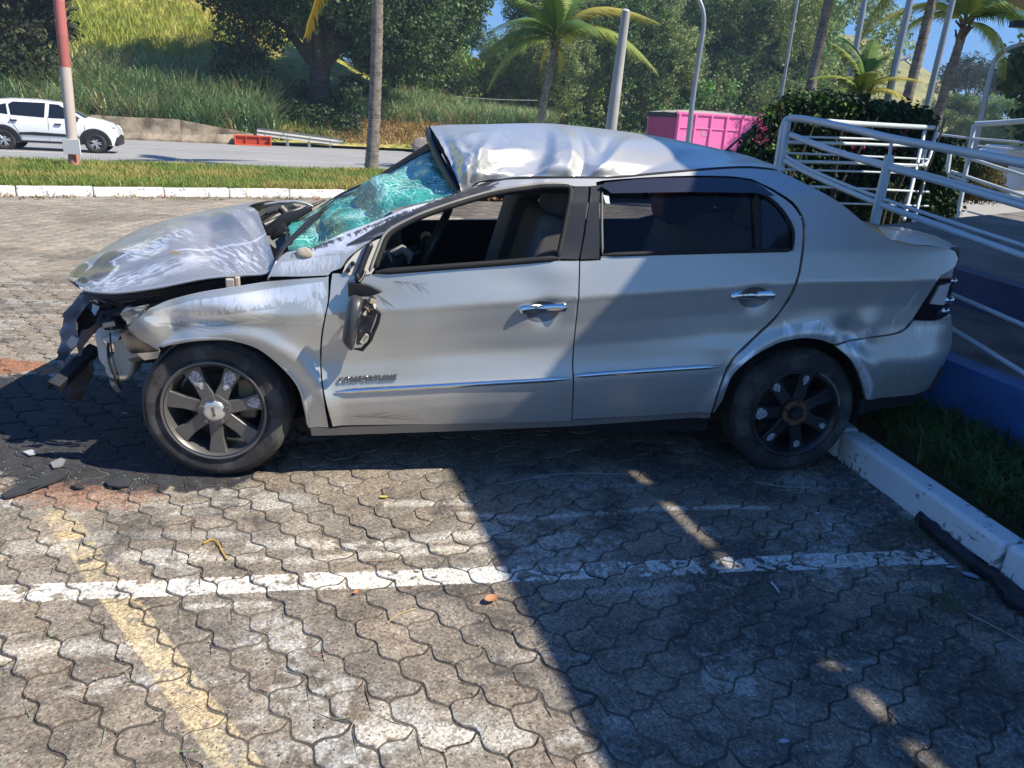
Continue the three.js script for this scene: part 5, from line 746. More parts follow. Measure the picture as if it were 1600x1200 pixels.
// ---------- trees ----------
const leafClump = (n, size, spread) => { const P = [], I = []; for (let k = 0; k < n; k++) { const c = V3(R(-1, 1), R(-1, 1), R(-1, 1)).multiplyScalar(spread), u = V3(R(-1, 1), R(-1, .6), R(-1, 1)).normalize(), v = V3(R(-1, 1), R(-1, 1), R(-1, 1)).cross(u).normalize(), s = size * R(.6, 1.2), w = s * .34, b = P.length / 3, nn = u.clone().cross(v).multiplyScalar(w * .35); for (const [a, e, f] of [[0, 0, 0], [.45, 1, 1], [.45, -1, 1], [1, 0, 0]]) { const p = c.clone().addScaledVector(u, a * s).addScaledVector(v, e * w).addScaledVector(nn, f); P.push(p.x, p.y, p.z); } I.push(b, b + 1, b + 3, b, b + 3, b + 2); } const g = new THREE.BufferGeometry(); g.setAttribute('position', new THREE.Float32BufferAttribute(P, 3)); g.setAttribute('uv', new THREE.Float32BufferAttribute(new Float32Array(P.length / 3 * 2), 2)); g.setIndex(I); g.computeVertexNormals(); return g; };
const clumpA = leafClump(26, .30, .42), clumpB = leafClump(30, .20, .34), crownM = mat([1, 1, 1], .55, 0, { ...DS, transmission: .5, thickness: 0, specularIntensity: .5 });
const bark = mat([1, 1, 1], .95, 0, { map: patchTex([.06, .05, .04], [.20, .165, .125], 8, 6, 171), bumpMap: rep(grainBump, 3), bumpScale: .02 });
function makeTree(name, label, h, rad_, cols, n, clump, seedNo, group, trunkR = .3, split = 5, low = .25) {
  seed = 5000 + seedNo * 771;
  const t = thing(name, label, 'tree', V3(0, 0, 0), 0, group); const limbs = [], blobs = [];
  const top = V3(R(-.3, .3), h * .34, R(-.3, .3)); limbs.push(taper([V3(0, -.3, 0), V3(.05, h * .15, .05), top], [trunkR * 1.5, trunkR, trunkR * .8], 9, .25));
  for (let k = 0; k < split * 3; k++) { const a = k / (split * 3) * 6.283 * 2.4 + R(-.4, .4), e = R(low, 1), r = rad_ * Math.sqrt(1 - ((e - .55) / .62) ** 2) * R(.45, .82); const end = V3(Math.cos(a) * r, h * (.12 + e * .80), Math.sin(a) * r); const from = V3(0, h * .12, 0).lerp(top, R(.3, 1)); if (k < split * 2) { const m = from.clone().lerp(end, .5).add(V3(R(-.3, .3), h * .05, R(-.3, .3))); limbs.push(taper([from, m, end], [trunkR * .6, trunkR * .35, trunkR * .1], 6)); } blobs.push([end, rad_ * R(.30, .48)]); }
  blobs.push([V3(0, h * .88, 0), rad_ * .42]);
  mesh('trunk', limbs, bark, t);
  const spots = []; const o = new THREE.Vector3(); for (let i = 0; i < n; i++) { const [c, r] = blobs[i % blobs.length]; const d = V3(R(-1, 1), R(-1, 1), R(-1, 1)).normalize(), k = Math.pow(rnd(), .4); o.copy(c).addScaledVector(d, r * k * (.82 + .4 * noise(d.x * 3 + i % 7, d.y * 3, i % blobs.length))); o.y = Math.max(o.y, h * .06); const col = cols[Math.floor(rnd() * cols.length)], b = R(.7, 1.3); spots.push([o.clone(), R(.7, 1.35), R(0, 6.28), R(-.5, .5), col.map((v) => v * b)]); }
  scatter('crown', clump, crownM, spots, t).userData.kind = 'stuff'; return t;
}
const place = (t, px, dep, y, s = 1, turn = 0, sy = s) => { const q = atDepth(px, 190, dep); const [a, b] = ab(q.x, q.z); t.position.set(q.x, y ?? (b > 17 ? landY(q.x, q.z) : roadY(q.z)), q.z); t.scale.set(s, sy, s); t.rotation.y = turn; return t; };
const cloneTree = (src, label, group) => { const c = src.clone(); c.name = numbered(src.name); scene.add(c); c.userData = { ...src.userData, label: label ?? src.userData.label }; if (group) c.userData.group = group; return c; };
const G1 = [[.065, .13, .035], [.10, .18, .045], [.045, .095, .03]], G2 = [[.25, .39, .10], [.33, .45, .13], [.18, .31, .085]], G3 = [[.31, .39, .14], [.25, .34, .12], [.39, .44, .17]];
place(makeTree('dark_tree', 'huge dark spreading tree with forked trunk behind the road barrier', 11.5, 6.6, G1, 5600, clumpB, 1, undefined, .6, 8, .34), 500, 42, undefined, .96, .7);
place(makeTree('dark_tree', 'dark leafy tree right of the forked tree, behind the tall palm trunk', 13, 5.2, [...G1, G2[0]], 2600, clumpA, 2, undefined, .35, 6, .1), 640, 50, undefined, .88, 2);
place(makeTree('olive_tree', 'small leafy tree at the upper left corner beside the grass hill', 7.5, 3.4, [[.06, .08, .03], [.09, .10, .04], [.04, .06, .025]], 1500, clumpB, 3, undefined, .2, 5, .15), 5, 34, undefined, 1, 1);
const w1 = makeTree('wood_tree', 'leafy green tree in the wood beyond the road', 14, 5.6, G2, 2600, clumpA, 4, 'trees of the wood beyond the road', .35, 6, .08);
const w2 = makeTree('wood_tree', 'leafy green tree in the wood beyond the road', 13, 5.2, [...G2, ...G1], 2600, clumpB, 5, 'trees of the wood beyond the road', .35, 6, .05);
const w3 = makeTree('wood_tree', 'leafy green tree in the wood beyond the road', 12, 5.0, G3, 2400, clumpB, 6, 'trees of the wood beyond the road', .3, 6, .05);
place(w1, 672, 72, undefined, .80, 0); place(w2, 856, 66, undefined, .86, 1); place(w3, 1130, 64, undefined, 1.15, 2);
[[w2, 905, 72, 1.25, 2.2], [w1, 985, 70, 1.3, 1.4], [w3, 1060, 74, 1.35, 4], [w1, 1195, 78, 1.15, 5], [w3, 870, 58, .72, 5.5], [w2, 960, 60, .8, .4], [w3, 1015, 60, .8, 3.1], [w2, 1090, 84, 1.35, 5.9], [w1, 1250, 90, 1.0, 2.7], [w2, 1175, 62, .82, 1.9], [w1, 620, 66, 1.0, 4.4], [w3, 560, 60, 1.0, 1.2], [w1, 668, 60, .62, 2.9], [w2, 800, 58, .5, 4.9], [w1, 1290, 84, .5, .9], [w3, 750, 70, .40, 3.9]].forEach(([s, px, d, k, r]) => place(cloneTree(s), px, d, undefined, k, r));
[[w3, 1385, 74, .34, 2.1], [w1, 1430, 80, .36, 3.2], [w2, 1480, 78, .5, 4.1], [w3, 1530, 76, .5, 5.1], [w1, 1580, 74, .46, .3]].forEach(([s, px, d, k, r]) => place(cloneTree(s, 'distant green tree between the flagpoles and the right edge', 'distant trees at the right'), px, d, -.6, k, r));
place(makeTree('umbrella_tree', 'flat topped airy tree on the skyline right of the hill', 9.5, 4.6, [[.07, .10, .05], [.05, .08, .04]], 620, clumpB, 9, undefined, .25, 5, .72), 1508, 92, 1.2, 1, 0);
place(makeTree('leaning_branch_tree', 'sparse tree with bare leaning branches against the sky', 12, 4.2, G3, 620, clumpB, 10, undefined, .3, 5, .2), 1275, 40, undefined, .8, 1);
place(makeTree('edge_tree', 'dark foliage of a tree cut by the right edge of the picture', 6, 1.7, G1, 700, clumpB, 11, undefined, .15, 5, .3), 1640, 26, undefined, 1, 0);
// brush that closes the wood below the crowns
{ const sp = []; for (let k = 0; k < 9000; k++) { const px = R(560, 1330), d = R(56, 96), q = atDepth(px, 190, d), h = Math.pow(rnd(), 1.4) * 4.2; const y = landY(q.x, q.z); sp.push([V3(q.x, y + h, q.z), R(.9, 1.6), R(0, 6.28), R(-.5, .5), G2[k % 3].map((v) => v * R(.45, 1.1))]); } tag(scatter(numbered('undergrowth'), clumpB, crownM, sp), 'dense green undergrowth at the foot of the wood', 'undergrowth', null, 'stuff');
  const s2 = []; for (let k = 0; k < 1500; k++) { const px = R(345, 560), d = R(38, 44), q = atDepth(px, 190, d), y = landY(q.x, q.z); s2.push([V3(q.x, y + Math.pow(rnd(), 1.3) * (px > 420 && px < 540 ? .7 : 2.0), q.z), R(.6, 1.2), R(0, 6.28), 0, G1[k % 3].map((v) => v * R(.6, 1.3))]); } tag(scatter(numbered('undergrowth'), clumpB, crownM, s2), 'dark shaded bushes below the forked tree', 'bushes', null, 'stuff'); }

// ---------- palms ----------
const frondMat = [leafMat([.13, .22, .045], .3, .5), leafMat([.42, .37, .07], .3, .5), leafMat([.78, .55, .06], .3, .6), leafMat([.27, .33, .07], .3, .5)];
function frondGeo(L, droop, w = .5, n = 46) {
  const P = [], I = [], pt = (t) => V3(L * (t - .12 * t * t * droop), L * (.55 * t * (1 - t) - droop * t * t * .62), 0); const add = (...p) => { const b = P.length / 3; p.forEach((v) => P.push(v.x, v.y, v.z)); return b; };
  for (let k = 0; k < n; k++) for (const s of [-1, 1]) { const t = .10 + .9 * k / n, c = pt(t), d = pt(Math.min(1, t + .03)).sub(pt(t - .03)).normalize(), len = L * w * Math.pow(Math.sin(Math.PI * (.12 + .84 * t)), .7) * R(.85, 1.1) * .55, dirv = V3(d.x * .55, d.y * .55 - .25 * droop, s * .85).normalize(), dn = V3(0, -1, 0), wd = .024 * L / 2.4; const p1 = c.clone().addScaledVector(dirv, len * .55).addScaledVector(dn, len * .06), p2 = c.clone().addScaledVector(dirv, len).addScaledVector(dn, len * .34 * R(.6, 1.4)), up = d.clone().multiplyScalar(wd); const b = add(c.clone().sub(up), c.clone().add(up), p1.clone().sub(up), p1.clone().add(up), p2); I.push(b, b + 1, b + 2, b + 1, b + 3, b + 2, b + 2, b + 3, b + 4); }
  const g = new THREE.BufferGeometry(); g.setAttribute('position', new THREE.Float32BufferAttribute(P, 3)); g.setIndex(I); g.computeVertexNormals();
  const r = taper(Array.from({ length: 9 }, (_, k) => pt(k / 8)), Array.from({ length: 9 }, (_, k) => .028 * L / 2.4 * (1 - k / 9.5)), 5); return mg([g, r]);
}
const FR = [frondGeo(2.4, .35), frondGeo(2.4, .8), frondGeo(2.4, 1.25)];
const palmBark = mat([1, 1, 1], .95, 0, { map: (() => { const t = dataTex(128, 512, (i, j) => { const n = pf(i * 4, j, 512, 8, 5, 191), r = (j / 512 * 8 + .12 * pf(i * 4, j, 512, 6, 2, 195)) % 1, ring = r < .14 ? .68 : 1; const bl = pf(i * 4, j, 512, 14, 3, 197); const k = (.13 + .22 * n) * ring * (bl > .6 ? .6 : 1); return [k * 1.08, k * .93, k * .78]; }); t.repeat.set(1, 1); return t; })(), bumpMap: rep(grainBump, 2), bumpScale: .01 });
function ringed(pts, r0, r1, step) { const c = curve(pts), L = c.getLength(), n = Math.round(L / step) * 3, P = c.getSpacedPoints(n), rr = P.map((p, i) => lerp(r0, r1, i / n) * (1 + [.055, .0, -.03][i % 3]) * (1 + .5 * Math.exp(-i / n * L / .25))); return taper(P, rr, 12, .05); }
function palm(label, base, bend, fronds, r0 = .15, r1 = .10, s = 1) {
  const t = thing('coconut_palm', label, 'palm', base); const tr = ringed([V3(0, -.2, 0), ...bend], r0, r1, .13); mesh('trunk', tr, palmBark, t);
  const top = bend[bend.length - 1]; if (fronds.length) { const f = []; for (let k = 0; k < 16; k++) { const a = R(0, 6.28); f.push(bar(top.clone().add(V3(0, R(-.5, .05), 0)), top.clone().add(V3(Math.cos(a) * R(.12, .25), R(-.25, .35), Math.sin(a) * R(.12, .25))), .035, .02, 5)); } mesh('leaf_sheath', f, mat([.13, .075, .045], .95), t); }
  for (const [az, el, dr, col, k = 1] of fronds) { const m = mesh('frond', FR[dr], frondMat[col], t); m.position.copy(top).add(V3(0, .12, 0)); m.rotation.set(0, rad(az), rad(el), 'YZX'); m.scale.setScalar(k * s); }
  return t;
}
const up = (px, py, b) => aboveAt(px, py, b).sub(b);
{
  const b1 = onGround(579, 270, .08); palm('tall ringed palm trunk before the dark trees, a yellow frond hanging beside it', b1, [up(585, 180, b1), up(589, 60, b1), up(590, -60, b1), up(588, -150, b1)], [[165, 0, 2, 1, 1.0], [185, -18, 2, 2, .95], [150, 20, 1, 3], [60, 30, 1, 0], [-20, 40, 1, 0], [250, 35, 1, 0], [20, 55, 0, 0], [110, 60, 0, 0]], .17, .12);
  // the hanging yellow frond
  const h = palm; const top = aboveAt(588, -150, b1); const end = aboveAt(480, 66, b1); 
  const fr = mesh('frond', (() => { const n = 52, P = [], I = []; const c = curve([aboveAt(524, -70, b1), aboveAt(505, -30, b1), aboveAt(490, 8, b1), aboveAt(480, 46, b1)]); for (let k = 0; k < n; k++) for (const s of [-1, 1]) { const t = k / n, p = c.getPoint(t), len = .62 * (1 - .40 * t) * R(.8, 1.1), o = V3(s * R(.05, .30) - .08, -1, R(-.3, .3)).normalize(), w = V3(.013, .004, .005), q = p.clone().addScaledVector(o, len * .6), e = p.clone().addScaledVector(o, len), b = P.length / 3; for (const v of [p.clone().sub(w), p.clone().add(w), q.clone().sub(w), q.clone().add(w), e]) P.push(v.x - b1.x, v.y - b1.y, v.z - b1.z); I.push(b, b + 1, b + 2, b + 1, b + 3, b + 2, b + 2, b + 3, b + 4); } const g = new THREE.BufferGeometry(); g.setAttribute('position', new THREE.Float32BufferAttribute(P, 3)); g.setIndex(I); g.computeVertexNormals(); const r = taper(c.getPoints(8).map((p) => p.sub(b1)), [.03, .03, .028, .026, .022, .018, .014, .01, .006], 5); return mg([g, r]); })(), frondMat[2], null); scene.children.find((o) => o.name === 'coconut_palm').add(fr); fr.userData.label = 'hanging yellow frond';
  const b2 = atDepth(845, 205, 24); b2.y = slope(b2.z) - .1; palm('coconut palm with a green coconut behind the car roof', b2, [up(848, 170, b2), up(858, 120, b2), up(868, 72, b2)], [[170, 12, 1, 0, .9], [185, -8, 1, 3, .88], [150, 35, 1, 0, .85], [200, 40, 0, 0, .85], [20, 24, 1, 3, 1.0], [-8, 16, 1, 3, 1.12], [5, 42, 1, 1, 1.1], [40, 60, 0, 0, .8], [-60, 30, 1, 0, .8], [110, 45, 1, 0, .8], [250, 55, 0, 0, .8], [80, 75, 0, 3, .7], [172, -50, 0, 2, .33], [-35, -62, 0, 1, .33]], .14, .095, 1.15);
  const cocoP = scene.children.find((o) => o.name === 'coconut_palm_001'); const cp = aboveAt(888, 61, b2).sub(b2); mesh('coconut', new THREE.SphereGeometry(.13, 14, 10).scale(1, 1.15, 1).translate(cp.x, cp.y, cp.z + .15), mat([.42, .40, .05], .5), cocoP); mesh('fruit_stalk', bar(up(874, 55, b2), cp, .02, .015, 5), mat([.35, .3, .06], .8), cocoP);
  const b3 = atDepth(1262, 205, 15); b3.y = slope(b3.z); palm('dark leaning palm trunk rising from the hedge left of the flagpoles', b3, [up(1266, 140, b3), up(1280, 70, b3), up(1298, -15, b3), up(1306, -60, b3)], [[-10, -25, 2, 2, .6], [170, 0, 1, 0, .8], [60, 20, 1, 0, .8], [240, 20, 1, 0, .8], [0, 40, 1, 0, .8], [120, 40, 1, 0, .8]], .12, .085);
  const b4 = atDepth(1402, 240, 16); b4.y = slope(b4.z); palm('dark leaning palm trunk between two grey flagpoles', b4, [up(1412, 180, b4), up(1432, 100, b4), up(1452, 20, b4), up(1462, -20, b4)], [[180, -5, 2, 1, .75], [160, 10, 1, 3, .75], [200, 22, 1, 0, .7], [20, 20, 1, 0, .7], [-40, 30, 1, 0, .7], [90, 35, 1, 0, .7], [270, 35, 1, 0, .7]], .13, .085);
  const b5 = atDepth(1462, 205, 18); b5.y = slope(b5.z); palm('coconut palm with a full crown against the sky at the right', b5, [up(1466, 180, b5), up(1486, 110, b5), up(1506, 46, b5)], [[170, 25, 1, 1, .8], [185, 8, 1, 1, .78], [150, 50, 0, 0, .8], [15, 30, 1, 0, .85], [-5, 14, 1, 0, .9], [-20, 45, 1, 0, .8], [40, 60, 0, 0, .75], [90, 50, 1, 0, .7], [240, 45, 1, 3, .75], [210, 60, 0, 0, .75], [-50, 25, 1, 3, .8], [120, 70, 0, 0, .7], [0, -14, 1, 3, .65]], .13, .09);
  const b6 = atDepth(1345, 200, 13); b6.y = slope(b6.z); palm('young yellow green palm with upright fronds behind the hedge', b6, [up(1342, 190, b6), up(1340, 165, b6)], [[170, 66, 0, 3, .44], [150, 78, 0, 0, .44], [10, 68, 0, 3, .42], [-10, 46, 1, 1, .40], [185, 44, 1, 3, .38], [60, 80, 0, 0, .42], [-30, 22, 1, 1, .36], [200, 20, 1, 0, .34], [100, 50, 1, 3, .36], [260, 50, 1, 3, .38]], .10, .08);
}

// ---------- poles, barriers and vehicles by the road ----------
const grey = mat([.34, .36, .38], .5, .3), paleGrey = mat([.46, .46, .44], .8), steelPole = mat([.30, .33, .36], .45, .4);
{
  const b = onGround(117, 266, .08), p1 = aboveAt(102, 105, b), p2 = aboveAt(92, 0, b), p3 = aboveAt(83, -95, b);
  const t = thing('sign_post', 'red and white painted post with a blank white plate in the grass verge', 'post', b); const l = (p) => p.clone().sub(b), r = .105;
  const rs = (a, c, m, q = r) => mesh('post_section', bar(l(a), l(c), q, q * .98, 16), m, t); const pink = mat([.42, .20, .16], .75, 0, { bumpMap: grainBump, bumpScale: .004 });
  const lowm = aboveAt(114, 232, b);
  rs(b.clone().setY(b.y - .2), lowm, mat([.46, .20, .15], .8)); rs(lowm, p1, mat([.55, .47, .42], .8), r * .97); rs(p1, aboveAt(97.2, 55, b), mat([.42, .13, .11], .7), r * .95); rs(aboveAt(97.2, 55, b), p2, mat([.48, .15, .13], .7), r * .94); rs(p2, p3, mat([.55, .50, .48], .6), r * .93);
  const q = aboveAt(118, 229, b).sub(b); mesh('plate', box(.33, .29, .03, 0, 0, 0, .006).rotateY(.08).translate(q.x, q.y, q.z + .14), mat([.74, .72, .70], .6), t, 'blank white plate');
  mesh('plate_clamp', new THREE.TorusGeometry(r + .006, .012, 6, 20).rotateX(Math.PI / 2).translate(l(lowm).x, l(lowm).y + .06, l(lowm).z), grey, t);
}
{ const b = atDepth(950, 210, 19); b.y = slope(b.z); const a = aboveAt(978, 18, b).sub(b); const t = thing('concrete_pole', 'thick tapered concrete pole behind the car roof', 'pole', b); mesh('shaft', bar(V3(0, -.2, 0), a, .17, .10, 20), mat([1, 1, 1], .85, 0, { map: patchTex([.34, .33, .31], [.56, .55, .52], 4, 6, 201) }), t); mesh('pole_cap', bar(a, a.clone().add(V3(.01, .05, 0)), .105, .06, 20), paleGrey, t); }
const lamp = (label, px, depth, r, head) => { const b = atDepth(px[0][0], px[0][1], depth); b.y = roadY(b.z); const t = thing('street_lamp', label, 'street lamp', b); const pts = [V3(0, 0, 0), ...px.map(([x, y]) => aboveAt(x, y, b).sub(b))]; pts[0].x = pts[1].x - .02; mesh('lamp_post', taper(curve(pts).getPoints(40), Array.from({ length: 41 }, (_, i) => lerp(r, r * .55, i / 40)), 10), steelPole, t); if (head) { const e = pts[pts.length - 1]; mesh('lamp_head', box(.55, .09, .2, 0, 0, 0, .04).rotateZ(head).translate(e.x, e.y, e.z), grey, t); } return t; };
lamp('slender curved street lamp in front of the pink truck', [[1075, 222], [1083, 150], [1092, 90], [1099, 45], [1099, 20], [1092, 0], [1078, -18], [1055, -30]], 27, .10, .3);
lamp('curved street lamp arching to the right at the picture edge', [[1524, 228], [1536, 170], [1547, 120], [1556, 92], [1572, 78], [1592, 70], [1606, 68]], 26, .11, -.1);
lamp('thin curved lamp post between the flagpoles', [[1414, 205], [1420, 170], [1427, 140], [1430, 118], [1426, 104], [1412, 92]], 30, .07, .4);
[['left', 1220, 150, 1246, 0, 22, .055], ['a', 1322, 165, 1351, 0, 14, .065], ['b', 1377, 178, 1421, -4, 13, .07], ['c', 1436, 195, 1487, -6, 14, .065]].forEach(([k, x0, y0, x1, y1, d, r], i) => { const b = atDepth(x0, y0 + 40, d); b.y = slope(b.z); const a = aboveAt(x1 + (x1 - x0) * .25, y1 - 40, b).sub(b), c0 = aboveAt(x0 - 4, y0 + 25, b).sub(b); const t = thing('flagpole', ['thin pale pole farthest left, rising from the hedge', 'grey flagpole in front of the young palm', 'grey flagpole just left of the dark leaning palm trunk', 'thinner grey flagpole just right of the dark leaning palm trunk'][i], 'flagpole', b); mesh('pole', bar(V3(c0.x, 0, c0.z), a, r, r * .75, 12), steelPole, t); mesh('pole_foot', new THREE.CylinderGeometry(r * 2, r * 2.2, .05, 12).translate(c0.x, .03, c0.z), grey, t); });
{ const b = atDepth(622, 150, 52); b.y = landY(b.x, b.z); const a = aboveAt(624, 85, b).sub(b); lone('utility_pole', bar(b, b.clone().add(a), .09, .07, 8), mat([.4, .4, .38], .8), 'slim pale pole among the reeds right of the tall palm', 'pole'); const w = (x0, y0, x1, y1) => tube([atDepth(x0, y0, 50), atDepth((x0 + x1) / 2, (y0 + y1) / 2 + 1.5, 50), atDepth(x1, y1, 50)], .02, 12, 5); lone('cable', [w(604, 138, 640, 144), w(712, 151, 840, 157)], mat([.5, .5, .48], .7), 'thin pale cable strung above the reeds', 'cable'); }
{ const b = atDepth(1376, 70, 175), t = thing('pylon', 'tiny lattice mast on the skyline of the far hill', 'mast', b.clone()); mesh('mast', [bar(V3(-.6, -4, 0), V3(0, 4.5, 0), .1, .06, 4), bar(V3(.6, -4, 0), V3(0, 4.5, 0), .1, .06, 4), bar(V3(-1, 2.2, 0), V3(1, 2.2, 0), .06), bar(V3(-.5, 0, 0), V3(.5, 0, 0), .05)], mat([.2, .22, .24], .7), t); }
const RT2 = -Math.atan2(RD.z, RD.x); // road heading
{ // concrete barrier with sloping end
  const t = thing('concrete_barrier', 'long stained concrete barrier along the far side of the road', 'barrier', V3(0, 0, 0)); const cm = mat([1, 1, 1], .92, 0, { map: rep(patchTex([.10, .08, .055], [.40, .33, .24], 5, 6, 211), .55), bumpMap: rep(grainBump, 2), bumpScale: .006 });
  const e = onGround(398, 228), [ae] = ab(e.x, e.z); for (let a = ae - 42, k = 0; a < ae - .1; a += 3, k++) { const [x, z] = rd(a + 1.5, 17.25), s = new THREE.Shape([[-.32, -.3], [-.32, .1], [-.16, .32], [-.10, .92], [.10, .92], [.10, -.3]].map((p) => new THREE.Vector2(...p))); const last = a + 3.01 >= ae; const g = new THREE.ExtrudeGeometry(s, { depth: 2.985, bevelEnabled: true, bevelSize: .012, bevelThickness: .006, bevelSegments: 1 }); g.translate(0, 0, -1.49); const p = g.attributes.position; if (last) for (let i = 0; i < p.count; i++) { const q = sst(.2, 1.4, p.getZ(i)); if (p.getY(i) > .3) p.setY(i, lerp(p.getY(i), .5, q)); } g.rotateY(Math.PI / 2); const m = mesh('barrier_block', g, cm, t); m.position.set(x, roadY(z) + (hash(k, 4) - .5) * .03, z); m.rotation.y = RT2; }
}
{ const c = onGround(391, 227).addScaledVector(RN2, -.75), t = thing('plastic_barrier', 'orange plastic road barrier lying in front of the concrete wall end', 'barrier', c, RT2 - .12); t.scale.setScalar(.82); const om = mat([.56, .075, .02], .5, 0, { ...DS }); const L = 1.9; mesh('body', [box(L, .10, .5, 0, .06, 0, .03), box(L, .09, .10, 0, .52, .0, .03), box(.10, .5, .45, -L / 2 + .04, .3, 0, .04), box(.10, .5, .45, L / 2 - .04, .3, 0, .04)], om, t); mesh('recess', box(L - .1, .40, .1, 0, .30, -.08, .03), mat([.42, .055, .02], .6), t); mesh('rib', [box(.05, .4, .12, -.35, .3, 0, .01), box(.05, .4, .12, .35, .3, 0, .01)], om, t); }
{ const [gax, gaz] = rd(8.3, 17.15), [gbx, gbz] = rd(12.4, 17.7), A = V3(gax, 0, gaz), B = V3(gbx, 0, gbz); A.y = roadY(A.z) + .62; B.y = roadY(B.z) + .30; const t = thing('guardrail', 'white steel guardrail running from the concrete wall into the bank', 'guardrail', V3(0, 0, 0)); const d = B.clone().sub(A), L = d.length(), s = new THREE.Shape([[0, -.16], [.05, -.12], [.05, -.06], [0, 0], [.05, .06], [.05, .12], [0, .16], [-.012, .16], [.036, .12], [.036, .06], [-.012, 0], [.036, -.06], [.036, -.12], [-.012, -.16]].map((p) => new THREE.Vector2(...p))); const g = new THREE.ExtrudeGeometry(s, { depth: L, bevelEnabled: false }); const m = mesh('rail', g, mat([.36, .36, .345], .7, .2, DS), t); m.position.copy(A); m.quaternion.setFromRotationMatrix(new THREE.Matrix4().lookAt(B, A, V3(0, 1, 0))); for (let k = 0; k < 4; k++) { const p = A.clone().lerp(B, (k + .3) / 4); mesh('post', box(.1, p.y - roadY(p.z) + .1, .1, p.x, (p.y + roadY(p.z)) / 2, p.z - .08), grey, t); } }
{ const b = onGround(656, 239), g = new THREE.IcosahedronGeometry(.62, 4), p = g.attributes.position; for (let i = 0; i < p.count; i++) { const v = V3(p.getX(i), p.getY(i), p.getZ(i)), k = .8 + .35 * noise(v.x * 2.3 + 3, v.y * 2.3 + v.z * 1.7, 7) + .06 * noise(v.x * 9, v.y * 9 + v.z * 5, 8); p.setXYZ(i, v.x * k * 1.05, Math.max(-.1, v.y * k * .85 + .22), v.z * k); } g.computeVertexNormals(); g.translate(b.x + .3, b.y, b.z); lone('boulder', g, mat([1, 1, 1], .95, 0, { map: patchTex([.2, .18, .15], [.42, .38, .33], 4, 6, 221) }), 'grey brown boulder at the far road edge behind the windscreen', 'boulder'); }
{ const b = atDepth(558, 213, 38); b.y = landY(b.x, b.z); lone('stake', [bar(b, b.clone().add(V3(0, 1.2, 0)), .05, .045, 6), box(.12, .12, .06, b.x, b.y + .9, b.z)], mat([.05, .04, .03], .9), 'short dark stake standing in the dry bank', 'stake'); }

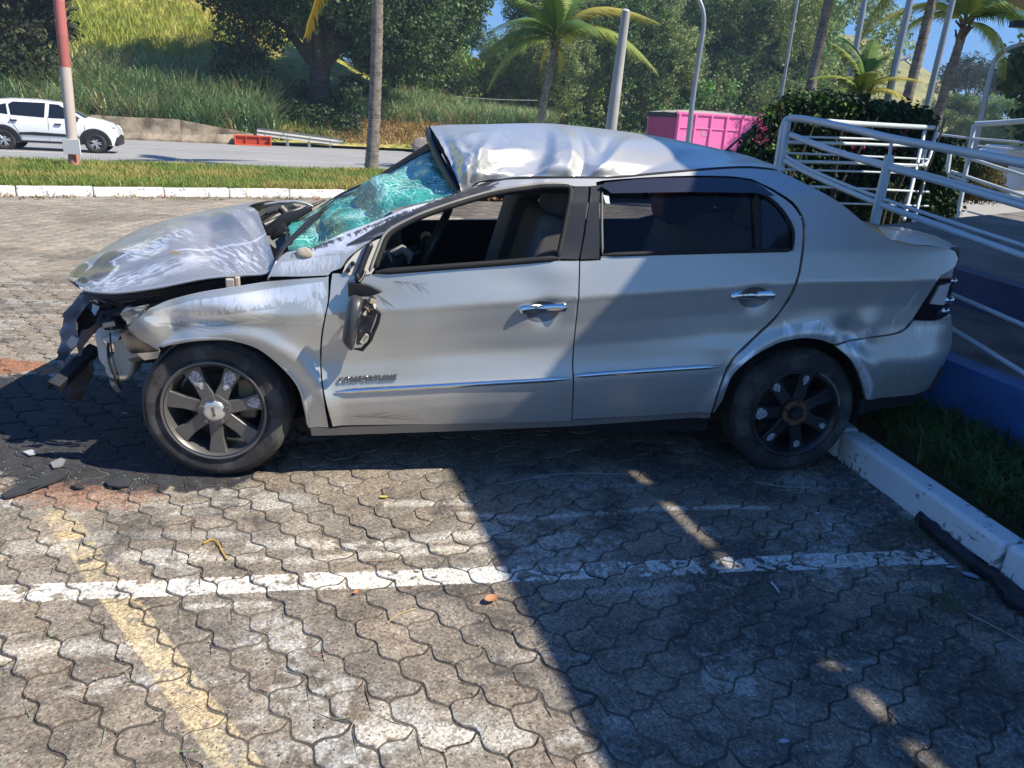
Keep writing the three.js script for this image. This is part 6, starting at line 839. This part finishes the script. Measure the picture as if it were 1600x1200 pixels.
// --- white hatchback on the road
{
  const wA = onGround(20, 233), wB = onGround(158, 239), dir = wB.clone().sub(wA), turn = Math.atan2(-dir.z, dir.x), sc = dir.length() / 2.42;
  const base = wA.clone().lerp(wB, .5); base.y = roadY(base.z) + .02; const t = thing('white_hatchback', 'small white hatchback with black wheel arches driving on the road', 'car', base, turn); t.scale.setScalar(sc);
  const white = mat([.80, .82, .84], .28, 0, { clearcoat: .8, ...DS }), blk = mat([.02, .021, .023], .6), gl = mat([.012, .016, .022], .06), W = 1.58;
  // profile along x (front at +x), heights of shoulder and roof
  const X = [-1.84, -1.80, -1.70, -1.45, -1.0, -.3, .25, .60, .95, 1.35, 1.62, 1.78, 1.83], top = [.62, .98, 1.22, 1.43, 1.48, 1.49, 1.44, 1.26, 1.06, .99, .90, .76, .55], beltY = (x) => table(x, [-1.8, -1, .3, 1.0, 1.8], [1.02, .99, .93, .92, .80]);
  const fullW = (x) => table(x, [-1.84, -1.6, -1, 0, 1, 1.6, 1.83], [1.18, 1.48, 1.56, 1.58, 1.56, 1.46, 1.10]);
  const body = grid(80, 40, (u, v) => { const x = lerp(-1.84, 1.83, u), h = table(x, X, top), w = fullW(x) / 2, bY = Math.min(beltY(x), h - .02); const a = v * 2 - 1, s = Math.sign(a), q = Math.abs(a); let y, z; if (q < .4) { const k = q / .4; z = k * (w - Math.max(0, h - bY) * .30) * .93; y = h - .05 * k * k; } else if (q < .62) { const k = (q - .4) / .22; z = lerp((w - Math.max(0, h - bY) * .30) * .93, w - .02, k); y = lerp(h - .05, bY, k); } else { const k = (q - .62) / .38; y = lerp(bY, .24, k); z = w - .02 + .045 * Math.sin(k * Math.PI) - .05 * k * k; } return V3(x, y, s * z); });
  mesh('body', body, white, t);
  const sideZ = (x, y) => { const w = fullW(x) / 2, h = table(x, X, top), bY = Math.min(beltY(x), h - .02); if (y <= bY) { const k = (bY - y) / (bY - .24); return w - .02 + .045 * Math.sin(k * Math.PI) - .05 * k * k; } const k = (h - .05 - y) / Math.max(.01, h - .05 - bY); return lerp((w - (h - bY) * .30) * .93, w - .02, clamp(k)); };
  const patch = (name, poly, m, off, parent = t, sgn = 1) => { const c = cells(poly, .05), P = []; c.pts.forEach(([x, y]) => P.push(x, y, sgn * (sideZ(x, y) + off))); const g = new THREE.BufferGeometry(); g.setAttribute('position', new THREE.Float32BufferAttribute(P, 3)); g.setIndex(c.idx); g.computeVertexNormals(); return mesh(name, g, Object.assign(m.clone(), DS), parent); };
  for (const sg of [1, -1]) {
    patch('window', [[.02, .97], [.07, 1.37], [.30, 1.36], [.56, 1.20], [.86, 1.0], [.80, .965]], gl, .008, t, sg); patch('window', [[-.95, 1.01], [-1.0, 1.3], [-.88, 1.38], [-.04, 1.385], [-.08, .975]], gl, .008, t, sg); patch('window', [[-1.38, 1.05], [-1.32, 1.25], [-1.06, 1.32], [-1.02, 1.02]], gl, .008, t, sg);
    patch('sill_cladding', [[-.80, .46], [-.78, .53], [-.40, .555], [.75, .52], [.80, .44]], blk, .012, t, sg); patch('sill_cladding', [[-.85, .24], [-.85, .30], [.85, .30], [.85, .24]], blk, .012, t, sg);
    for (const cx of [-1.21, 1.21]) { const o = [], i = []; for (let k = 0; k <= 20; k++) { const a = -.12 + (Math.PI + .24) * k / 20; o.push([cx + .44 * Math.cos(a), .30 + .43 * Math.sin(a)]); i.push([cx + .355 * Math.cos(a), .30 + .35 * Math.sin(a)]); } patch('wheel_arch', [...o, ...i.reverse()], blk, .02, t, sg); const disc = []; for (let k = 0; k < 24; k++) { const a = k / 24 * 6.283; disc.push([cx + .36 * Math.cos(a), Math.max(.245, .30 + .36 * Math.sin(a))]); } patch('wheel_well', disc, blk, .006, t, sg); }
    for (const [x0, y] of [[.17, .80], [-.98, .86]]) { const p = V3(x0 + .09, y, sideZ(x0, y) + .03); mesh('handle', box(.19, .045, .04, p.x, y, sg * p.z, .015), blk, t); }
    const gap = (px) => mesh('door_gap', bead(curve(px.map(([x, y]) => V3(x, y, sg * (sideZ(x, y) + .003)))).getPoints(24), .006, .004), blk, t); gap([[.0, 1.0], [.01, .7], [-.02, .32]]); gap([[.92, .95], [.96, .7], [.80, .42], [.74, .32]]); gap([[-.98, .98], [-.9, .74], [-.78, .5], [-.74, .32]]);
    mesh('mirror', box(.13, .12, .16, .76, .98, sg * (sideZ(.76, .95) + .08), .04), blk, t);
  }
  mesh('windscreen', grid(6, 8, (u, v) => { const x = lerp(.40, .98, u), z = lerp(-1, 1, v) * (.50 + .16 * u); return V3(x + .03, table(x, X, top) + .012 - .05 * (z / .7) ** 2, z); }), gl, t);
  mesh('headlamp', new THREE.SphereGeometry(.12, 14, 10).scale(1.3, .75, .6).translate(1.64, .80, .60), mat([.7, .72, .74], .15, .1, { clearcoat: 1 }), t); mesh('bumper_trim', box(.16, .30, 1.2, 1.76, .38, 0, .06), blk, t); mesh('bumper_trim', box(.12, .26, 1.2, -1.80, .40, 0, .05), blk, t); mesh('tail_light', box(.06, .3, .12, -1.76, .90, .66, .02), mat([.3, .02, .02], .3), t);
  for (const x of [-1.21, 1.21]) for (const sg of [1, -1]) { const w = new THREE.Group(); w.name = 'wheel'; w.position.set(x, .30, sg * .70); t.add(w); const ty = new THREE.TorusGeometry(.235, .075, 10, 36); ty.scale(1, 1, 1.15); mesh('tyre', ty, mat([.03, .029, .027], .85), w); const l = [new THREE.CylinderGeometry(.19, .19, .04, 28).rotateX(Math.PI / 2)]; const sl = []; for (let k = 0; k < 10; k++) { const a = k / 10 * 6.283 + (k % 2 ? .12 : -.12); sl.push(box(.035, .16, .03, 0, .11, sg * .035, .008).rotateZ(a)); } mesh('rim', l, mat([.03, .03, .032], .5), w); mesh('spoke', [...sl, new THREE.CylinderGeometry(.05, .05, .05, 14).rotateX(Math.PI / 2).translate(0, 0, sg * .03), new THREE.TorusGeometry(.185, .014, 8, 30).translate(0, 0, sg * .025)], mat([.55, .56, .57], .3, .7), w); }
}
// --- pink tipper truck, tail toward us
{
  const b = atDepth(1054, 215, 38); b.y = roadY(b.z); const turn = RT2 - .02; const t = thing('pink_truck', 'bright pink tipper truck parked beyond the car roof', 'truck', b, turn);
  const pinkM = mat([.86, .17, .42], .5), pk2 = mat([.42, .06, .17], .6), L = 6.2, H0 = .95, H1 = 2.62, W = 2.4;
  const wallG = (z) => box(L, H1 - H0, .06, L / 2, (H0 + H1) / 2, z); mesh('container_side', wallG(0), pinkM, t); mesh('container_side', wallG(-W), pinkM, t); mesh('container_floor', box(L, .1, W - .1, L / 2, H0, -W / 2), pk2, t); mesh('tailgate', box(.07, H1 - H0 - .1, W - .14, .0, (H0 + H1) / 2 - .05, -W / 2, .01), pk2, t, 'dusty dark pink tailgate'); mesh('container_front', box(.07, H1 - H0, W, L, (H0 + H1) / 2, -W / 2), pinkM, t);
  for (let k = 0; k < 7; k++) mesh('rib', box(.12, H1 - H0 + .02, .10, .10 + k * (L - .2) / 6, (H0 + H1) / 2, .07, .015), pinkM, t); mesh('rail', box(L + .1, .12, .14, L / 2, H1, .03, .015), pinkM, t); mesh('rail', box(L, .06, .06, L / 2, 1.95, .05, .01), pinkM, t); mesh('rail', box(L, .10, .10, L / 2, H0 + .02, .05, .01), pk2, t);
  mesh('tailgate_band', box(.04, .24, W - .02, -.03, H1 - .12, -W / 2), mat([.035, .03, .045], .7), t, 'dark band along the tailgate top');
  const load = grid(16, 10, (u, v) => V3(u * L, H1 - .02 + .22 * Math.sin(u * Math.PI) ** .5 * Math.sin(v * Math.PI) ** .6 + .05 * noise(u * 9, v * 6, 2), -v * W)); mesh('load_cover', load, mat([.34, .30, .25], .95, 0, DS), t, 'grey brown tarpaulin over the load');
  mesh('stencil', [box(.10, .34, .012, 1.62, 1.82, .036).rotateZ(0), box(.05, .42, .012, 1.95, 1.80, .036), box(.3, .05, .012, 1.78, 1.62, .036)], mat([.5, .3, .36], .7), t, 'faded stencil mark');
  mesh('chassis', [box(L + 1.4, .22, .9, L / 2 + .6, .75, -W / 2), box(1.9, 2.2, W, L + 1.2, 1.55, -W / 2, .12)], mat([.2, .03, .08], .6), t); for (const x of [.8, 2.1, L + 1.3]) for (const z of [-.15, -W + .15]) mesh('wheel', new THREE.CylinderGeometry(.5, .5, .3, 24).rotateX(Math.PI / 2).translate(x, .5, z), rubber, t);
}
{ // white van beyond the railing
  const b = atDepth(1536, 262, 27); b.y = -.5; const t = thing('white_van', 'white van parked beyond the railings at the right edge', 'van', b, -.05); const w = mat([.76, .78, .8], .4);
  mesh('body', [box(3.6, 1.5, 1.8, 2.5, 1.25, -.9, .12), (() => { const s = new THREE.Shape([[0, .4], [0, .95], [.25, 1.1], [.62, 1.75], [.9, 1.95], [.9, .4]].map((p) => new THREE.Vector2(...p))); const g = new THREE.ExtrudeGeometry(s, { depth: 1.7, bevelEnabled: true, bevelSize: .04, bevelThickness: .05, bevelSegments: 2 }); g.translate(-.05, 0, -1.75); return g; })()], w, t); mesh('window', box(.42, .44, .02, .60, 1.42, .02, .005), mat([.03, .035, .04], .1), t); mesh('windscreen', (() => { const g = box(.02, .72, 1.5, 0, 0, 0); g.rotateZ(-.52); g.translate(.40, 1.44, -.9); return g; })(), mat([.03, .035, .04], .1), t); mesh('red_mark', box(.5, .16, .02, 2.6, 1.5, .012, .004), mat([.5, .05, .04], .5), t); for (const x of [.55, 3.4]) mesh('wheel', new THREE.CylinderGeometry(.33, .33, .22, 24).rotateX(Math.PI / 2).translate(x, .33, -.1), rubber, t);
}
// sunlit yard at the right, behind the hedge
structure('yard', (() => { const P = [onGround(1470, 345), onGround(1640, 330), onGround(1640, 262), onGround(1440, 255)]; return sheet(P.map((p) => [p.x, p.z]), (x, z) => slope(z) + .004, 1); })(), mat([.34, .32, .28], .95));

// ---------- tubular railings of the ramp ----------
{
  const rm = mat([1, 1, 1], .45, .1, { map: patchTex([.46, .52, .54], [.66, .70, .70], 5, 6, 231), clearcoat: .2 }); const W = (x, y) => onWall(x, y, .07);
  const A = thing('ramp_railing', 'pale grey tubular railing curving down along the ramp behind the boot', 'railing', V3(0, 0, 0));
  const pipe = (name, px, r, f = W, par = A) => mesh(name, tube(px.map(([x, y]) => f(x, y)), r, px.length * 8, 12), rm, par);
  pipe('handrail', [[1234, 184.5], [1262, 187], [1330, 201], [1396, 217], [1500, 236], [1610, 257], [1720, 272]], .0225);
  pipe('middle_rail', [[1236, 211], [1270, 225], [1320, 242], [1388, 262], [1480, 287], [1610, 325], [1720, 350]], .017); pipe('middle_wire', [[1236, 208], [1270, 221], [1320, 238], [1388, 256], [1480, 280], [1610, 316], [1720, 340]], .009);
  pipe('lower_rail', [[1227, 251], [1260, 269], [1310, 292], [1370, 317], [1460, 350], [1610, 404], [1720, 440]], .0175); pipe('lower_wire', [[1228, 244], [1260, 262], [1310, 284], [1372, 308], [1460, 338], [1610, 387], [1720, 420]], .010);
  pipe('foot_rail', [[1300, 385], [1400, 425], [1490, 461], [1610, 513], [1720, 560]], .012); pipe('foot_rail', [[1300, 430], [1400, 470], [1490, 516], [1610, 589], [1720, 650]], .013);
  const post = (x0, y0, x1, y1, r = .024, f = W, par = A) => { const a = f(x0, y0), b = f(x1, y1); mesh('post', bar(b, a, r, r, 14), rm, par); };
  post(1231, 190, 1220, 268, .021); { const a = W(1390, 242), b0 = W(1372, 330), d = b0.clone().sub(a); const foot = a.clone(); foot.y = .42; mesh('post', bar(foot.clone().add(V3(-.01, 0, 0)), a, .030, .026, 16), rm, A); mesh('post_pin', bar(a, W(1393, 222), .010), rm, A); }
  { const a = W(1226, 190), f = a.clone(); f.y = .45; mesh('post', bar(f, a, .021, .021, 12), rm, A); }
  // landing railing going off behind
  const bd = (x, y, k) => atDepth(x, y, lerp(6.9, 9.4, (x - 1225) / 240)); const B = thing('landing_railing', 'straight tubular railing behind the curved ramp railing, in front of the hedge', 'railing', V3(0, 0, 0));
  const pb = (n, px, r) => mesh(n, tube(px.map(([x, y]) => bd(x, y)), r, px.length * 6, 10), rm, B);
  pb('handrail', [[1224, 196], [1226, 188], [1240, 184.5], [1262, 188], [1350, 194], [1464, 200]], .028); for (const [y0, y1, r] of [[213, 221, .011], [222, 229, .017], [239, 249, .011], [252, 259, .017], [265, 272, .011], [290, 300, .013], [316, 322, .011]]) pb('rail', [[1224, y0], [1340, (y0 + y1) / 2 - .5], [1450, y1]], r);
  for (const [x0, y0, x1, y1] of [[1222, 198, 1212, 262], [1445, 205, 1412, 345], [1464, 201, 1426, 352], [1446, 232, 1441, 258]]) mesh('post', bar(bd(x1, y1), bd(x0, y0), .022, .022, 10), rm, B);
  mesh('rail_loop', tube([bd(1400, 259), bd(1432, 259), bd(1448, 255), bd(1453, 244), bd(1456, 232)], .018, 30, 10), rm, B);
  const C = thing('far_railing', 'tubular railing across the right background, in front of the white van', 'railing', V3(0, 0, 0)); const cd = (x, y) => atDepth(x, y, 9 - (x - 1490) / 110 * .6); const pc = (n, px, r) => mesh(n, tube(px.map(([x, y]) => cd(x, y)), r, px.length * 6, 10), rm, C);
  pc('handrail', [[1524, 194], [1560, 192], [1640, 186]], .030); for (const [a, b, r] of [[[[1466, 210], [1520, 216], [1640, 226]], 0, .013], [[[1528, 228], [1640, 240]], 0, .012], [[[1500, 242], [1560, 262], [1640, 287]], 0, .020], [[[1486, 268], [1540, 286], [1640, 320]], 0, .020], [[[1512, 330], [1570, 345], [1640, 362]], 0, .012]]) pc('rail', a, r);
  for (const [x0, y0, x1, y1] of [[1522, 195, 1498, 330], [1500, 330, 1482, 375], [1484, 240, 1480, 268]]) mesh('post', bar(cd(x1, y1), cd(x0, y0), .026, .026, 10), rm, C); mesh('rail_loop', tube([cd(1484, 240), cd(1480, 260), cd(1481, 270), cd(1490, 276), cd(1512, 284)], .018, 24, 10), rm, C);
}
// ---------- flowering hedge behind the railing ----------
{
  const t = thing('flowering_hedge', 'dense dark hedge with a few pink flowers behind the railing', 'hedge', V3(0, 0, 0)); const sp = [], fl = [], cl = leafClump(34, .058, .12);
  const top = (px) => table(px, [1165, 1190, 1215, 1250, 1300, 1360, 1420, 1470, 1500], [250, 212, 182, 160, 158, 172, 182, 206, 246]);
  for (let k = 0; k < 12000; k++) { const px = 1172 + 310 * rnd(), d = R(9.8, 12.4), y = lerp(345, top(px) - 4 * rnd(), Math.pow(rnd(), .75)); if (px > 1440 && y < 230) continue; const p = atDepth(px, y, d); p.y = Math.max(p.y, .05); sp.push([p, R(.7, 1.4), R(0, 6.28), R(-.6, .6), (rnd() < .18 ? [.09, .15, .03] : [.025, .055, .016]).map((v) => v * R(.7, 1.3))]); }
  for (let k = 0; k < 26; k++) { const a = rnd() < .5; const p = atDepth(a ? R(1178, 1196) : R(1320, 1420), a ? R(178, 222) : R(205, 235), 9.6); fl.push([p, R(.5, 1), R(0, 6), R(0, 3)]); }
  scatter('foliage', cl, leafMat([1, 1, 1], .2, .6), sp, t).userData.kind = 'stuff'; scatter('blossom', leafClump(7, .05, .05), leafMat([.62, .10, .22], .2), fl, t).userData.kind = 'stuff';
  const st = []; for (let k = 0; k < 16; k++) { const p = atDepth(R(1180, 1440), 320, R(9, 10.5)); p.y = 0; st.push(taper([p, p.clone().add(V3(R(-.2, .2), .8, R(-.2, .2))), p.clone().add(V3(R(-.4, .4), 1.7, R(-.3, .3)))], [.03, .02, .008], 5)); } mesh('stem', st, bark, t);
  const t2 = thing('yellow_shrub', 'bright yellow green shrub between the railing posts', 'shrub', V3(0, 0, 0)), s2 = [], s3 = []; for (let k = 0; k < 420; k++) { const p = atDepth(1472 + R(-16, 16), R(232, 282), R(11.5, 12.3)); s2.push([p, R(.6, 1.2), R(0, 6), R(-.5, .5), [.30 * R(.6, 1.2), .33 * R(.6, 1.2), .04]]); } scatter('foliage', cl, leafMat([1, 1, 1], .3), s2, t2).userData.kind = 'stuff'; mesh('stem', bar(atDepth(1470, 300, 12), atDepth(1472, 250, 12), .03), bark, t2);
  const t3 = thing('dry_shrub', 'sparse brownish shrub in front of the sunlit yard', 'shrub', V3(0, 0, 0)); for (let k = 0; k < 420; k++) { const p = atDepth(R(1492, 1562), R(255, 312), R(12, 13)); s3.push([p, R(.4, .9), R(0, 6), R(-.5, .5), [.16 * R(.6, 1.2), .15 * R(.6, 1.2), .05]]); } scatter('foliage', cl, leafMat([1, 1, 1], .3), s3, t3).userData.kind = 'stuff'; mesh('stem', bar(atDepth(1525, 318, 12.5), atDepth(1526, 270, 12.5), .03), bark, t3);
}
scene.fog = new THREE.FogExp2(new THREE.Color().setRGB(.55, .72, .95), .0009);
// ---------- small things on the paving ----------
{
  const flatShape = (px, th, m, name, label, cat, group, lift = .003, curl = 0) => { const l = px.map(([x, y]) => onGround(x, y)); const poly = l.map((p) => [p.x, p.z]); let cx = 0, cz = 0; poly.forEach((p) => { cx += p[0] / poly.length; cz += p[1] / poly.length; }); const c = cells(poly, .02), P = [], I = []; const y = (x, z) => lift + th + curl * noise(x * 30, z * 30, 3) + curl * 2 * Math.hypot(x - cx, z - cz) * 4 * curl; c.pts.forEach(([x, z]) => P.push(x, y(x, z), z)); for (let i = 0; i < c.idx.length; i += 3) I.push(c.idx[i], c.idx[i + 2], c.idx[i + 1]); const n = P.length / 3; c.pts.forEach(([x, z]) => P.push(x, y(x, z) - th, z)); for (let i = 0; i < c.idx.length; i += 3) I.push(n + c.idx[i], n + c.idx[i + 1], n + c.idx[i + 2]); const g1 = new THREE.BufferGeometry(); g1.setAttribute('position', new THREE.Float32BufferAttribute(P, 3)); g1.setIndex(I); g1.computeVertexNormals(); const E = [], J = []; poly.forEach(([x, z]) => E.push(x, y(x, z), z, x, y(x, z) - th, z)); for (let k = 0; k < poly.length; k++) { const a = k * 2, b = (k + 1) % poly.length * 2; J.push(a, b, a + 1, b, b + 1, a + 1); } const g2 = new THREE.BufferGeometry(); g2.setAttribute('position', new THREE.Float32BufferAttribute(E, 3)); g2.setIndex(J); g2.computeVertexNormals(); return lone(name, [g1, g2], m, label, cat, group); };
  const blackR = mat([.035, .036, .040], .7, 0, DS);
  flatShape([[2, 779], [20, 770], [50, 758], [80, 748], [100, 745], [103, 750], [92, 755], [70, 763], [40, 774], [10, 782]], .008, blackR, 'rubber_strip', 'long torn black rubber strip on the paving at the left edge', 'rubber strip', undefined, .004, .012);
  flatShape([[165, 757], [182, 752], [208, 756], [203, 763], [186, 766], [170, 764]], .006, blackR, 'plastic_scrap', 'black torn plastic scrap left of the front tyre', 'plastic scrap', undefined, .004, .015);
  flatShape([[110, 763], [124, 760], [133, 766], [120, 768]], .005, blackR, 'plastic_scrap', 'tiny dark scrap beside the torn rubber strip', 'plastic scrap', undefined, .003, .012);
  const glassB = mat([.35, .5, .45], .2, 0, DS); const cr = []; for (let k = 0; k < 90; k++) { const p = rnd() < .5 ? onGround(R(155, 230), R(750, 772)) : onGround(R(0, 220), R(700, 780)); cr.push([V3(p.x, .004, p.z), R(.5, 1.2), R(0, 6), R(0, 3)]); } tag(scatter(numbered('glass_crumbs'), new THREE.OctahedronGeometry(.0035), mat([.25, .36, .32], .2, 0, { transmission: .3, thickness: 0 }), cr), 'scattered crumbs of safety glass near the front tyre', 'glass', null, 'stuff');
  flatShape([[79, 727], [96, 719], [103, 722], [98, 730], [84, 735]], .006, mat([.22, .215, .21], .6, 0, DS), 'paint_flake', 'pale grey flake lying in the oil stain', 'paint flake', 'paint flakes in the oil', .003, .004);
  flatShape([[36, 709], [50, 706], [60, 711], [46, 714]], .006, mat([.45, .45, .44], .6, 0, DS), 'paint_flake', 'white flake at the edge of the oil stain', 'paint flake', 'paint flakes in the oil', .003, .004);
  flatShape([[1428, 815], [1434, 812], [1470, 838], [1510, 872], [1560, 905], [1605, 945], [1605, 972], [1565, 945], [1545, 915], [1500, 882], [1462, 851]], .02, mat([.012, .013, .018], .55, 0, DS), 'bumper_strip', 'long black plastic strip lying along the white kerb', 'plastic strip', undefined, .004, .02);
  const leaf = (x, y, L, w, col, turn, name, label, cat, curl = .5) => { const p = onGround(x, y), g = grid(10, 6, (u, v) => { const a = u * 2 - 1, b = (v * 2 - 1) * Math.pow(Math.max(0, 1 - a * a), .6); return V3(a * L / 2, curl * L * .35 * (b * b * .6 + a * a * .5) + .006, b * w / 2); }); g.rotateY(turn); g.translate(p.x, .003, p.z); return lone(name, g, mat(col, .8, 0, DS), label, cat, 'fallen leaves'); };
  leaf(768, 941, .05, .035, [.42, .20, .09], .6, 'dry_leaf', 'curled brown leaf below the middle of the white line', 'leaf', .9); leaf(600, 780, .034, .018, [.50, .40, .06], .1, 'dry_leaf', 'small yellow leaf on sunlit paving below the front door', 'leaf'); leaf(850, 949, .028, .024, [.30, .34, .14], .2, 'dry_leaf', 'small pale green leaf in the shade edge', 'leaf', .2); leaf(557, 929, .022, .014, [.5, .2, .07], 1, 'dry_leaf', 'tiny orange leaf just under the white line', 'leaf'); leaf(1224, 1162, .03, .014, [.42, .42, .46], .2, 'paper_bit', 'small pale paper bit near the bottom right', 'paper', .1); leaf(1276, 805, .03, .014, [.5, .52, .6], .1, 'paper_bit', 'small white paper bit below the rear wheel', 'paper', .1); leaf(1326, 1050, .02, .016, [.6, .55, .25], .1, 'petal', 'tiny yellow petal in the shaded paving', 'petal', .2); leaf(1190, 838, .03, .026, [.30, .26, .16], .5, 'dry_leaf', 'dull brown leaf below the rear wheel', 'leaf', .3); leaf(1490, 845, .05, .018, [.3, .12, .05], -.5, 'dry_leaf', 'reddish leaf between black strip and kerb', 'leaf', .3); leaf(1515, 902, .06, .03, [.3, .33, .4], -.6, 'paper_bit', 'grey paper bit beside the black strip', 'paper', .1); leaf(1485, 889, .04, .012, [.6, .62, .66], .1, 'paper_bit', 'white paper bit at the right end of the white line', 'paper', .1); leaf(1380, 891, .03, .012, [.35, .15, .05], .1, 'dry_leaf', 'orange leaf under the right end of the white line', 'leaf', .3);
  const twig = (px, r, col, label) => lone('twig', tube(px.map(([x, y]) => { const p = onGround(x, y); p.y = .006; return p; }), r, px.length * 6, 5), mat(col, .85), label, 'twig', 'twigs and straws');
  twig([[318, 851], [330, 846], [340, 850], [346, 862], [355, 877]], .0035, [.5, .30, .06], 'bent yellow twig on the sunlit paving left of centre'); twig([[605, 976], [622, 963], [650, 953]], .002, [.45, .34, .18], 'thin straw on the paving below the white line'); twig([[780, 758], [880, 742], [982, 743]], .0015, [.4, .4, .42], 'long thin straw in the shade just below the car'); twig([[838, 1015], [855, 1005], [864, 990]], .0015, [.4, .36, .25], 'thin curved straw on the shade boundary'); twig([[1180, 755], [1220, 762], [1270, 764]], .002, [.35, .32, .28], 'pale straw below the rear tyre'); twig([[1205, 912], [1212, 920], [1217, 928]], .004, [.5, .52, .55], 'short white twig under the white line in shade'); twig([[1510, 960], [1560, 985], [1605, 1010]], .0018, [.4, .35, .28], 'dry stalk at the lower right edge by the black strip'); twig([[1238, 905], [1244, 925], [1246, 945]], .0018, [.36, .33, .25], 'thin dry stalk beside the short white twig');
  const straws = []; const sg = bar(V3(-.03, 0, 0), V3(.03, 0, 0), .0011, .0006, 4); for (let k = 0; k < 260; k++) { const p = onGround(R(0, 1560), R(760, 1195)); straws.push([V3(p.x, .005, p.z), R(.3, 1.1), R(0, 6.28), R(-.1, .1), [.38, .31, .2].map((v) => v * R(.5, 1.3))]); } tag(scatter(numbered('straw_litter'), sg, mat([1, 1, 1], .9), straws), 'fine dry straws and needles scattered over the paving', 'litter', null, 'stuff');
  const peb = []; for (let k = 0; k < 900; k++) { const p = onGround(R(-20, 1600), R(752, 1195)); peb.push([V3(p.x, .002, p.z), [R(.4, 1.4), R(.3, .8), R(.4, 1.4)], R(0, 6.28), 0, rnd() < .5 ? [.12, .1, .08] : [.4, .36, .3]]); } tag(scatter(numbered('grit'), new THREE.DodecahedronGeometry(.0028, 0), mat([1, 1, 1], .95), peb), 'grit scattered over the paving', 'grit', null, 'stuff');
}
renderer.render(scene, camera);
